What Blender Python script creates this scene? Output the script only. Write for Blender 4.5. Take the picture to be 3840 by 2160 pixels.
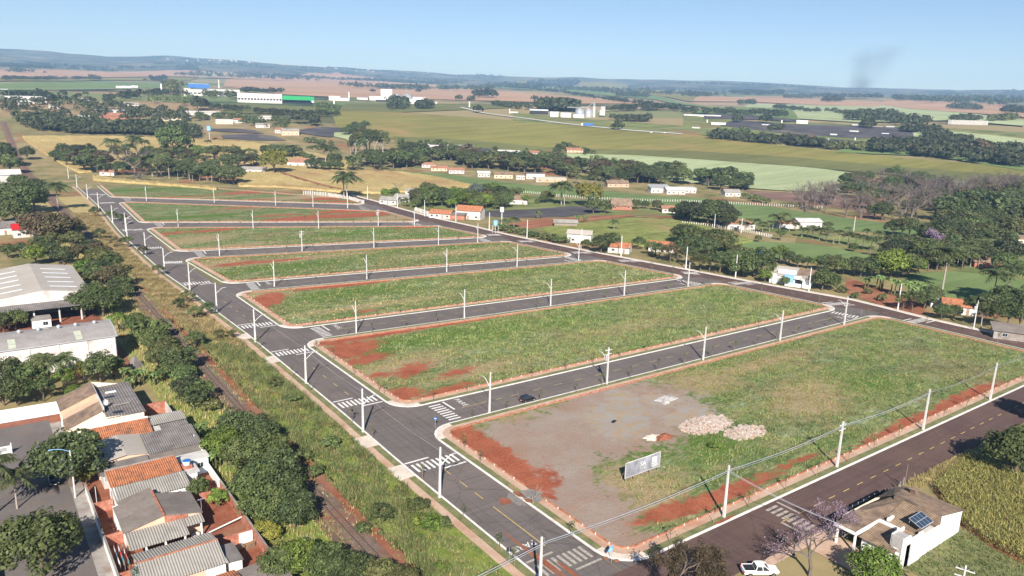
import bpy, bmesh, math, random
import numpy as np
from mathutils import Vector, Matrix

S = bpy.context.scene
C = S.collection
for _o in list(bpy.data.objects):
    bpy.data.objects.remove(_o)
random.seed(7)
RNG = np.random.default_rng(11)
# World frame: x runs along the cross streets, y along the main avenue, metres, camera above the origin.
# ------------------------------------------------------------------ camera, sky, sun, exposure
CAM_H = 65.78
cd = bpy.data.cameras.new('Camera'); cam = bpy.data.objects.new('Camera', cd); C.objects.link(cam)
_r = Vector((0.80766, -0.588945, 0.0288)); _u = Vector((0.116344, 0.207052, 0.971387)); _w = Vector((0.578057, 0.7812, -0.235748))
cam.matrix_world = Matrix(((_r.x, _u.x, -_w.x, 0), (_r.y, _u.y, -_w.y, 0), (_r.z, _u.z, -_w.z, CAM_H), (0, 0, 0, 1)))
cd.sensor_width = 36.0; cd.lens = 26.5375; cd.clip_start = 1.0; cd.clip_end = 60000.0
S.camera = cam
S.render.resolution_x = 1024; S.render.resolution_y = 576
SUN_EL = math.radians(34.0)
SHADOW_DIR = math.radians(55.5)                      # ground direction in which shadows fall (x axis = 0)
wd = bpy.data.worlds.new('World'); S.world = wd; wd.use_nodes = True
_nt = wd.node_tree; _nt.nodes.clear()
_sky = _nt.nodes.new('ShaderNodeTexSky'); _sky.sky_type = 'NISHITA'; _sky.sun_disc = False
_sky.sun_elevation = SUN_EL
_to = SHADOW_DIR + math.pi                            # horizontal direction towards the sun
_sky.sun_rotation = (math.pi / 2 - _to) % (2 * math.pi)
_sky.altitude = 600; _sky.air_density = 0.68; _sky.dust_density = 0.0; _sky.ozone_density = 1.8
_bg = _nt.nodes.new('ShaderNodeBackground'); _bg.inputs['Strength'].default_value = 0.06
_wo = _nt.nodes.new('ShaderNodeOutputWorld')
_nt.links.new(_sky.outputs[0], _bg.inputs[0]); _nt.links.new(_bg.outputs[0], _wo.inputs[0])
sd = bpy.data.lights.new('Sun', 'SUN'); sd.energy = 5.0; sd.angle = math.radians(0.53); sd.color = (1.0, 0.95, 0.88)
sun = bpy.data.objects.new('Sun', sd); C.objects.link(sun)
_dir = Vector((math.cos(SHADOW_DIR) * math.cos(SUN_EL), math.sin(SHADOW_DIR) * math.cos(SUN_EL), -math.sin(SUN_EL)))
sun.rotation_euler = _dir.to_track_quat('-Z', 'Y').to_euler(); sun.location = (0, 0, 300)
S.view_settings.view_transform = 'Standard'; S.view_settings.look = 'None'
S.view_settings.exposure = 1.0; S.view_settings.gamma = 1.0; S.view_settings.use_curve_mapping = False
S.render.engine = 'CYCLES'
S.cycles.max_bounces = 5; S.cycles.transparent_max_bounces = 8; S.cycles.volume_bounces = 0

# ------------------------------------------------------------------ tagging, mesh helpers
def tag(o, label=None, cat=None, group=None, kind=None):
    if label: o['label'] = label
    if cat: o['category'] = cat
    if group: o['group'] = group
    if kind: o['kind'] = kind
    return o
def link(name, me, m=None, parent=None, loc=None, rz=None, sc=None):
    o = bpy.data.objects.new(name, me); C.objects.link(o)
    if m is not None and me is not None and len(me.materials) == 0: me.materials.append(m)
    if parent is not None: o.parent = parent
    if loc is not None: o.location = loc
    if rz is not None: o.rotation_euler = (0, 0, rz)
    if sc is not None: o.scale = sc if hasattr(sc, '__len__') else (sc, sc, sc)
    return o
def thing(name, label, cat, loc=(0, 0, 0), rz=0.0, group=None, sc=None):
    o = link(name, None, None, None, loc, rz, sc); o.empty_display_size = 0.3
    return tag(o, label, cat, group)
class MB:
    def __init__(s): s.v = []; s.f = []; s.mi = []; s.cur = 0
    def add(s, vs, fs):
        b = len(s.v); s.v.extend([tuple(map(float, p)) for p in vs]); s.f.extend([tuple(b + i for i in f) for f in fs]); s.mi.extend([s.cur] * len(fs)); return s
    def box(s, x0, x1, y0, y1, z0, z1):
        return s.add([(x0, y0, z0), (x1, y0, z0), (x1, y1, z0), (x0, y1, z0), (x0, y0, z1), (x1, y0, z1), (x1, y1, z1), (x0, y1, z1)],
                     [(3, 2, 1, 0), (4, 5, 6, 7), (0, 1, 5, 4), (1, 2, 6, 5), (2, 3, 7, 6), (3, 0, 4, 7)])
    def prism(s, poly, z0, z1):                       # poly ccw in xy
        n = len(poly)
        vs = [(x, y, z0) for x, y in poly] + [(x, y, z1) for x, y in poly]
        return s.add(vs, [tuple(reversed(range(n))), tuple(range(n, 2 * n))] + [(i, (i + 1) % n, n + (i + 1) % n, n + i) for i in range(n)])
    def slab(s, q, t):                                # q: four 3d corners ccw from above, t thickness downwards
        vs = list(q) + [(x, y, z - t) for x, y, z in q]
        n = len(q)
        return s.add(vs, [tuple(range(n)), tuple(reversed(range(n, 2 * n)))] + [(n + i, n + (i + 1) % n, (i + 1) % n, i) for i in range(n)])
    def tube(s, pts, rad, n=6, cap=True):
        pts = [Vector(p) for p in pts]; rad = rad if hasattr(rad, '__len__') else [rad] * len(pts)
        b = len(s.v)
        for i, p in enumerate(pts):
            d = (pts[min(i + 1, len(pts) - 1)] - pts[max(i - 1, 0)])
            if d.length < 1e-9: d = Vector((0, 0, 1))
            d.normalize(); a = Vector((0, 0, 1)) if abs(d.z) < 0.9 else Vector((1, 0, 0))
            e = d.cross(a).normalized(); g = e.cross(d)
            for k in range(n):
                t = 2 * math.pi * k / n
                q = p + (e * math.cos(t) + g * math.sin(t)) * rad[i]; s.v.append((q.x, q.y, q.z))
        for i in range(len(pts) - 1):
            for k in range(n):
                s.f.append((b + i * n + k, b + i * n + (k + 1) % n, b + (i + 1) * n + (k + 1) % n, b + (i + 1) * n + k)); s.mi.append(s.cur)
        if cap:
            s.f.append(tuple(b + k for k in reversed(range(n)))); s.mi.append(s.cur)
            s.f.append(tuple(b + (len(pts) - 1) * n + k for k in range(n))); s.mi.append(s.cur)
        return s
    def cyl(s, x, y, z0, z1, r0, r1=None, n=12):
        return s.tube([(x, y, z0), (x, y, z1)], [r0, r0 if r1 is None else r1], n)
    def corr(s, p00, p10, p11, p01, per=0.36, amp=0.05, t=0.02):   # corrugated sheet: waves run from edge 0 (p00-p10) to edge 1 (p01-p11)
        a, b_, c, d = map(Vector, (p00, p10, p11, p01)); n = max(4, int((b_ - a).length / per) * 4)
        nr = (b_ - a).cross(d - a).normalized()
        if nr.z < 0: nr = -nr
        vs = []; fs = []
        for i in range(n + 1):
            t_ = i / n; o = nr * (amp * (0, 1, 0, -1)[i % 4])
            vs += [a.lerp(b_, t_) + o, d.lerp(c, t_) + o]
        fs = [(2 * i, 2 * i + 2, 2 * i + 3, 2 * i + 1) for i in range(n)]
        k = len(vs); vs2 = vs + [v - nr * t for v in vs]
        fs += [tuple(k + j for j in reversed(f)) for f in fs[:n]]
        return s.add(vs2, fs)
    def mesh(s, name):
        me = bpy.data.meshes.new(name); me.from_pydata(s.v, [], s.f)
        if any(s.mi): me.polygons.foreach_set('material_index', s.mi)
        me.update(); return me
    def build(s, name, m, parent=None, loc=None, rz=None):
        me = s.mesh(name)
        for q in (m if isinstance(m, (list, tuple)) else [m]): me.materials.append(q)
        return link(name, me, None, parent, loc, rz)
def npmesh(name, V, Fq, n=4):
    V = np.asarray(V, np.float32).reshape(-1, 3); Fq = np.asarray(Fq, np.int32).reshape(-1, n)
    me = bpy.data.meshes.new(name)
    me.vertices.add(len(V)); me.vertices.foreach_set('co', V.ravel())
    me.loops.add(Fq.size); me.loops.foreach_set('vertex_index', Fq.ravel())
    me.polygons.add(len(Fq)); me.polygons.foreach_set('loop_start', np.arange(0, Fq.size, n, dtype=np.int32))
    me.polygons.foreach_set('loop_total', np.full(len(Fq), n, np.int32))
    me.update(calc_edges=True); return me

# ------------------------------------------------------------------ materials
MATS = {}
def _n(nt, t, **kw):
    n = nt.nodes.new(t)
    for k, v in kw.items(): setattr(n, k, v)
    return n
def ramp(nt, fac, stops):
    r = _n(nt, 'ShaderNodeValToRGB'); e = r.color_ramp.elements
    while len(e) < len(stops): e.new(0.5)
    for i, (p, c) in enumerate(stops): e[i].position = p; e[i].color = (*c, 1)
    nt.links.new(fac, r.inputs[0]); return r.outputs[0]
def noise(nt, vec, scale, detail=4, rough=0.55, dist=0.0):
    n = _n(nt, 'ShaderNodeTexNoise'); n.inputs['Scale'].default_value = scale; n.inputs['Detail'].default_value = detail
    n.inputs['Roughness'].default_value = rough; n.inputs['Distortion'].default_value = dist
    nt.links.new(vec, n.inputs['Vector']); return n.outputs['Fac']
def mixc(nt, fac, a, b, mode='MIX'):
    m = _n(nt, 'ShaderNodeMix', data_type='RGBA', blend_type=mode)
    if isinstance(fac, (int, float)): m.inputs[0].default_value = fac
    else: nt.links.new(fac, m.inputs[0])
    for q, i in ((a, 6), (b, 7)):
        if isinstance(q, tuple): m.inputs[i].default_value = (*q, 1)
        else: nt.links.new(q, m.inputs[i])
    return m.outputs[2]
def mapr(nt, v, a, b, c=0.0, d=1.0):
    m = _n(nt, 'ShaderNodeMapRange'); nt.links.new(v, m.inputs[0])
    for i, q in enumerate((a, b, c, d)): m.inputs[i + 1].default_value = q
    return m.outputs[0]
def math2(nt, op, a, b):
    m = _n(nt, 'ShaderNodeMath', operation=op)
    for i, q in enumerate((a, b)):
        if isinstance(q, (int, float)): m.inputs[i].default_value = q
        else: nt.links.new(q, m.inputs[i])
    return m.outputs[0]
def start(name):
    m = bpy.data.materials.new(name); m.use_nodes = True; nt = m.node_tree; nt.nodes.clear()
    out = _n(nt, 'ShaderNodeOutputMaterial'); b = _n(nt, 'ShaderNodeBsdfPrincipled')
    nt.links.new(b.outputs[0], out.inputs[0]); MATS[name] = m
    return m, nt, b
def pos(nt, scale=(1, 1, 1), rz=0.0):
    g = _n(nt, 'ShaderNodeNewGeometry'); mp = _n(nt, 'ShaderNodeMapping'); mp.inputs['Scale'].default_value = scale; mp.inputs['Rotation'].default_value = (0, 0, rz)
    nt.links.new(g.outputs['Position'], mp.inputs[0]); return mp.outputs[0]
def mat(name, stops, scale=1.0, rough=0.85, stretch=(1, 1, 1), rz=0.0, stain=None, sscale=0.2, samt=(0.45, 0.7), bump=0.0, bscale=8.0, metal=0.0, detail=5, spec=0.3, fine=None):
    if isinstance(stops[0], float):                                 # single colour: gentle variation around it
        c = stops; stops = [(0.3, tuple(x * 0.86 for x in c)), (0.7, tuple(min(1, x * 1.1) for x in c))]
    m, nt, b = start(name); p = pos(nt, stretch, rz)
    col = ramp(nt, noise(nt, p, scale, detail), stops)
    if fine:                                                        # (scale, strength) speckle multiplied over the colour
        f = mapr(nt, noise(nt, p, fine[0], 3, 0.7), 0.3, 0.7, 1 - fine[1], 1 + fine[1])
        col = mixc(nt, 1.0, col, f, 'MULTIPLY')
    if stain: col = mixc(nt, mapr(nt, noise(nt, pos(nt), sscale, 6, 0.65), samt[0], samt[1]), col, stain)
    nt.links.new(col, b.inputs['Base Color'])
    b.inputs['Roughness'].default_value = rough; b.inputs['Metallic'].default_value = metal; b.inputs['Specular IOR Level'].default_value = spec
    if bump:
        bp = _n(nt, 'ShaderNodeBump'); bp.inputs['Strength'].default_value = bump; bp.inputs['Distance'].default_value = 0.1
        nt.links.new(noise(nt, p, bscale, 4), bp.inputs['Height']); nt.links.new(bp.outputs[0], b.inputs['Normal'])
    return m
def leafmat(name, dark, light, trans=0.35, scale=0.9):
    m = bpy.data.materials.new(name); m.use_nodes = True; nt = m.node_tree; nt.nodes.clear(); MATS[name] = m
    out = _n(nt, 'ShaderNodeOutputMaterial'); oi = _n(nt, 'ShaderNodeObjectInfo')
    f = noise(nt, pos(nt), scale, 3); c = ramp(nt, f, [(0.32, dark), (0.68, light)])
    hv = _n(nt, 'ShaderNodeHueSaturation'); nt.links.new(c, hv.inputs['Color'])
    nt.links.new(mapr(nt, oi.outputs['Random'], 0, 1, 0.485, 0.515), hv.inputs['Hue'])
    r2 = math2(nt, 'FRACT', math2(nt, 'MULTIPLY', oi.outputs['Random'], 7.31), 0.0)
    nt.links.new(mapr(nt, r2, 0, 1, 0.74, 1.3), hv.inputs['Value'])
    ge = _n(nt, 'ShaderNodeNewGeometry'); lv = mixc(nt, 1.0, hv.outputs[0], mapr(nt, ge.outputs['Random Per Island'], 0, 1, 0.62, 1.45), 'MULTIPLY')
    d = _n(nt, 'ShaderNodeBsdfPrincipled'); d.inputs['Roughness'].default_value = 0.6; d.inputs['Specular IOR Level'].default_value = 0.25; t = _n(nt, 'ShaderNodeBsdfTranslucent')
    nt.links.new(lv, d.inputs[0]); nt.links.new(mixc(nt, 0.5, lv, (0.14, 0.16, 0.02)), t.inputs[0])
    mx = _n(nt, 'ShaderNodeMixShader'); mx.inputs[0].default_value = trans
    nt.links.new(d.outputs[0], mx.inputs[1]); nt.links.new(t.outputs[0], mx.inputs[2]); nt.links.new(mx.outputs[0], out.inputs[0])
    return m

M = MATS
def asphalt_mat(name, c1, c2, dust, amt):
    m, nt, b = start(name); p = pos(nt); col = ramp(nt, noise(nt, p, 0.12, 6, 0.6), [(0.3, c1), (0.7, c2)])
    for st in ((0.03, 1.1, 1), (1.1, 0.03, 1)):                     # tyre-polished streaks along both street directions
        col = mixc(nt, 1.0, col, mapr(nt, noise(nt, pos(nt, st), 1.0, 4, 0.6), 0.3, 0.7, 0.86, 1.14), 'MULTIPLY')
    col = mixc(nt, 1.0, col, mapr(nt, noise(nt, p, 3.0, 3, 0.7), 0.3, 0.7, 0.88, 1.12), 'MULTIPLY')
    col = mixc(nt, mapr(nt, noise(nt, p, 0.045, 6, 0.65), amt[0], amt[1]), col, dust)
    vo = _n(nt, 'ShaderNodeTexVoronoi', feature='DISTANCE_TO_EDGE'); vo.inputs['Scale'].default_value = 0.09; nt.links.new(pos(nt, (1, 1, 1)), vo.inputs['Vector'])
    col = mixc(nt, mapr(nt, vo.outputs['Distance'], 0.0, 0.012, 0.35, 0.0), col, (0.03, 0.027, 0.026))
    nt.links.new(col, b.inputs['Base Color']); b.inputs['Roughness'].default_value = 0.9; b.inputs['Specular IOR Level'].default_value = 0.2; return m
asphalt_mat('asphalt', (0.112, 0.096, 0.089), (0.142, 0.122, 0.114), (0.18, 0.14, 0.12), (0.5, 0.8))
asphalt_mat('asphalt_dusty', (0.084, 0.053, 0.046), (0.108, 0.069, 0.06), (0.135, 0.085, 0.068), (0.45, 0.8))
mat('spilt_gravel', (0.2, 0.18, 0.165), 1.2, 0.95, fine=(4.0, 0.2))
mat('tile_rust', [(0.3, (0.26, 0.115, 0.07)), (0.7, (0.38, 0.19, 0.12))], 0.8, 0.9, stain=(0.16, 0.1, 0.08), sscale=0.3, samt=(0.5, 0.75))
mat('white_aged', [(0.3, (0.46, 0.44, 0.42)), (0.7, (0.6, 0.58, 0.56))], 0.4, 0.9, stain=(0.34, 0.28, 0.24), sscale=0.25, samt=(0.5, 0.8))
mat('roof_pale', [(0.3, (0.42, 0.41, 0.4)), (0.7, (0.55, 0.54, 0.53))], 0.4, 0.85, stain=(0.34, 0.31, 0.29), sscale=0.15, samt=(0.5, 0.8))
mat('asphalt_old', [(0.3, (0.115, 0.1, 0.094)), (0.7, (0.15, 0.132, 0.124))], 0.15, 0.9, fine=(2.0, 0.12), stain=(0.16, 0.11, 0.085), sscale=0.12, samt=(0.5, 0.8))
mat('white_paint', [(0.3, (0.52, 0.5, 0.47)), (0.65, (0.74, 0.73, 0.7))], 1.5, 0.8, stain=(0.4, 0.35, 0.3), sscale=0.6, samt=(0.58, 0.8))
mat('worn_paint', [(0.3, (0.22, 0.19, 0.16)), (0.65, (0.42, 0.38, 0.33))], 2.5, 0.85)
mat('yellow_paint', [(0.3, (0.36, 0.25, 0.08)), (0.65, (0.55, 0.4, 0.14))], 2.0, 0.85)
mat('kerb_white', [(0.3, (0.55, 0.53, 0.5)), (0.7, (0.72, 0.7, 0.67))], 0.8, 0.85, stain=(0.42, 0.33, 0.27), sscale=0.3, samt=(0.55, 0.8))
mat('paving_tan', [(0.3, (0.391, 0.255, 0.178)), (0.7, (0.493, 0.357, 0.264))], 0.35, 0.9, fine=(2.5, 0.1), stain=(0.357, 0.17, 0.102), sscale=0.15, samt=(0.5, 0.75))
mat('paving_pale', [(0.3, (0.5, 0.42, 0.35)), (0.7, (0.62, 0.55, 0.47))], 0.35, 0.9, fine=(2.5, 0.1), stain=(0.42, 0.25, 0.17), sscale=0.25, samt=(0.55, 0.8))
mat('verge_grass', [(0.3, (0.105, 0.12, 0.045)), (0.7, (0.2, 0.19, 0.085))], 0.4, 0.95, fine=(3.0, 0.25), stain=(0.36, 0.22, 0.12), sscale=0.2, samt=(0.58, 0.78))
mat('brick_low', [(0.35, (0.289, 0.102, 0.0595)), (0.65, (0.425, 0.204, 0.128))], 1.2, 0.9, fine=(5.0, 0.2))
mat('brick', [(0.35, (0.28, 0.095, 0.06)), (0.65, (0.42, 0.18, 0.12))], 1.5, 0.9, fine=(6.0, 0.25), stain=(0.45, 0.33, 0.28), sscale=0.5, samt=(0.55, 0.75))
mat('red_soil', [(0.3, (0.176, 0.0544, 0.028)), (0.7, (0.272, 0.1, 0.056))], 0.35, 0.95, fine=(2.0, 0.2), stain=(0.24, 0.144, 0.088), sscale=0.12, samt=(0.5, 0.75), bump=0.3, bscale=1.5)
mat('concrete', [(0.3, (0.42, 0.40, 0.38)), (0.7, (0.56, 0.55, 0.53))], 0.6, 0.85)
mat('pole_concrete', [(0.3, (0.50, 0.49, 0.48)), (0.7, (0.62, 0.61, 0.6))], 0.8, 0.85)
mat('wood_pole', (0.20, 0.15, 0.12), 0.8)
mat('concrete_dirty', [(0.3, (0.204, 0.178, 0.162)), (0.7, (0.34, 0.315, 0.289))], 0.4, 0.9, stain=(0.17, 0.102, 0.068), sscale=0.3, samt=(0.5, 0.75))
mat('white_wall', [(0.3, (0.66, 0.65, 0.63)), (0.7, (0.78, 0.77, 0.75))], 0.4, 0.85, stain=(0.5, 0.44, 0.38), sscale=0.3, samt=(0.62, 0.85))
mat('whitewash_wall', [(0.3, (0.52, 0.48, 0.46)), (0.7, (0.66, 0.62, 0.6))], 0.25, 0.9, stretch=(1, 1, 0.4), stain=(0.36, 0.31, 0.28), sscale=0.35, samt=(0.5, 0.75))
mat('cream_wall', [(0.3, (0.72, 0.60, 0.45)), (0.7, (0.8, 0.69, 0.54))], 0.3, 0.85, stain=(0.5, 0.4, 0.3), sscale=0.35, samt=(0.64, 0.85))
mat('peach_wall', (0.62, 0.44, 0.32), 0.4)
mat('blue_wall', (0.55, 0.65, 0.75), 0.3)
mat('tan_wall', (0.5, 0.34, 0.24), 0.5)
mat('tile_orange', [(0.3, (0.29, 0.105, 0.05)), (0.7, (0.45, 0.185, 0.09))], 1.2, 0.85, stain=(0.14, 0.08, 0.055), sscale=0.7, samt=(0.5, 0.72))
mat('tile_brown', [(0.3, (0.17, 0.115, 0.0808)), (0.7, (0.281, 0.2, 0.14))], 0.9, 0.85, stain=(0.0765, 0.0595, 0.0493), sscale=0.3, samt=(0.48, 0.72))
mat('tile_tan', [(0.3, (0.17, 0.115, 0.078)), (0.7, (0.28, 0.2, 0.135))], 1.0, 0.85, stain=(0.1, 0.075, 0.055), sscale=0.35, samt=(0.48, 0.72))
mat('fibre_cement', [(0.3, (0.24, 0.224, 0.2)), (0.7, (0.336, 0.316, 0.288))], 0.5, 0.9, stain=(0.16, 0.14, 0.124), sscale=0.25, samt=(0.5, 0.8))
mat('fibre_cement_dark', [(0.3, (0.135, 0.122, 0.117)), (0.7, (0.211, 0.189, 0.18))], 0.4, 0.9, stain=(0.09, 0.0765, 0.072), sscale=0.3, samt=(0.5, 0.75))
mat('roof_weathered', [(0.3, (0.149, 0.123, 0.106)), (0.7, (0.212, 0.183, 0.162))], 0.4, 0.9, fine=(2.0, 0.12), stain=(0.272, 0.238, 0.212), sscale=0.3, samt=(0.58, 0.8))
mat('roof_beige', [(0.3, (0.34, 0.306, 0.268)), (0.7, (0.425, 0.387, 0.344))], 0.2, 0.8, fine=(1.5, 0.05), stain=(0.306, 0.264, 0.23), sscale=0.1, samt=(0.5, 0.8))
mat('roof_grey', [(0.3, (0.238, 0.217, 0.208)), (0.7, (0.306, 0.285, 0.276))], 0.25, 0.85, fine=(2.0, 0.08), stain=(0.187, 0.162, 0.149), sscale=0.2, samt=(0.5, 0.8))
mat('metal_white', (0.72, 0.73, 0.74), 0.4, 0.5)
mat('metal_grey', (0.42, 0.43, 0.44), 0.4, 0.45, metal=0.3)
mat('steel_galv', (0.55, 0.57, 0.6), 0.3, 0.4, metal=0.5)
mat('skylight_white', (0.78, 0.8, 0.82), 0.4, 0.35)
mat('skylight_green', (0.42, 0.44, 0.34), 0.4, 0.5)
mat('dark', (0.02, 0.02, 0.022), 0.5, 0.6)
mat('dark_glass', (0.022, 0.028, 0.035), 0.5, 0.12, spec=0.6)
mat('rubber', (0.018, 0.018, 0.018), 2.0, 0.9)
mat('car_black', (0.012, 0.013, 0.015), 0.2, 0.18, spec=0.7)
mat('car_white', (0.76, 0.77, 0.78), 0.2, 0.25, spec=0.5)
mat('lamp_red', (0.45, 0.02, 0.02), 1.0, 0.3)
mat('lamp_clear', (0.7, 0.72, 0.75), 1.0, 0.2)
mat('chrome', (0.5, 0.5, 0.52), 1.0, 0.25, metal=0.9)
mat('tank_blue', (0.03, 0.14, 0.42), 0.8, 0.45)
mat('tank_light', (0.22, 0.42, 0.62), 0.8, 0.5)
mat('sign_blue', (0.02, 0.16, 0.5), 0.8, 0.5)
mat('solar', (0.03, 0.05, 0.085), 2.0, 0.15, spec=0.6)
mat('billboard_face', [(0.3, (0.14, 0.145, 0.17)), (0.7, (0.36, 0.37, 0.42))], 0.45, 0.35)
mat('wood', (0.28, 0.2, 0.13), 2.0)
mat('wood_grey', (0.24, 0.2, 0.17), 2.0)
mat('bark', [(0.3, (0.09, 0.065, 0.048)), (0.7, (0.16, 0.125, 0.1))], 2.0, 0.95)
mat('bark_pale', [(0.3, (0.24, 0.21, 0.18)), (0.7, (0.36, 0.32, 0.28))], 2.0, 0.95)
mat('bark_purple', [(0.3, (0.1, 0.08, 0.07)), (0.7, (0.165, 0.135, 0.12))], 0.8, 0.95)
mat('ballast', [(0.3, (0.111, 0.0723, 0.0553)), (0.7, (0.196, 0.132, 0.102))], 0.5, 0.95, fine=(3.0, 0.25), stain=(0.238, 0.085, 0.0467), sscale=0.12, samt=(0.48, 0.7), bump=0.4, bscale=4)
mat('rail_steel', (0.10, 0.085, 0.08), 1.0, 0.5, metal=0.4)
mat('rubble', [(0.3, (0.306, 0.212, 0.162)), (0.5, (0.468, 0.408, 0.357)), (0.7, (0.357, 0.17, 0.111))], 1.1, 0.9)
mat('gravel_grey', [(0.3, (0.30, 0.28, 0.27)), (0.7, (0.42, 0.40, 0.385))], 0.6, 0.95, fine=(4.0, 0.2))
mat('sand_pile', (0.5, 0.38, 0.25), 1.0)
mat('wire', (0.45, 0.46, 0.48), 1.0, 0.6)
mat('cable_bundle', (0.34, 0.36, 0.4), 1.0, 0.6)
mat('green_metal', (0.02, 0.3, 0.1), 0.3, 0.5)
mat('blue_metal', (0.04, 0.14, 0.42), 0.3, 0.5)
mat('shade_net', [(0.3, (0.035, 0.033, 0.038)), (0.7, (0.062, 0.058, 0.064))], 0.05, 0.9, fine=(0.5, 0.15))
mat('flower_white', (0.7, 0.7, 0.66), 2.0)
mat('cloth_white', (0.7, 0.68, 0.7), 2.0); mat('cloth_dark', (0.05, 0.06, 0.12), 2.0); mat('cloth_red', (0.45, 0.05, 0.05), 2.0); mat('cloth_teal', (0.06, 0.25, 0.28), 2.0)
mat('plastic_yellow', (0.6, 0.4, 0.03), 2.0, 0.5)
leafmat('leaf_dark', (0.046, 0.064, 0.027), (0.128, 0.158, 0.062))
leafmat('leaf_wood', (0.032, 0.042, 0.021), (0.09, 0.102, 0.05))
leafmat('leaf_mid', (0.058, 0.086, 0.03), (0.155, 0.19, 0.068))
leafmat('leaf_bright', (0.084, 0.133, 0.025), (0.21, 0.28, 0.056))
leafmat('leaf_olive', (0.07, 0.081, 0.028), (0.168, 0.175, 0.07))
leafmat('leaf_brown', (0.07, 0.059, 0.034), (0.161, 0.123, 0.067))
leafmat('leaf_yellow', (0.126, 0.14, 0.028), (0.308, 0.28, 0.063))
leafmat('leaf_blue', (0.098, 0.126, 0.105), (0.224, 0.266, 0.231))
leafmat('leaf_palm', (0.05, 0.07, 0.026), (0.14, 0.16, 0.065))
leafmat('leaf_banana', (0.098, 0.154, 0.042), (0.238, 0.322, 0.119))
leafmat('petal_pink', (0.24, 0.16, 0.24), (0.36, 0.26, 0.37))
leafmat('corn_leaf', (0.12, 0.16, 0.04), (0.36, 0.31, 0.11), 0.3, 2.2)
leafmat('grass_blade', (0.125, 0.175, 0.048), (0.27, 0.315, 0.115), 0.3, 0.22)
leafmat('grass_dry', (0.3, 0.23, 0.1), (0.52, 0.41, 0.2), 0.3, 0.3)
leafmat('grass_pale', (0.168, 0.217, 0.084), (0.392, 0.42, 0.21), 0.3, 0.22)
# ------------------------------------------------------------------ terrain
_PD = np.array([0, 660, 760, 870, 1000, 1200, 1600, 2200, 3000, 4500, 7000, 9000, 12000, 20000.])
_PZ = np.array([0, 0, 3, 12, 26, 44, 62, 78, 100, 155, 250, 322, 400, 420.])
_pd = np.arange(0, 20001, 10.); _pz = np.interp(_pd, _PD, _PZ)
for _i in range(2):
    _pz = np.convolve(np.pad(_pz, (5, 5), 'edge'), np.ones(11) / 11, 'valid')
_pz = np.where(_pd < 600, 0, _pz)
YAW = math.atan2(0.7812, 0.578057)
_SX = np.array([-900, 0, 300, 450, 650, 900, 1288, 1600, 1850, 2000, 2300, 2576, 3400.])
_SE = np.array([84, 83, 75, 79, 80, 72, 64, 68, 67, 61, 58, 59, 60.]) / 1899.0
def tz(x, y):
    x = np.asarray(x, float); y = np.asarray(y, float); d = np.hypot(x, y)
    a = np.clip((d - 700) / 1500, 0, 1); a2 = np.clip((d - 2500) / 3000, 0, 1)
    u = a * (3.0 * np.sin(x / 310 + .7) * np.cos(y / 420) + 2.0 * np.sin(x / 170 - y / 260)) + a2 * (14 * np.sin(x / 900 + 1.3) * np.cos(y / 1100 + .4) + 8 * np.sin(x / 430 + y / 700))
    z = np.interp(d, _pd, _pz) + u
    rel = np.arctan2(y, x) - YAW; rel = (rel + np.pi) % (2 * np.pi) - np.pi
    xo = 1288 - np.tan(np.clip(rel, -1.0, 1.0)) * 1899
    e1 = np.interp(xo, _SX, _SE)
    t = np.clip((d - 4500) / 5000, 0, 1); e = 0.0198 + (e1 - 0.0198) * (t * t * (3 - 2 * t) * 0.45 + t * 0.55)
    hills = t * (1 - 0.75 * t) * (46 * np.sin(x / 620 + 1.9 * np.sin(y / 900)) * np.cos(y / 780 + .5) + 22 * np.sin(x / 260 + y / 380) + 9 * np.sin(x / 110 - y / 150))
    zf = CAM_H + d * e + hills + t * (6 * np.sin(x / 190) * np.sin(y / 230 + 1) + 4 * np.sin(x / 83 + y / 61)) - np.clip((d - 9600) / 3000, 0, 1) * 140
    return np.where(d > 4500, z * (1 - np.clip((d - 4500) / 1200, 0, 1)) + zf * np.clip((d - 4500) / 1200, 0, 1), z)
def tzf(x, y): return float(tz(x, y))
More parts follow.
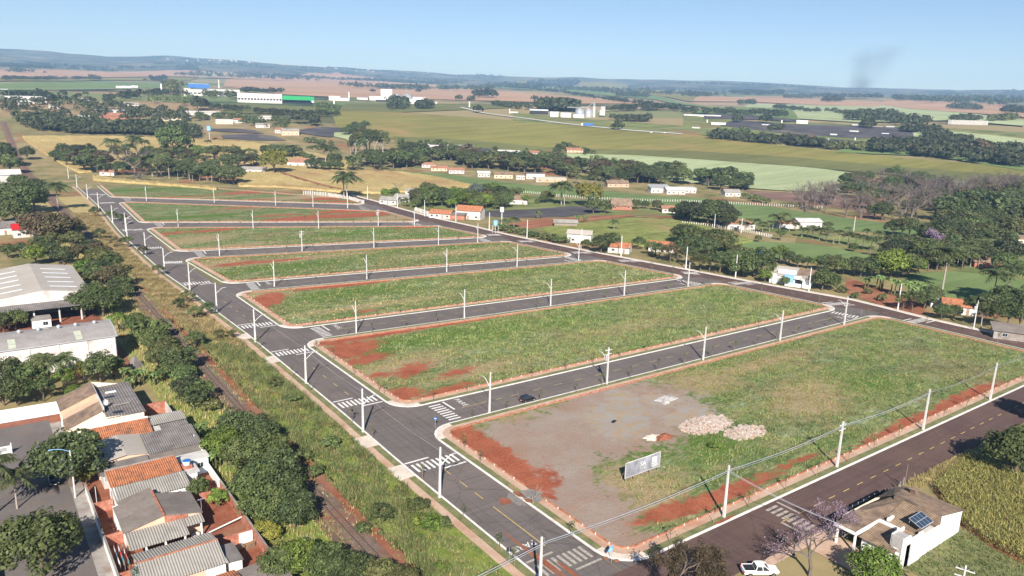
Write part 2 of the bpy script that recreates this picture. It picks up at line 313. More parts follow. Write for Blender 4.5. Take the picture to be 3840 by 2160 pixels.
def ground_mat():
    m, nt, b = start('ground'); p = pos(nt)
    near = ramp(nt, noise(nt, p, 0.05, 6, 0.6), [(0.32, (0.1, 0.115, 0.042)), (0.5, (0.21, 0.175, 0.08)), (0.68, (0.31, 0.24, 0.125))])
    near = mixc(nt, mapr(nt, noise(nt, p, 0.02, 5), 0.56, 0.66), near, (0.25, 0.1, 0.055))
    vo = _n(nt, 'ShaderNodeTexVoronoi'); vo.inputs['Scale'].default_value = 1.0; vo.inputs['Randomness'].default_value = 0.85
    nt.links.new(pos(nt, (1 / 520, 1 / 260, 0), 0.5), vo.inputs['Vector'])
    sp = _n(nt, 'ShaderNodeSeparateColor'); nt.links.new(vo.outputs['Color'], sp.inputs[0])
    far = ramp(nt, sp.outputs[0], [(0.0, (0.30, 0.19, 0.12)), (0.3, (0.26, 0.22, 0.11)), (0.5, (0.11, 0.16, 0.06)), (0.7, (0.33, 0.24, 0.15)), (0.9, (0.14, 0.19, 0.075))])
    far = mixc(nt, mapr(nt, noise(nt, p, 0.003, 6, 0.6), 0.52, 0.6), far, (0.045, 0.062, 0.03))
    ln = _n(nt, 'ShaderNodeVectorMath', operation='LENGTH'); nt.links.new(p, ln.inputs[0])
    far = mixc(nt, mapr(nt, ln.outputs['Value'], 4000, 6500, 0.0, 0.8), far, mixc(nt, mapr(nt, noise(nt, p, 0.0032, 6, 0.7), 0.42, 0.53), (0.15, 0.14, 0.085), (0.022, 0.034, 0.022)))   # wooded hills
    nt.links.new(mixc(nt, mapr(nt, ln.outputs['Value'], 800, 1300), near, far), b.inputs['Base Color'])
    b.inputs['Roughness'].default_value = 1.0; b.inputs['Specular IOR Level'].default_value = 0.1
    return m
_an = np.concatenate([np.arange(-46, 46.01, 0.4), np.arange(50, 313.9, 4.0)]) * math.pi / 180 + YAW
_rr = np.concatenate([np.linspace(0.01, 590, 12), np.linspace(600, 1700, 95), np.geomspace(1720, 12600, 110)])
_X = np.outer(_rr, np.cos(_an)); _Y = np.outer(_rr, np.sin(_an)); _Z = tz(_X, _Y) - 0.06
_nr, _na = _X.shape
_i, _j = np.meshgrid(np.arange(_nr - 1), np.arange(_na), indexing='ij'); _j2 = (_j + 1) % _na
_F = np.stack([_i * _na + _j, (_i + 1) * _na + _j, (_i + 1) * _na + _j2, _i * _na + _j2], -1)
_me = npmesh('ground', np.stack([_X, _Y, _Z], -1), _F); _me.polygons.foreach_set('use_smooth', np.ones(len(_me.polygons), bool))
tag(link('ground', _me, ground_mat()), kind='structure')

# ------------------------------------------------------------------ fields: lofted sheets draped on the terrain
def field_mat(name, c1, c2, rot=0.0, rows=0.25, patch=0.01, c3=None, mot=0.25, fl=0.1):
    m, nt, b = start(name); p = pos(nt, (rows * 0.12, rows, rows), rot)
    col = ramp(nt, noise(nt, p, 1.0, 4, 0.6), [(0.34, c1), (0.66, c2)])
    col = mixc(nt, 1.0, col, mapr(nt, noise(nt, pos(nt), patch, 5, 0.6), 0.3, 0.7, 1 - mot, 1 + mot), 'MULTIPLY')
    if c3: col = mixc(nt, mapr(nt, noise(nt, pos(nt, (1, 0.35, 1), rot), patch * 1.7, 5, 0.6), 0.54, 0.68), col, c3)
    col = mixc(nt, 1.0, col, mapr(nt, noise(nt, pos(nt), fl * 6, 2, 0.7), 0.25, 0.75, 0.85, 1.15), 'MULTIPLY')
    nt.links.new(col, b.inputs['Base Color']); b.inputs['Roughness'].default_value = 1.0; b.inputs['Specular IOR Level'].default_value = 0.05
    return m
def resample(pts, n):
    p = np.array(pts, float); d = np.r_[0, np.cumsum(np.hypot(*np.diff(p, axis=0).T))]; t = np.linspace(0, d[-1], n)
    return np.stack([np.interp(t, d, p[:, 0]), np.interp(t, d, p[:, 1])], 1)
def field(name, near, far, m, off=0.3, top=0.0, kind='structure', label=None, cat=None, jag=0.0):
    """sheet lofted from its near edge to its far edge; top > 0 raises it as a standing crop with skirts"""
    L = np.hypot(*np.diff(np.array(near), axis=0).T).sum(); Wd = np.hypot(near[len(near) // 2][0] - far[len(far) // 2][0], near[len(near) // 2][1] - far[len(far) // 2][1])
    nn = int(np.clip(L / (2.2 if top else 12), 16, 130)); mm = int(np.clip(Wd / (2.2 if top else 12), 8, 90))
    a = resample(near, nn); b = resample(far, nn); t = np.linspace(0, 1, mm)[:, None, None]
    P = a[None] * (1 - t) + b[None] * t
    rough = 0.0
    Zb = tz(P[..., 0], P[..., 1]) + off
    Z = Zb + top + (RNG.uniform(-0.45, 0.45, Zb.shape) * top if top else 0)
    V = np.concatenate([P, Z[..., None]], -1).reshape(-1, 3)
    i, j = np.meshgrid(np.arange(mm - 1), np.arange(nn - 1), indexing='ij')
    F = np.stack([i * nn + j, i * nn + j + 1, (i + 1) * nn + j + 1, (i + 1) * nn + j], -1).reshape(-1, 4)
    if top:
        ring = np.r_[np.arange(nn), np.arange(1, mm) * nn + nn - 1, (mm - 1) * nn + np.arange(nn - 2, -1, -1), np.arange(mm - 2, 0, -1) * nn]
        low = V[ring].copy(); low[:, 2] -= top + 0.35; b0 = len(V); V = np.r_[V, low]; q = np.arange(len(ring)); q2 = (q + 1) % len(ring)
        F = np.r_[F, np.stack([ring[q2], ring[q], b0 + q, b0 + q2], -1)]
    o = link(name, npmesh(name, V, F), m); tag(o, label, cat, kind=kind); return o
field_mat('crop_gold', (0.296, 0.223, 0.0898), (0.415, 0.327, 0.149), 0.2, 0.5, 0.012, (0.296, 0.195, 0.0936))
field_mat('crop_green', (0.117, 0.166, 0.0607), (0.159, 0.212, 0.0826), 0.4, 0.12, 0.006, mot=0.15)
field_mat('crop_green_pale', (0.257, 0.302, 0.159), (0.337, 0.38, 0.218), 0.25, 0.1, 0.006, mot=0.12)
field_mat('crop_olive', (0.147, 0.145, 0.0383), (0.215, 0.195, 0.0622), 0.6, 0.08, 0.006, (0.254, 0.185, 0.0765), mot=0.15)
field_mat('crop_olive_deep', (0.109, 0.117, 0.0427), (0.147, 0.149, 0.057), 0.6, 0.08, 0.006, mot=0.15)
field_mat('stubble', (0.317, 0.195, 0.121), (0.402, 0.266, 0.168), 0.9, 0.03, 0.004, mot=0.12)
field_mat('tilled', (0.15, 0.0938, 0.075), (0.225, 0.144, 0.112), 0.2, 0.2, 0.02, mot=0.2)
field_mat('netting', (0.05, 0.047, 0.052), (0.105, 0.096, 0.1), 1.2, 0.3, 0.02, (0.14, 0.125, 0.1), mot=0.3)
field_mat('young_corn', (0.123, 0.155, 0.0394), (0.238, 0.242, 0.0844), 0.25, 0.55, 0.03, (0.279, 0.207, 0.101), mot=0.25)
field_mat('pasture', (0.1, 0.14, 0.045), (0.2, 0.2, 0.0848), 0.4, 0.1, 0.03, (0.22, 0.12, 0.065), mot=0.3)
field_mat('red_earth', (0.206, 0.0795, 0.0469), (0.3, 0.141, 0.084), 0.4, 0.2, 0.03, (0.225, 0.169, 0.0938))
G_ = lambda n: M[n]
# far fields (behind), then nearer ones
field('field', [(-42,2377),(143,2833),(550,3782),(1104,4344),(1683,4633)], [(-66,3978),(231,4493),(779,5328),(1638,6434),(1959,5392)], G_('stubble'), 3.0)
field('field', [(22,1566),(82,1674),(278,1923),(573,2303)], [(32,2124),(114,2291),(456,3145),(879,3527)], G_('crop_green'), 1.2)
field('field', [(35,2279),(122,2432),(484,3335),(896,3662)], [(39,2511),(141,2788),(541,3717),(1072,4216)], G_('crop_olive'), 2.2)
field('field', [(1047,4120),(1302,4609),(1828,5182)], [(1458,5734),(1692,5886),(1981,5697)], G_('crop_green_pale'), 3.0)
field('field', [(842,2986),(673,1912),(791,1797),(913,1738),(1031,1684)], [(1183,4118),(1916,5431),(3289,7557),(2677,5093),(2590,4380)], G_('stubble'), 1.5)
field('field', [(1031,1684),(1112,1539),(1192,1380),(1477,1468),(1191,990)], [(2468,4372),(1970,2976),(1928,2351),(1964,1953),(1273,1037)], G_('stubble'), 1.2)
field('field', [(2645,4525),(2548,3645),(2249,2605),(2121,2008),(1291,1022)], [(2861,5127),(2915,4170),(3133,3707),(2651,2512),(1357,1043)], G_('crop_green'), 2.2)
field('field', [(4366,5984),(3243,3959),(3081,3326),(2384,2193),(2078,1799)], [(4620,6333),(5103,5981),(5229,5427),(3399,3099),(3039,2585)], G_('crop_olive'), 3.0)
field('field', [(1274,979),(1213,811),(1224,698),(1338,663)], [(2156,1628),(2260,1518),(2688,1543),(1457,702)], G_('crop_green_pale'), 1.6)
field('field', [(1275,788),(1306,681),(1433,641),(1364,505)], [(2791,1668),(2692,1413),(1945,856),(1543,573)], G_('crop_green_pale'), 2.0)
field('field', [(2114,1868),(2328,1725),(2263,1447),(2382,1313)], [(2639,2311),(3075,2281),(3293,2110),(3047,1601)], G_('stubble'), 2.4)
field('field', [(2766,1527),(1962,882),(1686,627),(1632,527)], [(3695,1943),(3253,1468),(2971,1111),(2853,928)], G_('stubble'), 2.6)
field('field', [(1143,988),(1201,904),(1177,780)], [(1643,1340),(1766,1307),(1734,1174)], G_('crop_green'), 2.0)
field('field', [(529,1219),(604,1150),(745,1190),(896,1225)], [(629,1412),(743,1414),(878,1401),(1011,1383)], G_('crop_olive_deep'), 0.9)
field('field', [(323,1155),(398,1134),(469,1081)], [(392,1372),(473,1345),(530,1307)], G_('crop_olive_deep'), 0.9)
field('field', [(695,949),(752,824),(808,711),(846,621),(895,539),(937,460)], [(799,1093),(832,913),(881,776),(925,680),(978,561),(1056,469)], G_('pasture'), 0.8)
field('field', [(837,735),(869,638),(902,543),(943,463),(936,341)], [(1084,955),(1076,793),(1164,704),(1234,611),(1227,453)], G_('pasture'), 0.9)
field('shade_net_field', [(932,749),(927,624),(958,549),(1030,492),(1022,444)], [(1066,826),(1068,713),(1141,657),(1169,578),(1141,508)], G_('netting'), 1.3)
field('shade_net_field', [(1033,865),(1114,821),(1126,738)], [(1148,963),(1224,922),(1191,796)], G_('netting'), 1.5)
field('shade_net_field', [(850,582),(860,522),(876,485)], [(909,611),(926,563),(934,519)], G_('netting'), 1.2)
field('field', [(828,496),(884,411),(855,309)], [(875,510),(968,452),(983,359)], G_('crop_green'), 1.1)
field('field', [(1018,502),(1014,426),(989,332)], [(1190,595),(1144,483),(1099,371)], G_('crop_green_pale'), 1.5)
field('field', [(404,932),(441,841),(509,766),(577,699),(640,631),(665,583),(739,488),(779,379),(802,281)], [(515,1220),(609,1160),(668,1007),(732,889),(790,783),(815,718),(826,548),(851,416),(880,310)], G_('crop_olive'), 0.7)
field('field', [(409,779),(473,712),(543,672),(558,676),(626,617),(663,562),(712,470),(746,362),(765,267)], [(447,863),(510,813),(575,713),(599,689),(655,646),(706,599),(762,504),(798,388),(824,289)], G_('crop_olive_deep'), 0.95)
field('field', [(510,621),(516,562),(525,490),(541,434),(563,388),(596,351)], [(537,668),(620,678),(654,613),(690,556),(720,480),(722,413)], G_('crop_green_pale'), 0.7)
field('field', [(680,346),(718,312),(722,258),(723,236)], [(735,368),(763,333),(752,269),(755,248)], G_('crop_green_pale'), 0.8)
field('field', [(378,885),(383,861),(371,802)], [(392,916),(411,911),(424,870)], G_('crop_green_pale'), 0.9)
field('field', [(292,657),(241,693),(221,745),(153,730),(97,711),(81,705),(72,803),(60,918)], [(321,714),(313,775),(279,865),(225,904),(168,927),(112,938),(83,939),(60,937)], G_('crop_gold'), 0.05, 0.9)
field('field', [(337.3,512.9),(295.9,499.6),(250,501.4),(228.9,509.9),(214.8,534.4),(195.6,564.5),(170.6,579.2)], [(339.7,517.8),(347,587),(333,634),(284,657),(266,720),(240,711),(192,661)], G_('crop_gold'), 0.02, 1.2)
field('field', [(150.1,562.5),(142.1,579.3),(110.1,621.1),(84,652)], [(152.8,572.4),(145.9,594.4),(113.5,639.5),(88,681)], G_('crop_gold'), 0.02, 1.4)
field('field', [(338.6,514.9),(346.5,471),(379.5,411.7),(398.7,374.1),(389.8,329.9),(387.9,278.5),(412.5,238.7),(447.3,203.1)], [(337,651),(371,591),(387.1,520.7),(413.4,473.3),(437.9,411.5),(467.6,377.4),(469.5,267.4),(471.5,214.7)], G_('crop_green'), 0.05)
field('field', [(447.3,203.1),(469.5,189.1),(494.4,167.7)], [(471.5,214.7),(493.2,199.1),(523,178)], G_('crop_green'), 0.05)
field('field', [(512.3,357.5),(514.1,319),(510.9,285.7),(488.1,258.7)], [(537,401),(568,372),(596,349),(547.8,291.5)], G_('tilled'), 0.12)
field('field', [(246.8,296.3),(253.8,273.6),(271.3,252.5),(284.7,234),(332.3,238.6)], [(256.9,322.4),(294.1,328.2),(332.6,331.1),(360.4,310.8),(334.5,241.5)], G_('young_corn'), 0.02, 0.55)
field('field', [(286.2,237.8),(292.2,221.2),(308.3,199.9),(322.1,184.4),(339.3,173.1)], [(309.8,242.4),(334.3,238.9),(350.8,224),(357,201),(354.2,183)], G_('crop_green'), 0.06)
field('field', [(293.6,135.8),(284.3,114.3),(289.4,96.4),(293.1,83.2)], [(323,155.5),(351.6,147.1),(358.1,133.6),(352.7,102.4)], G_('crop_green'), 0.06)
field('shade_net_field', [(240,388.6),(268.9,360.7),(297.9,350.9),(332.2,356)], [(271.2,393.5),(298.3,387.4),(329.4,388.4),(354.4,384.1)], G_('netting'), 0.08)
field('shade_net_field', [(344,932),(371,881),(406,901)], [(351,945),(393,971),(424,955)], G_('netting'), 0.9)
field('shade_net_field', [(251,903),(281,882),(314,871)], [(256,927),(296,929),(313,909)], G_('netting'), 0.6)
field('shade_net_field', [(252,963),(281,942),(307,927)], [(254,980),(291,975),(305,958)], G_('netting'), 0.8)
field('field', [(250.9,325.3),(273.2,328.4),(314,332.6),(341.1,332.7)], [(249.7,346.1),(275,349.2),(305.9,349),(345.2,340.3)], G_('red_earth'), 0.04)
field('field', [(268.8,149.9),(259.5,128.6),(257.4,115.2)], [(293.1,163.4),(288.4,142.4),(275.4,122.5)], G_('red_earth'), 0.04)
field('field', [(351.1,226.5),(357.5,186.8),(353.4,148),(350,115.4)], [(383.1,245.4),(404.8,212.8),(434.1,184.2),(434.9,146.1)], G_('pasture'), 0.05)
field('field', [(231.5,464.5),(243.4,396.4),(294.8,382.9),(357.4,387.4)], [(246.7,494.9),(299,487.2),(336.9,452.8),(372.9,404.5)], G_('pasture'), 0.04)
field('field', [(318.8,352.4),(365.2,321.5),(365.3,261.8),(374.6,242.2)], [(359.5,398.1),(387.2,341.4),(389.3,279.5),(398.8,245.4)], G_('pasture'), 0.03)

# ------------------------------------------------------------------ the new subdivision: avenue, roads, blocks
def strip_sheet(name, left, right, m, z, kind='structure', parent=None):
    n = max(len(left), len(right)); mb = MB()
    a = resample(left, 40); b = resample(right, 40)
    mb.add([(x, y, z) for x, y in a] + [(x, y, z) for x, y in b], [(i, i + 1, 41 + i, 40 + i) for i in range(39)])
    o = mb.build(name, m, parent)
    if kind and parent is None: tag(o, kind=kind)
    return o
WK = [(61.2, 20.0), (61.2, 114), (61.9, 146), (62.1, 186), (62.2, 209), (61.4, 240)] + [(61.1,269.5),(59.8,301.2),(60.4,356.5),(61.8,407.5)] + [(66.7,496.6),(68.8,581.8),(70,678)]     # west kerb of the avenue
EK = [(71.8, 20.0), (72.0, 114), (72.1, 143), (72.2, 184), (72.4, 215)] + [(71.6,278.5),(70.4,317.7),(71.5,357.9),(75.8,458.3)] + [(83,559.9),(83,681)]
avenue = strip_sheet('road', EK, WK, M['asphalt'], 0.004)
RS_ = [(251.0, -60), (248.5, 79.6), (248.0, 111.7)] + [(245.9,136.5),(238.3,185.2),(235.8,196.2)] + [(227,241.8),(225.6,252.7),(217.6,299.4),(217.9,310.3),(211.6,355.4),(211.5,369.1)] + [(211.2,419.3),(215.2,447.9),(219.2,496)]
RN_ = [(264, -60), (260, 84)] + [(257.1,108.9),(259.4,140.3),(250.9,177.4),(244.9,209.5)] + [(234.8,262.3),(227.5,316.7),(226.9,343.5)] + [(223.3,380.4),(223.7,425.5),(225.9,463.9),(225.9,504.3)]
roadR = strip_sheet('road', RN_, RS_, M['asphalt_dusty'], 0.008)
roadS1 = strip_sheet('road', [(10, 58.3), (60, 58.3), (270, 58.3)], [(10, 68.3), (60, 68.3), (270, 68.0)], M['asphalt_dusty'], 0.012)
# blocks: kerb corners  SW, SE, NE, NW
BL = [
    [(72.0, 68.3), (249.2, 68.0), (247.9, 126.3), (72.0, 126.6)],
    [(72.1, 138.0), (245.5,136.5), (238.5,185.4), (72.2, 196.2)],
    [(72.3, 208.5), (235.9,196.6), (227.2,242), (72.1,260.7)],
    [(73.8,273.2), (225.5,253.1), (217.6,299.4), (71.3,327.8)],
    [(72.7,342.6), (218.2,310.6), (211.6,355.4), (73.9,415.6)],
    [(74.9,431.5), (211.7,369.6), (211.2,419.3), (79.6,526.2)],
    [(79.3,548.3), (215,447.3), (217.1,484.7), (84,679)],
]
def fillet(P, off, R, n=7):
    """inset polygon (ccw) by off, corners rounded; returns n points per corner and a corner flag"""
    P = [Vector(p) for p in P]; k = len(P); lines = []
    for i in range(k):
        a, b = P[i], P[(i + 1) % k]; d = (b - a).normalized(); nrm = Vector((-d.y, d.x)); lines.append((a + nrm * off, d))
    C0 = []
    for i in range(k):
        (p, d), (q, e) = lines[i - 1], lines[i]
        den = d.x * e.y - d.y * e.x; t = ((q.x - p.x) * e.y - (q.y - p.y) * e.x) / den; C0.append(p + d * t)
    out = []; r = max(0.3, R - off)
    for i in range(k):
        c = C0[i]; d0 = (C0[i - 1] - c).normalized(); d1 = (C0[(i + 1) % k] - c).normalized()
        ang = d0.angle(d1); tl = r / math.tan(ang / 2); a = c + d0 * tl; b = c + d1 * tl; ctr = c + (d0 + d1).normalized() * (r / math.sin(ang / 2))
        v0 = a - ctr; v1 = b - ctr; tot = v0.angle(v1); sg = 1 if v0.x * v1.y - v0.y * v1.x > 0 else -1
        for j in range(n):
            t = sg * tot * j / (n - 1); out.append((ctr.x + v0.x * math.cos(t) - v0.y * math.sin(t), ctr.y + v0.x * math.sin(t) + v0.y * math.cos(t)))
    return out
def ring(name, A, za, B, zb, m, parent=None, corner_only=None, n=7):
    mb = MB(); k = len(A); vs = [(x, y, za) for x, y in A] + [(x, y, zb) for x, y in B]; fs = []
    for i in range(k):
        isc = (i % n) != n - 1
        if corner_only is not None and corner_only != isc: continue
        j = (i + 1) % k; fs.append((i, j, k + j, k + i))
    mb.add(vs, fs); return mb.build(name, m, parent)
def lot_mat():
    m, nt, b = start('lot_ground'); p = pos(nt)
    ps = pos(nt, (0.55, 1.6, 1), -0.15)
    g1 = ramp(nt, noise(nt, ps, 0.16, 6, 0.68), [(0.28, (0.075, 0.13, 0.035)), (0.43, (0.135, 0.195, 0.06)), (0.55, (0.225, 0.245, 0.1)), (0.68, (0.36, 0.29, 0.155))])
    g1 = mixc(nt, mapr(nt, noise(nt, pos(nt, (0.7, 1.4, 1), 0.3), 0.09, 5, 0.65), 0.56, 0.66), g1, (0.30, 0.34, 0.19))
    g1 = mixc(nt, mapr(nt, noise(nt, p, 0.04, 4, 0.6), 0.5, 0.64), g1, mixc(nt, 0.5, g1, (0.3, 0.2, 0.11)))
    g1 = mixc(nt, 1.0, g1, mapr(nt, noise(nt, ps, 1.1, 3, 0.75), 0.3, 0.7, 0.5, 1.5), 'MULTIPLY')
    g1 = mixc(nt, 1.0, g1, mapr(nt, noise(nt, pos(nt, (0.8, 1.3, 1), 0.5), 0.38, 4, 0.7), 0.32, 0.68, 0.66, 1.34), 'MULTIPLY')
    soil = mixc(nt, 1.0, ramp(nt, noise(nt, p, 0.25, 4), [(0.3, (0.34, 0.095, 0.05)), (0.7, (0.46, 0.15, 0.08))]), mapr(nt, noise(nt, p, 1.8, 3), 0.3, 0.7, 0.8, 1.2), 'MULTIPLY')
    grav = mixc(nt, mapr(nt, noise(nt, p, 0.09, 5, 0.65), 0.36, 0.62), (0.40, 0.325, 0.27), (0.38, 0.255, 0.185))
    grav = mixc(nt, 1.0, grav, mapr(nt, noise(nt, p, 2.5, 3, 0.7), 0.3, 0.7, 0.9, 1.1), 'MULTIPLY')
    pale = mixc(nt, mapr(nt, noise(nt, p, 0.35, 5, 0.6), 0.4, 0.62), (0.40, 0.355, 0.32), (0.44, 0.32, 0.2))
    br = noise(nt, p, 0.45, 6, 0.7)
    def att(n):
        a = _n(nt, 'ShaderNodeAttribute'); a.attribute_name = n; return a.outputs['Fac']
    def edge(a, w=0.28):                                            # break the mask's edge up with noise
        return mapr(nt, math2(nt, 'ADD', a, math2(nt, 'MULTIPLY', math2(nt, 'SUBTRACT', br, 0.5), 2.1)), 0.5 - w / 2, 0.5 + w / 2)
    lush = mixc(nt, 1.0, (0.115, 0.185, 0.035), mapr(nt, noise(nt, ps, 0.9, 3, 0.75), 0.3, 0.7, 0.7, 1.35), 'MULTIPLY')
    col = mixc(nt, edge(att('lush'), 0.5), g1, lush)
    col = mixc(nt, edge(att('dry'), 0.5), col, mixc(nt, 1.0, (0.38, 0.29, 0.16), mapr(nt, noise(nt, ps, 0.9, 3, 0.75), 0.3, 0.7, 0.75, 1.3), 'MULTIPLY'))
    col = mixc(nt, edge(att('gravel')), col, grav)
    col = mixc(nt, edge(att('pale')), col, pale)
    col = mixc(nt, edge(att('soil')), col, soil); col = mixc(nt, 1.0, col, (0.7, 0.72, 0.74), 'MULTIPLY')
    nt.links.new(col, b.inputs['Base Color']); b.inputs['Roughness'].default_value = 1.0; b.inputs['Specular IOR Level'].default_value = 0.08
    bp = _n(nt, 'ShaderNodeBump'); bp.inputs['Strength'].default_value = 0.6; bp.inputs['Distance'].default_value = 0.25
    nt.links.new(noise(nt, ps, 1.6, 4, 0.7), bp.inputs['Height']); nt.links.new(bp.outputs[0], b.inputs['Normal'])
    return m
LOTM = lot_mat()
LUSH = 'lush'; KEYS = ('soil', 'gravel', 'pale', 'lush', 'dry')
# patches (x, y, rx, ry, rotation, kind, strength)
def pt(p, rx, ry, k, rot=0.0, s=1.0): return (p[0], p[1], rx, ry, rot, k, s)
PATCH = [
 [pt((77.5,116), 13, 3, 'soil', 1.62, 1.7), pt((76.9,108.1), 12, 2.8, 'soil', 1.6, 1.7), pt((77,102.3), 6, 2.6, 'soil', 1.5, 1.5), pt((79.7,95.1), 7, 2.4, 'soil', 0.9, .8),
  pt((97.4,110.1), 21, 9, 'gravel', 0.25, 1.3), pt((87.8,105.2), 19, 9, 'gravel', 0.4, 1.3), pt((83.1,97.7), 14, 7, 'gravel', 1.0, 1.2), pt((80,87.1), 12, 7, 'gravel', 1.4, 1.15), pt((76.8,78.2), 13, 6, 'gravel', 1.6, 1.0),
  pt((115.2,111.3), 16, 12, 'gravel', 0.7, 1.4), pt((124.4,112), 10, 10, 'gravel', 0.7, 1.2), pt((85.6,112.3), 10, 6, 'gravel', 1.4, 1.0), pt((103.9,103.7), 12, 8, 'gravel', 0.3, 1.1), pt((74.5,93.4), 5, 4, 'gravel', 0, 1.0),
  pt((109.8,108.7), 8, 5.5, 'pale', 0.9, 1.4), pt((116.3,112.4), 10, 3.5, 'pale', 0.95, 1.3), pt((126.9,111.4), 5, 5, 'pale', 0.8, 0.9), pt((122.3,102.5), 6, 2.5, 'pale', 0.2, 1.0), pt((125.3,101.5), 7, 4, 'pale', 0.2, 1.1),
  pt((105.1,95.5), 8, 5, 'lush', 0.4, 1.2), pt((115.8,100), 10, 5, 'lush', 0.2, 1.2), pt((116.6,92.5), 9, 6, 'lush', 0.2, 1.1), pt((116.1,87), 7, 4, 'lush', 0, 1.0),
  pt((102.6,74.5), 11, 1.8, 'soil', 0.03, 1.1), pt((95.7,75.2), 8, 1.6, 'soil', 0.05, 1.1), pt((113.6,74.3), 8, 1.2, 'soil', 0.03, .9), pt((125.6,75.1), 7, 1.1, 'soil', 0.0, .8), pt((166,72.3), 20, 1.7, 'soil', 0.0, 1.0), pt((193.1,72.9), 16, 2.0, 'soil', 0.0, 1.1), pt((88.8,76.6), 6, 1.5, 'soil', 0.1, 1.0),
  pt((162.3,95.2), 12, 7, 'dry', 0.3, 1.0), pt((158.9,94.1), 14, 8, 'dry', 0.3, 1.1), pt((141.8,114), 14, 6, 'dry', 0.0, 1.0), pt((89.9,87.3), 10, 5, 'dry', 0.3, 1.1), pt((91.8,81), 10, 4, 'dry', 0.2, 1.0), pt((92.4,120.5), 20, 2.5, 'dry', 0.02, .9), pt((170,115.2), 25, 3, 'dry', 0.0, .9),
  pt((178,91.6), 12, 5, 'lush', -0.3, 1.1), pt((171.3,100.2), 14, 3, 'lush', -0.2, 1.0)],
 [pt((80.7,182.3), 9, 5, 'soil', 0.4, 1.2), pt((81.3,173), 7, 3, 'soil', 0.2, 1.0), pt((82.9,190.7), 7, 2, 'soil', 0.2, 1.1), pt((94.2,190.5), 26, 1.6, 'soil', -0.03, 1.1), pt((121,189.8), 20, 1.5, 'soil', -0.03, 1.1), pt((78.6,146.2), 4, 3.5, 'soil', 1.2, 1.0), pt((87.7,159.6), 7, 3.5, 'soil', 0.5, .9), pt((79.2,160.3), 4, 2, 'soil', 0, .8), pt((96.3,152), 6, 2.5, 'soil', 0.2, .8), pt((87.9,143.3), 9, 2, 'soil', 0.1, .85),
  pt((86.5,163.8), 18, 6, 'dry', 0.2, .9), pt((102.2,150.6), 16, 5, 'dry', 0.1, .8), pt((101.3,179.6), 22, 7, 'lush', 0.1, 1.0), pt((121.8,176.4), 22, 8, 'lush', 0.1, .85), pt((151.6,175.3), 25, 7, 'lush', 0.1, .8), pt((223.4,165.3), 18, 6, 'lush', 0, .7), pt((233.1,155.4), 14, 5, 'dry', 0, .8), pt((139.8,195), 40, 2, 'dry', -0.03, .9), pt((158.2,157.9), 20, 5, 'dry', 0, .6)],
 [pt((80.1,245), 9, 4.5, 'soil', 1.0, 1.1), pt((107.4,252.6), 16, 1.8, 'soil', -0.03, 1.1), pt((113.1,250.6), 13, 1.8, 'soil', -0.05, 1.0), pt((101.5,215.3), 4, 2, 'soil', 0, .7), pt((80.7,250.9), 12, 7, 'dry', 0.5, .9), pt((131.9,252.5), 28, 2.5, 'dry', -0.05, 1.0), pt((104.7,221), 30, 3, 'dry', 0, .8), pt((111.3,240.1), 30, 7, 'lush', 0, .9), pt((177,238.4), 30, 6, 'lush', 0, .7), pt((204.5,238), 18, 5, 'lush', 0, .7)],
 [pt((88.5,306.5), 10, 3, 'soil', 0.1, 1.0), pt((104.2,304.7), 14, 2, 'soil', 0, .95), pt((78.8,308.8), 16, 8, 'dry', .3, .9), pt((115.5,304.4), 40, 4, 'dry', 0, .9), pt((182,286.2), 30, 4, 'dry', 0, .8), pt((157,302.8), 26, 5, 'lush', 0, .9), pt((105.1,291.7), 30, 6, 'lush', 0, .9), pt((189,297.3), 20, 4, 'lush', 0, .7)],
 [pt((101,391.4), 12, 3.5, 'soil', 0.1, 1.0), pt((82.3,391.8), 10, 4, 'soil', .4, .8), pt((86,369.3), 20, 10, 'dry', .2, .9), pt((94.5,346), 30, 4, 'dry', 0, .9), pt((202.5,356.3), 16, 3, 'soil', 0, 1.0), pt((160.6,353), 30, 6, 'lush', 0, 1.0), pt((186.7,331.2), 22, 6, 'lush', 0, .8)],
 [pt((153.1,411.4), 22, 7, 'soil', 0.2, 1.25), pt((147.6,428.1), 16, 3, 'soil', 0, .9), pt((190.9,410), 26, 7, 'soil', 0, 1.3), pt((191.6,428.1), 20, 5, 'soil', 0, 1.2), pt((176.3,411.9), 14, 4, 'soil', 0, 1.1), pt((162.6,390.8), 12, 3, 'soil', 0, .9), pt((136.7,466.7), 14, 3, 'soil', 0, .7), pt((176.2,394), 12, 4, 'lush', 0, 1.0), pt((205,391.8), 22, 6, 'dry', 0, 1.2), pt((100.2,441.5), 40, 5, 'lush', 0, 1.0)],
 [pt((165.3,543.4), 15, 6, 'soil', 0, 1.2), pt((188.2,529.9), 11, 4, 'soil', 0, 1.0), pt((151.2,500.8), 22, 2.5, 'soil', 0, 1.0), pt((198.9,488.4), 12, 6, 'soil', 0, 1.2), pt((203,471.4), 10, 4, 'soil', 0, 1.1), pt((114.2,535.3), 60, 2.5, 'soil', 0, .9), pt((187.1,501.2), 26, 8, 'dry', 0, 1.1), pt((128.5,525.5), 40, 3, 'dry', 0, .9), pt((107.4,583.8), 40, 10, 'lush', 0, .8)],
]
LOTMASK = []
LOT_ORD = ['block with the billboard', 'second block up the avenue', 'third block up the avenue', 'fourth block up the avenue', 'fifth block up the avenue', 'sixth block up the avenue', 'last block before the corn']
post_mesh = None
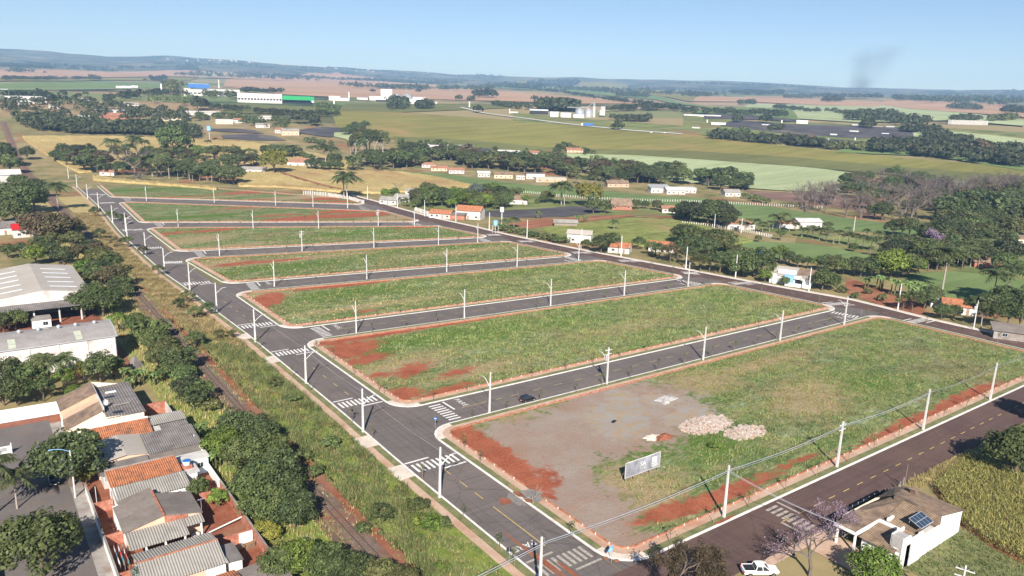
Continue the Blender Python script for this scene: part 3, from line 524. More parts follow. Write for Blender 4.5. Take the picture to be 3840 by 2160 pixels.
def lot(bi, P, patches):
    inner = fillet(P, 3.3, 3.4, 2)[::1]
    c = [Vector(((inner[2 * i][0] + inner[2 * i + 1][0]) / 2, (inner[2 * i][1] + inner[2 * i + 1][1]) / 2)) for i in range(4)]
    nx = int(np.clip((c[1] - c[0]).length / 1.1, 20, 170)); ny = int(np.clip((c[3] - c[0]).length / 1.1, 12, 70))
    s, t = np.meshgrid(np.linspace(0, 1, nx), np.linspace(0, 1, ny)); C4 = np.array([(p.x, p.y) for p in c])
    XY = (1 - s)[..., None] * (1 - t)[..., None] * C4[0] + s[..., None] * (1 - t)[..., None] * C4[1] + s[..., None] * t[..., None] * C4[2] + (1 - s)[..., None] * t[..., None] * C4[3]
    x, y = XY[..., 0].ravel(), XY[..., 1].ravel()
    A = {k: np.zeros(len(x)) for k in KEYS}
    for (px, py, rx, ry, ro, k, st) in patches:
        dx, dy = x - px, y - py; a = dx * math.cos(ro) + dy * math.sin(ro); b = -dx * math.sin(ro) + dy * math.cos(ro)
        A[k] = np.maximum(A[k], st * np.exp(-0.69 * ((a / rx) ** 2 + (b / ry) ** 2)))
    if bi == 0:                                                     # no rough grass where lorries drove
        for k in ('lush', 'dry'): A[k] *= np.clip(1 - A['gravel'] * .6, 0, 1)
    z = 0.05 + 0.05 * np.sin(x * .31 + 1.7 * np.sin(y * .23)) * np.cos(y * .37) + RNG.uniform(-.03, .03, len(x)) - 0.05 * np.clip(A['soil'], 0, 1)
    V = np.stack([x, y, z], -1); i, j = np.meshgrid(np.arange(ny - 1), np.arange(nx - 1), indexing='ij')
    F = np.stack([i * nx + j, i * nx + j + 1, (i + 1) * nx + j + 1, (i + 1) * nx + j], -1)
    me = npmesh('vacant_lot', V, F)
    for k in KEYS:
        at = me.attributes.new(k, 'FLOAT', 'POINT'); at.data.foreach_set('value', A[k].astype(np.float32))
    me.polygons.foreach_set('use_smooth', np.ones(len(me.polygons), bool))
    tag(link('vacant_lot', me, LOTM), kind='structure')
    return x.reshape(ny, nx), y.reshape(ny, nx), {k: A[k].reshape(ny, nx) for k in KEYS}
_pm = MB().box(-.075, .075, -.075, .075, 0, .44); POSTM = _pm.mesh('post'); POSTM.materials.append(M['kerb_white'])
ACCESS = [None] * 7
for bi, P in enumerate(BL):
    e0 = fillet(P, 0.0, 6.0); e1 = fillet(P, 0.42, 6.0); e2 = fillet(P, 1.7, 6.0); e3 = fillet(P, 3.15, 6.0); e4 = fillet(P, 3.4, 6.0)
    pv = ring('pavement', e2, .13, e3, .13, M['paving_tan']); tag(pv, kind='structure')
    ring('kerb', e0, 0, e0, .125, M['kerb_white'], pv); ring('kerb_top', e0, .125, e1, .132, M['kerb_white'], pv)
    ring('verge', e1, .128, e2, .126, M['verge_grass'], pv, corner_only=False); ring('corner_paving', e1, .13, e2, .13, M['paving_pale'], pv, corner_only=True)
    w = thing('brick_edging', 'low red brick edging wall with white stub posts around the ' + LOT_ORD[bi], 'wall', (e3[0][0], e3[0][1], 0), group='brick edgings of the vacant blocks')
    ox, oy = e3[0]; q3 = [(a - ox, b - oy) for a, b in e3]; q4 = [(a - ox, b - oy) for a, b in e4]
    if bi == 0:                                                     # the edging is broken open where lorries cross on the avenue side
        pass
    k = len(q3); mb = MB()
    for i in range(k):
        j = (i + 1) % k; a, b, c_, d = q3[i], q3[j], q4[j], q4[i]
        segs = [(0.0, 1.0)]
        if bi == 0 and math.hypot(a[0] - b[0], a[1] - b[1]) > 20 and abs(a[0] - b[0]) < 3 and a[0] + ox < 100:
            ya, yb = a[1] + oy, b[1] + oy; t0, t1 = sorted(((96.0 - ya) / (yb - ya), (90.5 - ya) / (yb - ya))); segs = [(0, t0), (t1, 1)]
        for s0, s1 in segs:
            L_ = lambda p, q, t: (p[0] + (q[0] - p[0]) * t, p[1] + (q[1] - p[1]) * t)
            mb.prism([L_(a, b, s0), L_(a, b, s1), L_(d, c_, s1), L_(d, c_, s0)], 0, .36)
    mb.build('wall', M['brick_low'], w)
    pts = np.array(q3 + [q3[0]]); dd = np.r_[0, np.cumsum(np.hypot(*np.diff(pts, axis=0).T))]; npst = min(290, int(dd[-1] / 3.1))
    for t in np.linspace(0, dd[-1], npst, endpoint=False):
        px = np.interp(t, dd, pts[:, 0]); py = np.interp(t, dd, pts[:, 1])
        if bi == 0 and px + ox < 80 and 90 < py + oy < 96.5: continue
        link('post', POSTM, None, w, (px + random.uniform(-.03, .03), py, 0), random.uniform(0, .3), (1, 1, random.uniform(.8, 1.15)))
    LOTMASK.append(lot(bi, P, PATCH[bi]))
# cross streets between the blocks
for a, b in ((0, 1), (1, 2), (2, 3), (3, 4), (4, 5), (5, 6)):
    A, B = BL[a], BL[b]
    ex = lambda p, q, t: (p[0] + (q[0] - p[0]) * t, p[1] + (q[1] - p[1]) * t)
    strip_sheet('road', [ex(A[3], A[2], -.02), ex(A[3], A[2], 1.02)], [ex(B[0], B[1], -.02), ex(B[0], B[1], 1.02)], M['asphalt'], 0.016)
for P in BL:                                                        # asphalt under the rounded kerb corners
    for i in range(4):
        c = Vector(P[i]); d0 = (Vector(P[i - 1]) - c).normalized() * 6.2; d1 = (Vector(P[(i + 1) % 4]) - c).normalized() * 6.2
        MB().add([(*c, .0145), (*(c + d1), .0145), (*(c + d0), .0145)], [(0, 1, 2)]).build('corner_asphalt', M['asphalt'], avenue)
# west side of the avenue: kerb, verge, footpath
def offset_line(pts, d):
    p = np.array(pts, float); t = np.gradient(p, axis=0); t /= np.hypot(t[:, 0], t[:, 1])[:, None]
    return [tuple(q) for q in p + np.stack([-t[:, 1], t[:, 0]], 1) * d]
_wk = resample(WK, 60); wk = [tuple(p) for p in _wk]
def ribbon(name, a, b, za, zb, m, parent=None):
    mb = MB(); n = len(a); mb.add([(x, y, za) for x, y in a] + [(x, y, zb) for x, y in b], [(i, i + 1, n + i + 1, n + i) for i in range(n - 1)]); return mb.build(name, m, parent)
fp = ribbon('pavement', offset_line(wk, 1.8), offset_line(wk, 3.3), .12, .1, M['paving_tan']); tag(fp, kind='structure')
ribbon('kerb', wk, wk, 0, .125, M['kerb_white'], fp); ribbon('kerb_top', wk, offset_line(wk, .42), .125, .13, M['kerb_white'], fp); ribbon('verge', offset_line(wk, .42), offset_line(wk, 1.8), .128, .12, M['verge_grass'], fp)
_rn = [tuple(p) for p in resample(RN_, 60)]
fr = ribbon('pavement', offset_line(_rn, -.35), offset_line(_rn, -2.4), .13, .12, M['paving_pale']); tag(fr, kind='structure')
ribbon('kerb', _rn, _rn, 0, .125, M['kerb_white'], fr); ribbon('kerb_top', _rn, offset_line(_rn, -.35), .125, .13, M['kerb_white'], fr)
f1 = MB().box(112, 240, 56.6, 58.2, 0, .12).build('pavement', M['verge_grass']); tag(f1, kind='structure')
# corner slabs opposite the junctions, on the avenue's west footpath
for y0 in (127.5, 112.5, 185, 208, 268):
    sx = float(np.interp(y0, _wk[:, 1], _wk[:, 0]))
    MB().box(sx - 3.6, sx - .43, y0 - 2.6, y0 + 2.6, 0, .145).build('corner_paving', M['paving_pale'], fp)
# ------------------------------------------------------------------ road markings
def quad(name, a, b, w, m, parent, z):
    a, b = Vector(a), Vector(b); d = (b - a).normalized(); n = Vector((-d.y, d.x)) * (w / 2)
    return MB().add([(*(a - n), z), (*(b - n), z), (*(b + n), z), (*(a + n), z)], [(0, 1, 2, 3)]).build(name, m, parent)
def zebra(a, b, length, m, parent, z, n=9, w=.5, stop=True, stop_sides=(1, -1), gap0=.06):
    """crossing from kerb a to kerb b; stripes run across the line a-b, stop lines either side"""
    a, b = Vector(a), Vector(b); d = (b - a).normalized(); nr = Vector((-d.y, d.x)); L = (b - a).length
    for i in range(n):
        p = a + d * L * (gap0 + (1 - 2 * gap0) * (i + .5) / n)
        quad('crosswalk_stripe', p - nr * length / 2, p + nr * length / 2, w, m, parent, z)
    for sgn, h0, h1 in ((1, .03, .5), (-1, .5, .97)):
        if sgn in stop_sides: quad('stop_line', a + d * L * h0 + nr * sgn * (length / 2 + 1.1), a + d * L * h1 + nr * sgn * (length / 2 + 1.1), .45, m, parent, z)
def edge_x(pl, y): p = np.array(pl); return float(np.interp(y, p[:, 1], p[:, 0]))
ZA = .0085
for y0 in (112.5, 147.5, 188.5, 217.5):
    zebra((edge_x(WK, y0), y0), (edge_x(EK, y0), y0), 3.2, M['white_paint'], avenue, ZA)
for wpt, ept in (((60.6,279.9), (71.1,280)), ((63,321.7), (70.8,320.5)), ((60.3,357.3), (70.9,356.4)), ((62.8,410.1), (73.1,410.5)), ((64.4,450.2), (74.2,450.9)), ((68.8,520.4), (78,521.2)), ((69.5,569.4), (79.9,565.2))):
    zebra(wpt, ept, 3.4, M['white_paint'], avenue, ZA, n=9, w=.55)
zebra((edge_x(WK, 75), 74.9), (edge_x(EK, 75), 74.9), 3.2, M['worn_paint'], avenue, ZA, w=.55)
zebra((106.2, 68.0), (106.2, 58.6), 3.0, M['worn_paint'], roadS1, .0165, n=8, w=.55, stop_sides=(1, -1))

streets = [o for o in C.objects if o.name.startswith('road')][3:]
WC = []
for si, (a, b) in enumerate(((0, 1), (1, 2), (2, 3), (3, 4), (4, 5), (5, 6))):
    A, B = BL[a], BL[b]; st = streets[si]
    def at(t, s, A=A, B=B):
        p = Vector(A[3]).lerp(Vector(A[2]), t); q = Vector(B[0]).lerp(Vector(B[1]), t); return p.lerp(q, s)
    Lm = (Vector(A[2]) - Vector(A[3])).length; z = .0205
    for t in (8.5 / Lm, 1 - 9.0 / Lm):
        zebra(at(t, .02), at(t, .98), 3.0, M['white_paint'], st, z, n=8, w=.5, stop_sides=(-1,) if t < .5 else (1,))
        tt = 14.5 / Lm if t < .5 else 1 - 14.5 / Lm
        if si < 3:                                                  # PARE painted on the stop approach
            cu = bpy.data.curves.new('road_word', 'FONT'); cu.body = 'PARE'; cu.size = 1.9; cu.align_x = 'CENTER'; cu.align_y = 'CENTER'; cu.space_character = 1.1
            tmp = bpy.data.objects.new('tmp', cu); C.objects.link(tmp); dg = bpy.context.evaluated_depsgraph_get(); me = bpy.data.meshes.new_from_object(tmp.evaluated_get(dg)); bpy.data.objects.remove(tmp); bpy.data.curves.remove(cu)
            me.materials.clear(); p = at(tt, .74 if t < .5 else .26); link('road_lettering', me, M['white_paint'], st, (p.x, p.y, z), math.radians(90 if t > .5 else -90))
    nd = int(Lm / 6.6)
    for k in range(3, nd - 3):
        c = k * 6.6 / Lm; quad('lane_dash', at(c, .5), at(c + 2.4 / Lm, .5), .16, M['yellow_paint'], st, z)
    quad('lane_line', at(13 / Lm, .5), at(24 / Lm, .5), .16, M['yellow_paint'], st, z); quad('lane_line', at(1 - 26 / Lm, .5), at(1 - 13 / Lm, .5), .16, M['yellow_paint'], st, z)
def mid(y): return (edge_x(WK, y) + edge_x(EK, y)) / 2
for y in np.arange(152.5, 184, 6.4): quad('lane_dash', (mid(y), y), (mid(y + 2.2), y + 2.2), .17, M['yellow_paint'], avenue, ZA)
for y in np.arange(222, 500, 6.4):
    if not any(abs(y - q) < 12 for q in (262, 305, 325, 375, 420, 445, 480)): quad('lane_dash', (mid(y), y), (mid(y + 2.2), y + 2.2), .17, M['yellow_paint'], avenue, ZA)
for y in (96.5, 101.5, 107.0): quad('lane_dash', (66.6, y), (66.6, y + 2.6), .17, M['yellow_paint'], avenue, ZA)
quad('lane_line', (66.6, 79.5), (66.6, 93.5), .18, M['yellow_paint'], avenue, ZA)
for x in np.arange(104, 215, 4.55): quad('lane_dash', (x, 63.3), (x + 1.9, 63.3), .17, M['yellow_paint'], roadS1, .0165)
for (p, q) in (((248.8,115.6), (258.2,112.8)),):
    pass
def rr(t):                                                          # points across road R
    a = resample(RS_, 200)[int(t * 199)]; b = resample(RN_, 200)[int(t * 199)]; return tuple(a), tuple(b)
for pa, pb in (((247.5,114.5), (258.2,113.7)), ((244.5,142.5), (254.8,139.7)), ((240.6,180.6), (250.7,178.8)), ((238.7,204), (245.2,201.1)), ((232.2,235.1), (241.5,232.4)), ((225.9,259.6), (235.5,257.5)), ((221.4,294.6), (229.6,293.4)), ((218.1,317.7), (225.5,316.3))):
    zebra(pa, pb, 3.0, M['white_paint'], roadR, .0125, n=8, w=.55)
ctr = (resample(RS_, 300) + resample(RN_, 300)) / 2
for k in range(20, 200, 3):
    quad('lane_dash', tuple(ctr[k]), tuple(ctr[k] + (ctr[k + 1] - ctr[k]) * .9), .16, M['yellow_paint'], roadR, .0125)
# red mud carried onto the avenue by lorries, and a gravel spill at the break in the edging
def blob(name, c, rx, ry, m, parent, z, seed, n=28):
    r = random.Random(seed); k = [r.uniform(.7, 1.2) for _ in range(n)]; k = [(k[i - 1] + k[i] * 2 + k[(i + 1) % n]) / 4 for i in range(n)]
    return MB().add([(c[0] + math.cos(2 * math.pi * i / n) * rx * k[i], c[1] + math.sin(2 * math.pi * i / n) * ry * k[i], z) for i in range(n)], [tuple(range(n))]).build(name, m, parent)
blob('gravel_spill', (71.2, 93.2), 1.0, 2.6, M['spilt_gravel'], avenue, .0105, 1)
blob('mud_spill', (69.3, 93.8), 1.0, 1.3, M['red_soil'], avenue, .0115, 2)
blob('mud_spill', (72.6, 94.5), .7, 1.3, M['red_soil'], avenue, .14, 3); blob('mud_spill', (72.8, 92.0), .7, 1.2, M['red_soil'], avenue, .14, 4)
blob('gravel_spill', (74.2, 92.6), 1.6, 2.4, M['spilt_gravel'], avenue, .146, 5)
blob('mud_trail', (63.6, 79.0), .35, 7.5, M['red_soil'], avenue, .0105, 6); blob('mud_trail', (64.2, 74.5), .3, 5.5, M['red_soil'], avenue, .0115, 7); blob('mud_trail', (65.6, 72.0), .45, 3.5, M['red_soil'], avenue, .0112, 8)
blob('mud_stain', (96, 68.9), 3, .35, M['red_soil'], roadS1, .138, 9)
# ------------------------------------------------------------------ street furniture
def pole_mesh(h, w0=.44, w1=.26):
    mb = MB(); mb.add([(-w0 / 2, -w0 / 3, 0), (w0 / 2, -w0 / 3, 0), (w0 / 2, w0 / 3, 0), (-w0 / 2, w0 / 3, 0), (-w1 / 2, -w1 / 3, h), (w1 / 2, -w1 / 3, h), (w1 / 2, w1 / 3, h), (-w1 / 2, w1 / 3, h)],
                      [(3, 2, 1, 0), (4, 5, 6, 7), (0, 1, 5, 4), (1, 2, 6, 5), (2, 3, 7, 6), (3, 0, 4, 7)])
    for k in range(5):                                              # recessed steps of the double-T shaft shown as raised rungs
        z = .9 + k * .75; w = w0 + (w1 - w0) * z / h; mb.box(-w * .3, w * .3, -w / 3 - .012, w / 3 + .012, z, z + .35)
    return mb.mesh('pole')
PH = 9.5
POLE = pole_mesh(PH); POLE.materials.append(M['pole_concrete'])
ARM = MB().tube([(0, 0, 5.9), (.9, 0, 6.7), (1.9, 0, 7.45), (2.5, 0, 7.6)], .075, 6).mesh('lamp_arm'); ARM.materials.append(M['pole_concrete'])
LAMP = MB().add([(2.4, -.17, 7.55), (3.2, -.14, 7.6), (3.2, .14, 7.6), (2.4, .17, 7.55), (2.4, -.13, 7.71), (3.1, -.1, 7.72), (3.1, .1, 7.72), (2.4, .13, 7.71)], [(3, 2, 1, 0), (4, 5, 6, 7), (0, 1, 5, 4), (1, 2, 6, 5), (2, 3, 7, 6), (3, 0, 4, 7)]).mesh('lamp_head'); LAMP.materials.append(M['metal_grey'])
XARM = MB().box(-1.1, 1.1, -.06, .06, PH - .75, PH - .62).box(-1.1, 1.1, -.06, .06, PH - 1.75, PH - 1.62).mesh('crossarm'); XARM.materials.append(M['pole_concrete'])
INS = MB().cyl(0, 0, 0, .22, .06, .04, 8).mesh('insulator'); INS.materials.append(M['metal_grey'])
TRF = MB().cyl(0, .55, 6.3, 7.5, .36, .36, 12).cyl(0, .55, 7.5, 7.62, .3, .2, 12).mesh('transformer'); TRF.materials.append(M['metal_grey'])
BRK = MB().tube([(0, 0, PH - .35), (.45, 0, PH - .3), (.5, 0, PH - 1.1), (0, 0, PH - 1.15)], .03, 5).mesh('cable_bracket'); BRK.materials.append(M['steel_galv'])
def lamp_pole(p, rz, label, group, arm=True, xarm=False, trafo=False, brk=False, name='lamp_pole', h=1.0):
    t = thing(name, label, 'lamp pole' if arm else 'utility pole', (p[0], p[1], 0), rz, group)
    t.rotation_euler = (random.uniform(-.006, .006), random.uniform(-.006, .006), rz)
    link('pole', POLE, None, t, sc=(1, 1, h))
    if arm: a = link('lamp_arm', ARM, None, t); link('lamp_head', LAMP, None, a)
    if xarm:
        x = link('crossarm', XARM, None, t, rz=math.pi / 2)
        for k in (-1, -.35, .35, 1): link('insulator', INS, None, x, (k, 0, PH - .62))
    if trafo: link('transformer', TRF, None, t)
    if brk: link('cable_bracket', BRK, None, t)
    return t
PI2 = math.pi / 2
ORD = 'first second third fourth fifth sixth seventh eighth ninth tenth eleventh twelfth thirteenth fourteenth fifteenth sixteenth'.split()
def row(pts, rz, label, group, name='lamp_pole', **kw): return [lamp_pole(p, rz, ORD[i] + ' ' + label, group, name=name, **kw) for i, p in enumerate(pts)]
avp = [(60.5,100.8),(61,132)] + [(61.5,164.3),(61.5,201.4),(61.2,237.8),(61.2,271),(59.9,303),(61,342.8),(61.8,388.7)] + [(64,404.8),(63.2,436.1),(65,494.2),(66,544.1),(68.3,611.9),(70,672)]
row(avp, 0.0, 'white concrete lamp pole up the avenue, counted from the wide brownish road', 'lamp poles along the avenue')
row([(88.5,126.6)] + [(157.7,125.2),(191.8,124.9),(225.4,124.4)], PI2, 'white lamp pole along the hatchback street, counted from the avenue', 'lamp poles of the hatchback street')
lamp_pole((122.7,125.7), PI2, 'concrete pole with crossarms and grey transformer on the street of the black hatchback', 'transformer poles', True, True, True)
row([(88.8,195.5),(124,192.3),(157.1,190.2),(189.8,188.4)] + [(221.9,186.5)], PI2, 'white lamp pole from the avenue, between second and third block', 'lamp poles of the second cross street')
row([(87.7,261.8)] + [(121.3,256.6),(154.3,252.8),(185.5,247.7),(216.9,244.6)], PI2, 'white lamp pole from the avenue, between third and fourth block', 'lamp poles of the third cross street')
row([(86.5,326.1)] + [(151.4,312.2),(181.5,305),(202,302.4)], PI2, 'white lamp pole from the avenue, between fourth and fifth block', 'lamp poles of the fourth cross street')
lamp_pole((120,319.2), PI2, 'concrete pole with crossarms and transformer on the cross street between fourth and fifth block', 'transformer poles', True, True, True)
row([(88.8,408),(120.4,387.9),(149.8,373.6)] + [(199.9,361.7)], PI2, 'white lamp pole from the avenue, between fifth and sixth block', 'lamp poles of the fifth cross street')
lamp_pole((180.3,366.1), PI2, 'concrete pole with crossarms and transformer on the cross street between fifth and sixth block', 'transformer poles', True, True, True)
row([(95.7,520.7),(130.6,496.6),(160.1,468.4),(178.2,452.4)], PI2, 'white lamp pole from the avenue, on the street below the corn', 'lamp poles of the sixth cross street')
s1p = [(96.7,69.5),(162.5,68.8)] + [(195.1,68.7)]
row(s1p, -PI2, 'cable-carrying white concrete pole along the wide brownish road, counted from the avenue', 'cable poles of the wide road', name='utility_pole', arm=False, brk=True)
lamp_pole((130,69.3), -PI2, 'leaning concrete pole with crossarms and black number plate beside the wide brownish road', 'cable poles of the wide road', False, True, False, True, name='utility_pole')
_bp = (58,69.9,9.5); lamp_pole((_bp[0], _bp[1]), 0, 'concrete pole under the cables beside the worn crosswalk at the avenue corner', None, False, False, False, True, name='utility_pole')
row([(260.3,125.1),(256.1,157.1),(251.8,187.6),(246.9,209.6)] + [(241,242.9),(237.5,266.5),(231.2,301),(228.6,331.2)] + [(228.1,364.1),(222.2,389.6),(224.3,428),(225.4,473.4),(195.6,439.4)], 2.6, 'white pole past the gardens, counted from the red tiled roof outwards', 'poles of the road past the houses', name='utility_pole', arm=False)
lamp_pole((258.4,99.4), 0.5, 'concrete pole with lamp and meter boxes beside the house with red tiled roof', None, True, False, True)
_p = (99.9,34.3,9.5); lamp_pole((_p[0], _p[1]), 0.3, 'concrete pole top with curled cables behind the solar-panel house', None, False, True, False, True, name='utility_pole')
for p, lb in (((347.5,276.7), 'wooden fence-line pole at the young corn field edge'), ((349.5,259.6), 'pale pole by the palms of the orange-roofed farmhouse'), ((418.6,233.1), 'slim pole standing in the green field behind the palms')):
    lamp_pole(p, 0, lb, None, False, name='utility_pole', h=.9)
def cable(a, b, sag, rad, label, m='cable_bundle', n=18, group=None, cat='cable'):
    a, b = Vector(a), Vector(b); pts = []
    for i in range(n + 1):
        t = i / n; p = a.lerp(b, t); p.z -= sag * 4 * t * (1 - t); pts.append(p - a)
    o = MB().tube(pts, rad, 5).build('power_cable', M[m], None, a); tag(o, label, cat, group); return o
_s1 = [(195.1,68.7), (162.5,68.8), (130,69.3), (96.7,69.5)]
_s1 = [(x, y, 9.0) for x, y in _s1]; _bpt = (_bp[0], _bp[1], 8.9)
_seq = [(2 * _s1[0][0] - _s1[1][0], _s1[0][1], 9.0)] + _s1 + [(_bpt[0] + .4, _bpt[1], 8.9), (_bpt[0] - 45, _bpt[1] - 3, 8.9)]
for i in range(len(_seq) - 1):
    a, b = _seq[i], _seq[i + 1]
    thick = .045 if i >= 2 else .022
    for dz in ((0, .28) if i >= 2 else (0, .2)):
        cable((a[0] + .3, a[1] - .4, a[2] - dz), (b[0] + .3, b[1] - .4, b[2] - dz), .55 + dz * .4, thick if dz == 0 else thick * .6, 'grey overhead power cable strung between poles along the wide road', group='overhead cables of the wide road')
for i in range(10): cable((avp[i][0], avp[i][1], 8.9), (avp[i + 1][0], avp[i + 1][1], 8.9), .6, .02, ORD[i] + ' span of thin overhead cable along the avenue, counted from the wide road', group='overhead cables of the avenue')
hx = (105.2,53.9,3.5)
for dz in (0, .25): cable((_s1[3][0], _s1[3][1], 8.6 - dz), (hx[0], hx[1], 3.7 - dz * .3), .5, .03 if dz == 0 else .02, 'service cable crossing the worn crosswalk down to the solar-panel house', group='service cables of the solar-panel house')
_pp = (99.9,34.3,9.5)
for dz in (0, .35): cable((110.5, 45.2, 3.2 - dz), (_pp[0], _pp[1], 9.0 - dz), .3, .02, 'service cable from the white house wall to the pole behind it', group='cables behind the solar-panel house')
# saplings are planted with the vegetation
def sign(p, label, plate, z=2.1, w=.55, h=.5, rz=0.0, group=None, m='sign_blue', tilt=0):
    t = thing('street_sign', label, 'sign', (p[0], p[1], 0), rz, group)
    MB().cyl(0, 0, 0, z + h, .035, .035, 8).build('post', M['steel_galv'], t)
    pl = MB().box(-w / 2, w / 2, -.07, -.045, z, z + h).build('plate', M[m], t)
    MB().box(-w * .38, w * .38, -.074, -.0705, z + h * .35, z + h * .55).build('print_line', M['white_paint'], pl)
    return t
sign((74.4,125.9), 'blue street name sign on the rounded pavement corner by the hatchback street', 'x', 2.0, .6, .5, -.6)
sign((59.3,78.9), 'dark round-cornered traffic sign on the avenue verge near the muddy crossing', 'x', 2.0, .6, .6, 2.6, m='dark')
sign((61.8,139.1), 'small sign on a thin post on the avenue verge near the railway grass', 'x', 1.9, .5, .5, 2.4, m='dark')
sign((241,127.6), 'red and green sign post at the corner below the crossing by the red-roofed house', 'x', 1.9, .5, .5, .4, m='lamp_red')
# bent blue sign at the avenue corner
c = (72.1,70.6); t = thing('street_sign', 'bright blue crumpled sign plate leaning over a thin post on the tan corner pavement', 'sign', (c[0], c[1], .13), 0.4)
MB().cyl(0, 0, 0, 2.3, .04, .035, 8).build('post', M['steel_galv'], t)
MB().add([(-.9, 0, 2.05), (-.1, -.15, 2.2), (.8, .1, 2.1), (.95, .35, 2.3), (.1, .3, 2.45), (-.8, .3, 2.25), (-.9, 0, 1.98), (-.1, -.15, 2.13), (.8, .1, 2.03), (.95, .35, 2.23), (.1, .3, 2.38), (-.8, .3, 2.18)], [(0, 1, 4, 5), (1, 2, 3, 4), (11, 10, 7, 6), (10, 9, 8, 7), (0, 6, 7, 1), (1, 7, 8, 2), (2, 8, 9, 3), (3, 9, 10, 4), (4, 10, 11, 5), (5, 11, 6, 0)]).build('plate', M['tank_light'], t)
for p in [(72.1,71.8),(73,70.4)]:
    o = MB().cyl(0, 0, 0, .02, .42, .42, 20).build('manhole_cover', M['red_earth'], None, (p[0], p[1], .135)); tag(o, 'round rusty manhole cover in the tan corner pavement', 'manhole cover', 'manhole covers of the corner pavement')
# PARE lettering on the avenue near the mud trail
cu = bpy.data.curves.new('w', 'FONT'); cu.body = 'PARE'; cu.size = 1.9; cu.align_x = 'CENTER'; cu.align_y = 'CENTER'
tmp = bpy.data.objects.new('tmp', cu); C.objects.link(tmp); dg = bpy.context.evaluated_depsgraph_get(); me = bpy.data.meshes.new_from_object(tmp.evaluated_get(dg)); bpy.data.objects.remove(tmp); bpy.data.curves.remove(cu); me.materials.clear()
link('road_lettering', me, M['white_paint'], avenue, (63.9, 81.3, .0098), math.pi)
# ------------------------------------------------------------------ billboard
bA = Vector((87.0, 87.2)); bB = Vector((94.1, 89.7))
_a = (91.8,88.2); _b = (100,87.4)
bA, bB = Vector((91.0, 87.1)), Vector((99.9, 87.1)); bd = (bB - bA); bL = bd.length; bt = thing('billboard', 'grey advertising billboard on dark legs standing in the grass of the vacant block', 'billboard', (bA.x, bA.y, 0), math.atan2(bd.y, bd.x))
MB().box(0, bL, -.03, .03, 1.05, 3.9).build('panel', M['billboard_face'], bt)
fr_ = MB(); fr_.box(-.06, 0, -.05, .05, 1.0, 3.95); fr_.box(bL, bL + .06, -.05, .05, 1.0, 3.95); fr_.box(-.06, bL + .06, -.05, .05, 3.9, 3.97); fr_.box(-.06, bL + .06, -.05, .05, .98, 1.05); fr_.build('frame', M['white_paint'], bt)
MB().box(0.02, bL - .02, .035, .05, 1.07, 3.88).build('backing', M['dark'], bt)
for k in range(5):
    x = .3 + k * (bL - .6) / 4; MB().box(x - .05, x + .05, .04, .16, 0, 3.6).tube([(x, .1, 2.6), (x, 1.7, 0.0)], .045, 5).build('leg', M['wood_grey'], bt)
def lettering(txt, size, x, z, m, parent, y=-.036):
    cu = bpy.data.curves.new('w', 'FONT'); cu.body = txt; cu.size = size; cu.align_x = 'CENTER'; cu.extrude = .002
    tmp = bpy.data.objects.new('tmp', cu); C.objects.link(tmp); dg = bpy.context.evaluated_depsgraph_get(); me = bpy.data.meshes.new_from_object(tmp.evaluated_get(dg)); bpy.data.objects.remove(tmp); bpy.data.curves.remove(cu); me.materials.clear()
    o = link('lettering', me, m, parent, (x, y, z)); o.rotation_euler = (math.pi / 2, 0, 0); return o
lettering('SA', 1.35, bL * .5, 2.3, M['white_paint'], bt); lettering('STA. ALI', .45, bL * .5, 1.75, M['white_paint'], bt)
MB().box(bL * .76, bL * .9, -.04, -.034, 2.3, 3.35).build('white_emblem', M['white_paint'], bt)
MB().box(bL * .75, bL * .92, -.04, -.034, 1.95, 2.12).box(bL * .75, bL * .97, -.04, -.034, 1.62, 1.72).box(bL * .8, bL * .97, -.04, -.034, 1.36, 1.46).build('print_line', M['white_paint'], bt)
# ------------------------------------------------------------------ vehicles
def loft(mb, secs):
    """closed loft: secs = list of rings (same count)"""
    n = len(secs[0]); b = len(mb.v)
    for s_ in secs: mb.v.extend([tuple(p) for p in s_])
    for i in range(len(secs) - 1):
        for k in range(n): mb.f.append((b + i * n + k, b + i * n + (k + 1) % n, b + (i + 1) * n + (k + 1) % n, b + (i + 1) * n + k)); mb.mi.append(mb.cur)
    mb.f.append(tuple(b + k for k in reversed(range(n)))); mb.f.append(tuple(b + (len(secs) - 1) * n + k for k in range(n))); mb.mi += [mb.cur] * 2
def sec(x, w, z0, z1, c=.12):
    return [(x, -w + c, z0), (x, w - c, z0), (x, w, z0 + c), (x, w, z1 - c), (x, w - c * 1.2, z1), (x, -w + c * 1.2, z1), (x, -w, z1 - c), (x, -w, z0 + c)]
def wheel(t, x, y, r):
    w = link('wheel', None, None, t, (x, y, r)); w.empty_display_size = .2
    MB().tube([(0, -.1, 0), (0, .1, 0)], [r, r], 16).build('tyre', M['rubber'], w)
    MB().tube([(0, -.115, 0), (0, .115, 0)], [r * .62, r * .62], 12).build('rim', M['chrome'], w)
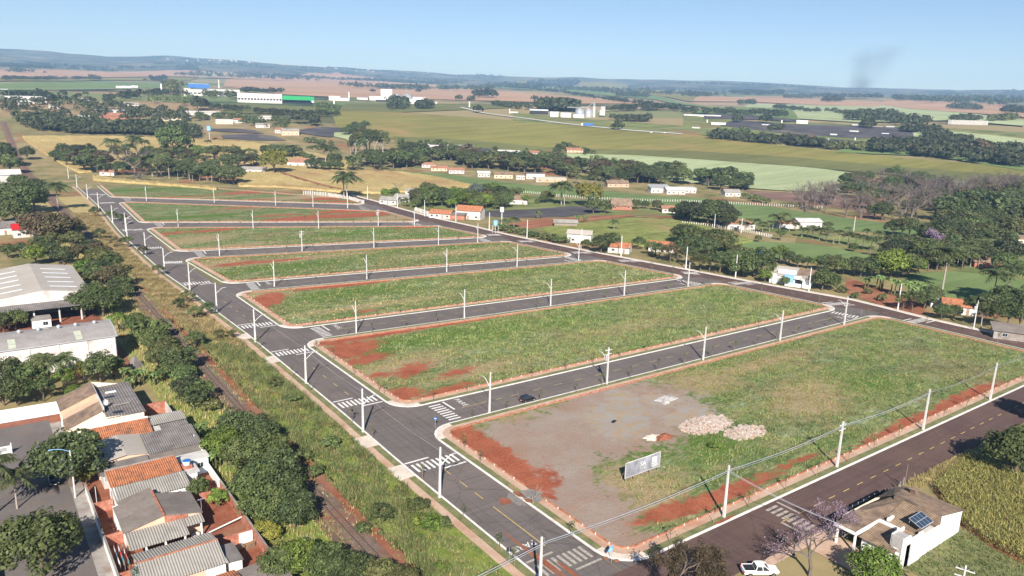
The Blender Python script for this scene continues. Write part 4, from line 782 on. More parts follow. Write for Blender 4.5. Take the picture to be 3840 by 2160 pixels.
def hatchback(loc, rz, label, paint='car_black', L=3.9, W=1.7, parts=True, group=None):
    t = thing('parked_car' if parts else 'car', label, 'car', loc, rz, group); w = W / 2; h = L / 2
    mb = MB(); loft(mb, [sec(-h, w * .86, .38, .78), sec(-h + .12, w * .95, .26, .95), sec(-h + .5, w, .2, 1.0), sec(0, w, .2, .95), sec(h - 1.2, w, .2, .92), sec(h - .5, w * .97, .22, .84), sec(h - .1, w * .9, .28, .72), sec(h, w * .78, .36, .62)])
    mb.build('body', M[paint], t)
    g = MB(); zb, zt = .93, 1.46
    B = [(-h + .12, -w * .9), (h - 1.15, -w * .92), (h - 1.15, w * .92), (-h + .12, w * .9)]; T_ = [(-h + .42, -w * .7), (h - 1.95, -w * .72), (h - 1.95, w * .72), (-h + .42, w * .7)]
    g.add([(x, y, zb) for x, y in B] + [(x, y, zt) for x, y in T_], [(4, 5, 6, 7), (0, 1, 5, 4), (1, 2, 6, 5), (2, 3, 7, 6), (3, 0, 4, 7)]); g.build('windows', M['dark_glass'], t)
    r = MB(); r.slab([(-h + .36, -w * .73, zt + .035), (h - 1.98, -w * .74, zt + .04), (h - 1.98, w * .74, zt + .04), (-h + .36, w * .73, zt + .035)], .05)
    for sy in (-1, 1):
        for (x0, x1) in ((-h + .12, -h + .42), (-.15, -.05), (h - 1.15, h - 1.95)): r.tube([(x0, sy * w * .915, zb), (x1, sy * w * .72, zt)], .05, 5)
    r.build('roof', M[paint], t)
    if parts:
        for sx in (-h + .68, h - .72):
            for sy in (-w + .08, w - .08): wheel(t, sx, sy, .3)
        for sy in (-1, 1):
            MB().box(h - .22, h - .04, sy * w * .62 - .16, sy * w * .62 + .16, .58, .7).build('headlight', M['lamp_clear'], t)
            MB().box(-h - .02, -h + .1, sy * w * .74 - .1, sy * w * .74 + .1, .68, .92).build('tail_light', M['lamp_red'], t)
            MB().box(h - 1.35, h - 1.2, sy * (w + .02), sy * (w + .2), .95, 1.08).build('mirror', M[paint], t)
        MB().box(-h - .03, -h + .02, -.24, .24, .52, .64).build('number_plate', M['white_paint'], t)
        MB().box(h - .03, h + .03, -.24, .24, .4, .51).build('number_plate', M['white_paint'], t)
    return t
_c = (99.8,127.6); hatchback((_c[0], _c[1], .02), 0.02, 'black hatchback driving along the cross street beside the gravelled lot')
hatchback((*(7.7,141.8), .02), -1.62, 'black car parked half under the big street tree by the houses')
hatchback((*(215,460.3), .02), 2.4, 'dark car standing by the white fence posts at the end of the last street', parts=False)
_c = (410,520); hatchback((_c[0], _c[1], tzf(*_c) + .1), .3, 'white car parked in front of the long brown-walled farmhouse', 'car_white', parts=False)
_c = (379,602); hatchback((_c[0], _c[1], tzf(*_c) + .1), 1.2, 'white car parked beside the orange-roofed house with white gable', 'car_white', parts=False)
for _k in [(778,741),(791,728)]: hatchback((_k[0], _k[1], tzf(*_k) + .9), -.8, 'white car far off on the highway behind the blue truck', 'car_white', parts=False, group='cars on the highway')
def pickup(loc, rz):
    t = thing('pickup_truck', 'white double-cab pickup truck parked on grass below the purple-flowering tree', 'pickup truck', loc, rz); w = .92
    mb = MB(); loft(mb, [sec(-2.65, w * .92, .5, .98), sec(-2.55, w, .42, 1.05), sec(-1.0, w, .42, 1.06), sec(.9, w, .4, 1.05), sec(1.0, w, .4, 1.02), sec(2.1, w * .97, .42, .98), sec(2.5, w * .9, .46, .9), sec(2.65, w * .78, .52, .8)]); mb.build('body', M['car_white'], t)
    MB().box(-2.45, -.98, -w + .12, w - .12, 1.03, 1.085).build('cargo_bed', M['dark'], t)
    g = MB(); zb, zt = 1.04, 1.62; B = [(-.95, -w * .94), (1.25, -w * .94), (1.25, w * .94), (-.95, w * .94)]; T_ = [(-.75, -w * .76), (.45, -w * .76), (.45, w * .76), (-.75, w * .76)]
    g.add([(x, y, zb) for x, y in B] + [(x, y, zt) for x, y in T_], [(4, 5, 6, 7), (0, 1, 5, 4), (1, 2, 6, 5), (2, 3, 7, 6), (3, 0, 4, 7)]); g.build('windows', M['dark_glass'], t)
    r = MB(); r.slab([(-.8, -w * .8, 1.7), (.5, -w * .8, 1.69), (.5, w * .8, 1.69), (-.8, w * .8, 1.7)], .07)
    for sy in (-1, 1):
        for (x0, x1) in ((-.95, -.75), (.12, .0), (1.25, .45)): r.tube([(x0, sy * w * .955, zb), (x1, sy * w * .78, zt + .02)], .06, 5)
        r.tube([(-2.5, sy * (w - .07), 1.1), (-1.0, sy * (w - .07), 1.1)], .05, 5); r.box(-.6, .3, sy * .6 - .02, sy * .6 + .02, 1.72, 1.76)
    r.tube([(-2.52, -w + .08, 1.1), (-2.52, w - .08, 1.1)], .05, 5); r.build('roof', M['car_white'], t)
    for sx in (-1.75, 1.7):
        for sy in (-w + .06, w - .06): wheel(t, sx, sy, .37)
    for sy in (-1, 1):
        MB().box(2.38, 2.58, sy * .62 - .17, sy * .62 + .17, .74, .9).build('headlight', M['lamp_clear'], t); MB().box(-2.68, -2.6, sy * .82 - .08, sy * .82 + .08, .7, 1.0).build('tail_light', M['lamp_red'], t)
        MB().box(.95, 1.1, sy * (w + .02), sy * (w + .22), 1.08, 1.25).build('mirror', M['car_white'], t)
    MB().box(2.5, 2.68, -.4, .4, .58, .72).build('grille', M['dark'], t); MB().box(-2.72, -2.64, -.22, .22, .6, .72).build('number_plate', M['metal_grey'], t)
_c = (88.4,56.4); pickup((_c[0], _c[1], .03), math.radians(-33))
# truck on the far highway
_c = (750,842); zt_ = tzf(*_c) + 1.0; tk = thing('cargo_truck', 'long truck with white cab and blue trailer on the far highway', 'truck', (_c[0], _c[1], zt_), math.radians(128))
_mb = MB().box(-9.5, 5.5, -1.25, 1.25, 1.1, 3.9); _mb.build('trailer', M['blue_metal'], tk); MB().box(5.9, 8.6, -1.2, 1.2, .6, 3.5).build('cab', M['car_white'], tk); MB().box(8.0, 8.63, -1.0, 1.0, 2.2, 3.1).build('windscreen', M['dark_glass'], tk)
MB().box(-9.4, 8.4, -1.0, 1.0, .45, .95).build('chassis', M['dark'], tk)
for x in (-8, -6.7, -5.4, 3.6, 5.0, 7.6): MB().tube([(x, -1.2, .5), (x, 1.2, .5)], [.5, .5], 10).build('axle_wheels', M['rubber'], tk)
def path(name, pts, w, m, off, n=80):
    c_ = resample(pts, n); t_ = np.gradient(c_, axis=0); t_ /= np.hypot(t_[:, 0], t_[:, 1])[:, None]; nn = np.stack([-t_[:, 1], t_[:, 0]], 1) * w / 2
    mb = MB(); a = c_ - nn; b = c_ + nn; mb.add([(x, y, tzf(x, y) + off) for x, y in a] + [(x, y, tzf(x, y) + off) for x, y in b], [(i, i + 1, n + i + 1, n + i) for i in range(n - 1)])
    o = mb.build(name, m); tag(o, kind='structure'); return o
path('road', [(799,1263),(741,1099),(733,1018),(733,954),(738,887),(752,831),(771,769),(804,708)], 7.5, M['concrete'], 1.5)
path('road', [(89,1799),(181,1838),(314,1971),(376,2038),(509,2140)], 9, M['concrete'], 1.6)
path('dirt_track', [(226.6,505.7),(233.2,544.3),(238.2,571.6)] , 5, M['red_soil'], .1, 20)
path('dirt_track', [(229.7,526.8),(228,546.3),(228.3,595.3),(230,656)], 4, M['red_earth'], 1.6, 20)
path('dirt_track', [(523,660),(539,672),(558,689)], 5, M['red_earth'], 1.2, 12)
# ------------------------------------------------------------------ spoil heaps on the billboard block
def heap(name, c, rx, ry, h, m, label, cat, seed, n=14, chunks=0, cm=None):
    r = np.random.default_rng(seed); mb = MB(); rings = 7; vs = []; lob = r.uniform(.65, 1.3, n)
    for i in range(rings + 1):
        q = i / rings
        for k in range(n):
            a = 2 * math.pi * k / n; j = (1 + r.uniform(-.15, .15)) * lob[k]; vs.append((math.cos(a) * rx * q * j, math.sin(a) * ry * q * j, h * (1 - q) ** .8 * (1 + r.uniform(-.25, .25)) - (.1 if i == rings else 0)))
    fs = [(i * n + k, (i + 1) * n + k, (i + 1) * n + (k + 1) % n, i * n + (k + 1) % n) for i in range(rings) for k in range(n)]
    mb.add(vs, fs); t = thing(name, label, cat, (c[0], c[1], .05)); mb.build('mound', m, t)
    if chunks:
        cb = MB()
        for _ in range(chunks):
            q = math.sqrt(r.uniform(0, 1.45)); a = r.uniform(0, 6.28); x, y = math.cos(a) * rx * q, math.sin(a) * ry * q; z = max(0, h * (1 - min(q, 1)) ** .8) + r.uniform(-.05, .12); s_ = r.uniform(.12, .55)
            v = r.uniform(-1, 1, (8, 3)) * .25 + np.array([(i, j, k) for i in (-1, 1) for j in (-1, 1) for k in (-1, 1)]) * .6
            cb.add([(x + p[0] * s_, y + p[1] * s_, z + p[2] * s_ * .7) for p in v], [(0, 1, 3, 2), (4, 6, 7, 5), (0, 4, 5, 1), (2, 3, 7, 6), (0, 2, 6, 4), (1, 5, 7, 3)])
        tag(cb.build('broken_bricks', cm, t), kind='stuff')
    return t
heap('rubble_heap', (124.3,96.2), 5.8, 3.2, .75, M['rubble'], 'pale heap of broken bricks and rubble next to the gravel patch', 'rubble heap', 1, chunks=520, cm=M['rubble'])
heap('rubble_heap', (128.3,89.2), 4.6, 2.6, .55, M['rubble'], 'smaller rubble heap with dark debris beside the pale brick heap', 'rubble heap', 2, chunks=300, cm=M['rubble'])
heap('soil_heap', (111.8,96.7), 2.6, 1.5, .8, M['red_soil'], 'small heap of red soil dumped on white sand near the billboard', 'soil heap', 3)
heap('sand_heap', (109.5,98.2), 1.9, 1.3, .5, M['paving_pale'], 'small heap of whitish sand touching the red soil heap', 'sand heap', 4)
heap('gravel_heap', (127.4,111.1), 3.0, 2.2, .8, M['gravel_grey'], 'low grey gravel heap on the worked ground of the billboard block', 'gravel heap', 5)
o = MB().box(-.7, .7, -.35, .35, 0, .12).build('drain_cover', M['dark'], None, (*(108.4,108.2), .1), .4); tag(o, 'small dark slab lying on the pale sandy patch', 'slab')
# ------------------------------------------------------------------ buildings near the camera
GRP = 'houses beside the railway'
def wallbox(t, x0, x1, y0, y1, h, m, name='wall', z0=0.0): return MB().box(x0, x1, y0, y1, z0, h).build(name, m, t)
def window(t, x, y, z, w, h, face, m='dark_glass', fm='white_paint'):
    """face: 's' or 'n' wall runs along x; 'w' or 'e' wall runs along y; frame proud of the wall, pane set in it"""
    d = {'s': (0, -1), 'n': (0, 1), 'w': (-1, 0), 'e': (1, 0)}[face]; f = MB(); g = MB()
    if d[0] == 0:
        y0, y1 = sorted((y, y + d[1] * .06)); f.box(x - w / 2 - .06, x - w / 2, y0, y1, z, z + h).box(x + w / 2, x + w / 2 + .06, y0, y1, z, z + h).box(x - w / 2 - .06, x + w / 2 + .06, y0, y1, z + h, z + h + .06).box(x - w / 2 - .1, x + w / 2 + .1, y0 - .02, y1 + .02, z - .07, z).box(x - .02, x + .02, y0, y1, z, z + h)
        y2, y3 = sorted((y, y + d[1] * .02)); g.box(x - w / 2, x + w / 2, y2, y3, z, z + h)
    else:
        x0, x1 = sorted((x, x + d[0] * .06)); f.box(x0, x1, y - w / 2 - .06, y - w / 2, z, z + h).box(x0, x1, y + w / 2, y + w / 2 + .06, z, z + h).box(x0, x1, y - w / 2 - .06, y + w / 2 + .06, z + h, z + h + .06).box(x0 - .02, x1 + .02, y - w / 2 - .1, y + w / 2 + .1, z - .07, z).box(x0, x1, y - .02, y + .02, z, z + h)
        x2, x3 = sorted((x, x + d[0] * .02)); g.box(x2, x3, y - w / 2, y + w / 2, z, z + h)
    o = f.build('window', M[fm], t); g.build('pane', M[m], o); return o
def door(t, x, y, w, h, face, m='wood'):
    d = {'s': (0, -1), 'n': (0, 1), 'w': (-1, 0), 'e': (1, 0)}[face]; f = MB()
    if d[0] == 0: y0, y1 = sorted((y, y + d[1] * .05)); f.box(x - w / 2, x + w / 2, y0, y1, .02, h)
    else: x0, x1 = sorted((x, x + d[0] * .05)); f.box(x0, x1, y - w / 2, y + w / 2, .02, h)
    return f.build('door', M[m], t)
def shed_roof(t, x0, x1, y0, y1, z0, z1, axis, m, per=.36, name='roof', amp=.05, t_=.03):
    """corrugated single slope; axis 'y': z0 at y0, z1 at y1; axis 'x': z0 at x0, z1 at x1"""
    mb = MB()
    if axis == 'y': mb.corr((x0, y0, z0), (x1, y0, z0), (x1, y1, z1), (x0, y1, z1), per, amp, t_)
    else: mb.corr((x0, y1, z0), (x0, y0, z0), (x1, y0, z1), (x1, y1, z1), per, amp, t_)
    return mb.build(name, m, t)
def gwall(t, pts, th, axis, m, name='gable_wall'):
    """vertical wall polygon; pts (a, z) along x (axis 'x', at y=th[0]..th[1]) or along y (axis 'y', at x=th[0]..th[1])"""
    mb = MB(); n = len(pts); v = []
    for q in th: v += [((a, q, z) if axis == 'x' else (q, a, z)) for a, z in pts]
    mb.add(v, [tuple(range(n)), tuple(reversed(range(n, 2 * n)))] + [(i, n + i, n + (i + 1) % n, (i + 1) % n) for i in range(n)]); return mb.build(name, m, t)

# yards and street on the railway's far side
def sheet(name, x0, x1, y0, y1, z, m): return tag(MB().add([(x0, y0, z), (x1, y0, z), (x1, y1, z), (x0, y1, z)], [(0, 1, 2, 3)]).build(name, M[m]), kind='structure')
sheet('street', -16, 9.6, 60, 172, .004, 'asphalt_old'); sheet('pavement', 9.6, 11.5, 60, 170, .05, 'concrete_dirty'); sheet('yard', 11.5, 30.6, 60, 152, .01, 'red_soil'); sheet('yard', -14, 12, 168, 178, .002, 'red_soil')
sheet('yard', -20, 30, 196, 262, -.01, 'red_soil')
# cream house
t = thing('cream_house', 'cream-walled house with brown sloping roofs, grey sheet roof and satellite dish', 'house', (11.8, 155, 0), group=GRP)
def L0(*p): return p
cw = M['cream_wall']
gwall(t, [(0, 0), (6.4, 0), (6.4, 5.2), (0, 2.7)], (3.0, 3.2), 'x', cw, 'wall'); gwall(t, [(6.4, 0), (13, 0), (13, 4.35), (6.4, 4.7)], (.2, .4), 'x', cw, 'wall')
gwall(t, [(0.1, 0), (13, 0), (13, 4.3), (6.4, 6.0), (0.1, 3.5)], (18.6, 18.8), 'x', cw, 'wall'); wallbox(t, 12.8, 13, .4, 18.6, 4.3, cw); wallbox(t, 0, .2, 3.2, 18.6, 2.6, cw); wallbox(t, 6.2, 6.4, .4, 3.0, 4.6, cw)
wallbox(t, 6.2, 6.45, 3.0, 18.8, 5.9, M['concrete'], 'parapet')
MB().slab([(-.4, 2.8, 2.75), (6.25, 2.8, 5.35), (6.25, 8.3, 5.35), (-.4, 8.3, 2.75)], .12).build('roof', M['tile_brown'], t)
MB().slab([(-.4, 11.3, 3.5), (6.25, 11.3, 6.0), (6.25, 19, 6.0), (-.4, 19, 3.5)], .12).build('roof', M['tile_brown'], t)
MB().slab([(-.2, 8.3, 2.85), (6.25, 8.3, 5.2), (6.25, 11.3, 5.2), (-.2, 11.3, 2.85)], .12).build('roof', M['tan_wall'], t)
gwall(t, [(-.3, 2.7), (6.25, 5.2), (6.25, 5.95), (-.3, 3.45)], (11.2, 11.32), 'x', M['tan_wall'], 'wall')
shed_roof(t, 6.5, 13.3, 9.6, 18.9, 4.75, 4.75, 'y', M['fibre_cement_dark'], .5); shed_roof(t, 6.5, 13.3, 0, 9.6, 4.55, 4.7, 'y', M['fibre_cement_dark'], .5)
for (a, b, c_, d, mm) in ((8.2, 10.2, 13.4, 14.2, 'skylight_white'), (7.6, 9.4, 10.6, 11.4, 'dark_glass'), (7.8, 9.4, 1.5, 2.3, 'dark_glass'), (8.6, 11.4, 5.5, 5.9, 'fibre_cement')): MB().box(a, b, c_, d, 4.78, 4.9).build('skylight', M[mm], t)
wallbox(t, .2, 2.4, 8.5, 11.0, 2.2, cw); window(t, 3.2, 3.0, 1.2, 1.2, 1.0, 's'); door(t, 0, 6.0, .9, 2.1, 'w')
ds = thing('satellite_dish', 'white satellite dish standing on the grey roof of the cream house', 'satellite dish', (18.7, 160.6, 4.7), 0.6)
def dish(parent, z, r):
    mb = MB(); vs = [(0, 0, 0)]; n = 16
    for i in (1, 2): vs += [(math.cos(2 * math.pi * k / n) * r * i / 2, -.0 + (.28 * r) * (i / 2) ** 2 * -1 + 0, math.sin(2 * math.pi * k / n) * r * i / 2) for k in range(n)]
    fs = [(0, 1 + k, 1 + (k + 1) % n) for k in range(n)] + [(1 + k, 1 + n + k, 1 + n + (k + 1) % n, 1 + (k + 1) % n) for k in range(n)]
    mb.add(vs, fs); o = mb.build('reflector', M['white_paint'], parent, (0, -.1, z)); o.rotation_euler = (-.35, 0, 0); return o
dish(ds, 1.15, .62); MB().cyl(0, 0, 0, 1.2, .05, .05, 8).build('mast', M['metal_grey'], ds)
# white side wall, gate
t = thing('white_garden_wall', 'long white plastered wall closing the end of the street', 'wall', (-8, 175.6, 0)); t.rotation_euler = (0, 0, -.05)
MB().box(0, 20, -.12, .12, 0, 2.6).build('wall', M['blue_wall'], t); MB().box(-.05, 20.05, -.17, .17, 2.6, 2.7).build('coping', M['white_wall'], t)
t = thing('white_gate_post', 'white slatted gate leaf standing open beside the cream house', 'gate', (11.6, 166.8, 0), 1.2); MB().box(0, 3.4, -.06, .06, .1, 2.3).build('panel', M['white_wall'], t); MB().box(-.12, 0, -.12, .12, 0, 2.5).build('post', M['white_wall'], t)
# orange-roofed house next door
t = thing('orange_roofed_house', 'house with bright orange tiled roof next to the cream wall', 'house', (14.7, 147.5, 0), group=GRP)
shed_roof(t, -.2, 10.1, -.2, 4.9, 2.95, 4.25, 'y', M['tile_orange'], .34, amp=.06); wallbox(t, .1, 9.7, .2, 4.6, 2.95, M['white_wall']); MB().box(-.3, 10.2, 4.86, 5.1, 3.0, 4.45).build('parapet', M['white_wall'], t); window(t, .1, 2.4, 1.1, 1.2, 1.0, 'w')
gwall(t, [(.2, 2.9), (4.8, 2.9), (4.8, 4.1)], (9.5, 9.7), 'y', M['white_wall']); gwall(t, [(.2, 2.9), (4.8, 2.9), (4.8, 4.1)], (.1, .3), 'y', M['white_wall'])
# annex behind
t = thing('annex_shed', 'low annex with pale corrugated roof between the cream house and the railway bushes', 'shed', (25.2, 147.6, 0), group=GRP)
shed_roof(t, 0, 6.3, 2.6, 6.8, 3.3, 3.6, 'y', M['fibre_cement'], .36); shed_roof(t, 1.2, 6.2, -.2, 2.6, 2.8, 3.15, 'y', M['fibre_cement_dark'], .36); wallbox(t, .2, 6.0, 0.1, 6.6, 2.75, M['concrete']); wallbox(t, .2, 1.1, -.8, .1, 2.3, M['white_wall'])
t = thing('roofless_room', 'small roofless room with brick back wall behind the cream house', 'ruin', (25.5, 158.0, 0)); MB().box(0, 5.0, 5.6, 5.8, 0, 2.6).build('brick_wall', M['brick'], t); MB().box(4.8, 5.0, 0, 5.6, 0, 2.3).build('side_wall', M['whitewash_wall'], t); MB().box(0, 5.0, 0, .2, 0, 2.0).build('side_wall', M['concrete'], t)
# house under the grey gable and corrugated roof
t = thing('grey_roofed_house', 'house with pale grey gable roof in front and dark corrugated roof behind', 'house', (14, 134.4, 0), group=GRP)
for s_ in (0, 1):
    x0, x1 = ((-.2, 4.6), (4.6, 8.8))[s_]; MB().slab([(x0, 3.6, 3.2 if s_ == 0 else 3.9), (x1, 3.6, 3.9 if s_ == 0 else 3.2), (x1, 13.2, 3.9 if s_ == 0 else 3.2), (x0, 13.2, 3.2 if s_ == 0 else 3.9)], .1).build('roof', M['roof_beige'], t)
gwall(t, [(.2, 0), (8.4, 0), (8.4, 3.0), (4.6, 3.75), (.2, 3.05)], (4.0, 4.2), 'x', M['peach_wall']); wallbox(t, .1, .3, 4.2, 12.6, 3.0, M['peach_wall'])
shed_roof(t, 8.0, 17.2, 2.9, 10.8, 3.25, 4.1, 'y', M['fibre_cement_dark'], .36); MB().slab([(8.0, -.2, 2.95), (16.8, -.2, 2.95), (16.8, 3.0, 3.15), (8.0, 3.0, 3.15)], .08).build('roof', M['roof_weathered'], t)
MB().slab([(-.1, -.3, 2.7), (7.9, -.3, 2.7), (7.9, 3.9, 2.95), (-.1, 3.9, 2.95)], .08).build('roof', M['fibre_cement_dark'], t); wallbox(t, .3, 16.6, .1, 10.5, 2.6, M['concrete']); wallbox(t, 16.4, 16.6, .1, 10.5, 3.1, M['white_wall'])
t2 = thing('satellite_dish', 'small white satellite dish on the edge of the dark corrugated roof', 'satellite dish', (30.2, 140.2, 2.7), .9); dish(t2, .9, .5); MB().cyl(0, 0, 0, 1.0, .04, .04, 8).build('mast', M['metal_grey'], t2)
# two-tone house
t = thing('two_tone_roofed_house', 'white house whose roof is half orange tile and half pale corrugated sheet', 'house', (14.6, 122.8, 0), group=GRP)
shed_roof(t, -.25, 10.7, 4.1, 9.2, 3.72, 4.45, 'y', M['tile_orange'], .34, amp=.06); shed_roof(t, -.15, 11.0, -.3, 4.25, 2.85, 3.62, 'y', M['fibre_cement'], .36, amp=.06)
wallbox(t, .1, 10.4, 0.1, 8.9, 2.85, M['white_wall']); MB().box(-.3, 10.8, 9.18, 9.4, 2.6, 4.62).build('parapet', M['concrete_dirty'], t)
for x in (.1, 10.2): gwall(t, [(.1, 2.8), (8.9, 2.8), (8.9, 4.3), (4.1, 3.6), (.1, 2.85)], (x, x + .2), 'y', M['white_wall'])
window(t, 8.8, .1, 1.2, 1.2, 1.0, 's'); window(t, .1, 3, 1.2, 1.2, 1.0, 'w'); door(t, .1, 6.0, .9, 2.1, 'w')
t = thing('white_annex', 'flat-roofed white annex carrying a blue water tank', 'annex', (25.5, 126.8, 0))
wallbox(t, .1, 2.2, .2, 4.6, 2.85, M['white_wall']); wallbox(t, 2.4, 5.2, 4.7, 7.4, 2.85, M['blue_wall']); wallbox(t, .1, 2.4, 4.6, 7.4, 2.84, M['white_wall']); MB().box(-.2, 2.6, 0, 4.7, 2.86, 3.0).build('flat_roof', M['concrete'], t); MB().box(-.2, 5.5, 4.7, 7.8, 2.86, 3.02).build('flat_roof', M['concrete'], t); window(t, 3.8, 4.7, 1.3, 1.0, .9, 's'); MB().box(.2, 1.8, 1.6, 3.2, 3.0, 3.5).build('tank_base', M['brick'], t)
tk = thing('water_tank', 'round blue water tank on a brick base above the white annex', 'water tank', (26.6, 129.3, 3.5)); MB().cyl(0, 0, 0, .75, .55, .66, 18).build('tank', M['blue_wall'], tk); MB().cyl(0, 0, .75, .86, .7, .45, 18).build('lid', M['tank_blue'], tk)
# brown-roofed house with verandah
t = thing('brown_roofed_house', 'house with weathered brown gable roof, corrugated verandah and television aerial', 'house', (14, 108.3, 0), group=GRP)
MB().slab([(-.3, 3.8, 3.3), (5.3, 3.8, 4.55), (5.3, 12.6, 4.55), (-.3, 12.6, 3.3)], .1).slab([(.5, 12.62, 3.45), (5.3, 12.62, 4.5), (5.3, 13.9, 4.5), (.5, 13.9, 3.45)], .1).build('roof', M['roof_weathered'], t); MB().slab([(5.3, 3.8, 4.55), (10.8, 3.8, 3.3), (10.8, 11.6, 3.3), (5.3, 11.6, 4.55)], .1).build('roof', M['roof_weathered'], t)
MB().box(5.15, 5.45, 3.7, 12.6, 4.52, 4.68).build('ridge_cap', M['brick'], t)
gwall(t, [(.1, 0), (10.5, 0), (10.5, 3.25), (5.3, 4.42), (.1, 3.25)], (4.1, 4.3), 'x', M['peach_wall']); gwall(t, [(.1, 0), (10.5, 0), (10.5, 3.25), (5.3, 4.42), (.1, 3.25)], (11.2, 11.4), 'x', M['white_wall']); wallbox(t, .1, .3, 4.3, 11.2, 3.2, M['white_wall']); wallbox(t, 10.3, 10.5, 4.3, 11.2, 3.2, M['white_wall']); wallbox(t, -.2, 1.0, 11.4, 13.8, 2.9, M['white_wall'])
gwall(t, [(5.4, 3.1), (8.6, 3.1), (8.6, 3.6), (5.4, 4.3)], (3.9, 4.05), 'x', M['brick'], 'brick_infill')
shed_roof(t, -.1, 7.9, -.1, 4.0, 2.45, 3.15, 'y', M['fibre_cement'], .36, 'verandah_roof', .06); shed_roof(t, 7.9, 10.6, 2.0, 4.3, 2.62, 3.1, 'y', M['fibre_cement'], .36, 'verandah_roof', .06)
for x in (2.0, 4.6, 7.3): MB().box(x - .12, x + .12, .1, .34, 0, 2.45).build('post', M['white_wall'], t)
MB().box(10.0, 10.24, 2.2, 2.44, 0, 2.6).build('post', M['white_wall'], t); door(t, 3.0, 4.1, .9, 2.1, 's'); window(t, 6.4, 4.1, 1.1, 1.3, 1.0, 's'); MB().box(-.1, 1.6, -.1, .1, 0, 1.0).build('low_wall', M['brick'], t)
a = thing('television_aerial', 'thin television aerial mast beside the brown gable roof', 'aerial', (24.9, 113.2, 0)); MB().cyl(0, 0, 0, 5.0, .04, .03, 6).build('mast', M['steel_galv'], a); MB().tube([(-.5, 0, 4.9), (.5, 0, 4.95)], .03, 5).tube([(-.3, -.3, 4.92), (-.3, .3, 4.92)], .02, 4).tube([(.2, -.3, 4.94), (.2, .3, 4.94)], .02, 4).build('crossbar', M['steel_galv'], a)
o = MB().box(-.9, .9, -.35, .35, 0, .9).build('yellow_cart', M['plastic_yellow'], None, (17.3, 109.3, .02), .3); tag(o, 'yellow covered bench standing under the corrugated verandah', 'bench')
o = MB().box(-.5, .5, -.35, .35, 0, .85).build('washing_machine', M['white_paint'], None, (23.2, 110.6, .02), .3); tag(o, 'white washing trough beside the verandah post', 'washing trough')
# big corrugated house
t = thing('corrugated_roofed_house', 'long house under grey corrugated gable roof with red ridge tiles', 'house', (13.9, 97.6, 0), group=GRP)
shed_roof(t, -.2, 10.3, -.3, 4.1, 2.85, 4.2, 'y', M['fibre_cement'], .36, amp=.06); shed_roof(t, -.2, 10.3, 4.1, 8.8, 4.2, 2.95, 'y', M['fibre_cement'], .36, amp=.06); MB().box(-.2, 10.3, 3.95, 4.25, 4.2, 4.32).build('ridge_cap', M['brick_low'], t)
for x in (.1, 10.0): gwall(t, [(.1, 0), (8.4, 0), (8.4, 2.9), (4.1, 4.1), (.1, 2.85)], (x, x + .2), 'y', M['white_wall'])
wallbox(t, .3, 7.6, .1, .3, 2.8, M['peach_wall']); wallbox(t, 7.6, 10.0, .1, .3, 2.8, M['white_wall']); wallbox(t, .3, 10.0, 8.2, 8.4, 2.85, M['white_wall']); MB().box(10.3, 10.5, -.3, 8.6, 2.75, 3.0).build('gutter', M['metal_grey'], t)
t = thing('lean_to_shed', 'small grey lean-to roof beside the long corrugated house', 'shed', (24.6, 97.4, 0), group=GRP); MB().slab([(0, 0, 2.7), (1.9, 0, 2.55), (1.9, 5.0, 2.55), (0, 5.0, 2.7)], .08).build('roof', M['fibre_cement_dark'], t); wallbox(t, .1, 1.7, .1, 4.8, 2.5, M['white_wall'])
t = thing('red_tiled_shed', 'roof of old red tiles beside the peach wall of the long corrugated house', 'house', (18.2, 89.5, 0), group=GRP); shed_roof(t, 0, 6.4, 3.2, 5.8, 3.4, 2.8, 'y', M['tile_orange'], .34, amp=.06); shed_roof(t, 0, 6.4, 0, 3.2, 2.7, 3.4, 'y', M['tile_orange'], .34, amp=.06); wallbox(t, .2, 6.2, .3, 5.5, 2.65, M['peach_wall'])
t = thing('flat_grey_shed', 'shed with flat dark grey sheet roof at the end of the back wall', 'shed', (24.8, 88.8, 0), group=GRP); MB().slab([(0, 0, 2.9), (2.9, 0, 3.1), (2.9, 5.9, 3.1), (0, 5.9, 2.9)], .08).slab([(3.0, 0, 3.15), (5.8, 0, 2.9), (5.8, 6.2, 2.9), (3.0, 6.2, 3.15)], .08).build('roof', M['roof_weathered'], t); wallbox(t, .2, 5.5, .2, 5.6, 2.8, M['brick'])
# garden walls
def gwall_thing(name, label, x0, x1, y0, y1, h, m, cop=None, group=None):
    t = thing(name, label, 'wall', (x0, y0, 0), group=group); MB().box(0, x1 - x0, 0, y1 - y0, 0, h).build('wall', m, t)
    if cop: MB().box(-.04, x1 - x0 + .04, -.04, y1 - y0 + .04, h, h + .08).build('coping', cop, t)
gwall_thing('garden_wall', 'long red brick back wall between the yards and the railway trees', 30.4, 30.62, 94, 123.5, 1.9, M['brick'], M['concrete_dirty']); gwall_thing('garden_wall', 'white plastered stretch of the back wall beside the white annex', 30.4, 30.62, 123.6, 131.5, 1.9, M['white_wall'])
gwall_thing('garden_wall', 'pale street wall with railings in front of the railway houses', 11.45, 11.65, 90, 134.5, 1.9, M['white_wall'], M['concrete_dirty'])
for y, lb in ((126.5, 'brick cross wall in the front yard of the two-tone house'), (115.4, 'brick cross wall in front of the brown-roofed house'), (104.2, 'brick cross wall beside the long corrugated house')): gwall_thing('yard_wall', lb, 11.65, 14.5, y, y + .2, 1.9, M['brick'])
gwall_thing('yard_wall', 'half whitewashed brick wall across the back yard by the pallets', 26.0, 30.4, 105.6, 105.8, 1.8, M['brick'], None); gwall_thing('yard_wall', 'white patch of wall beside the wooden pallets', 28.2, 30.2, 105.35, 105.58, 1.7, M['white_wall'])
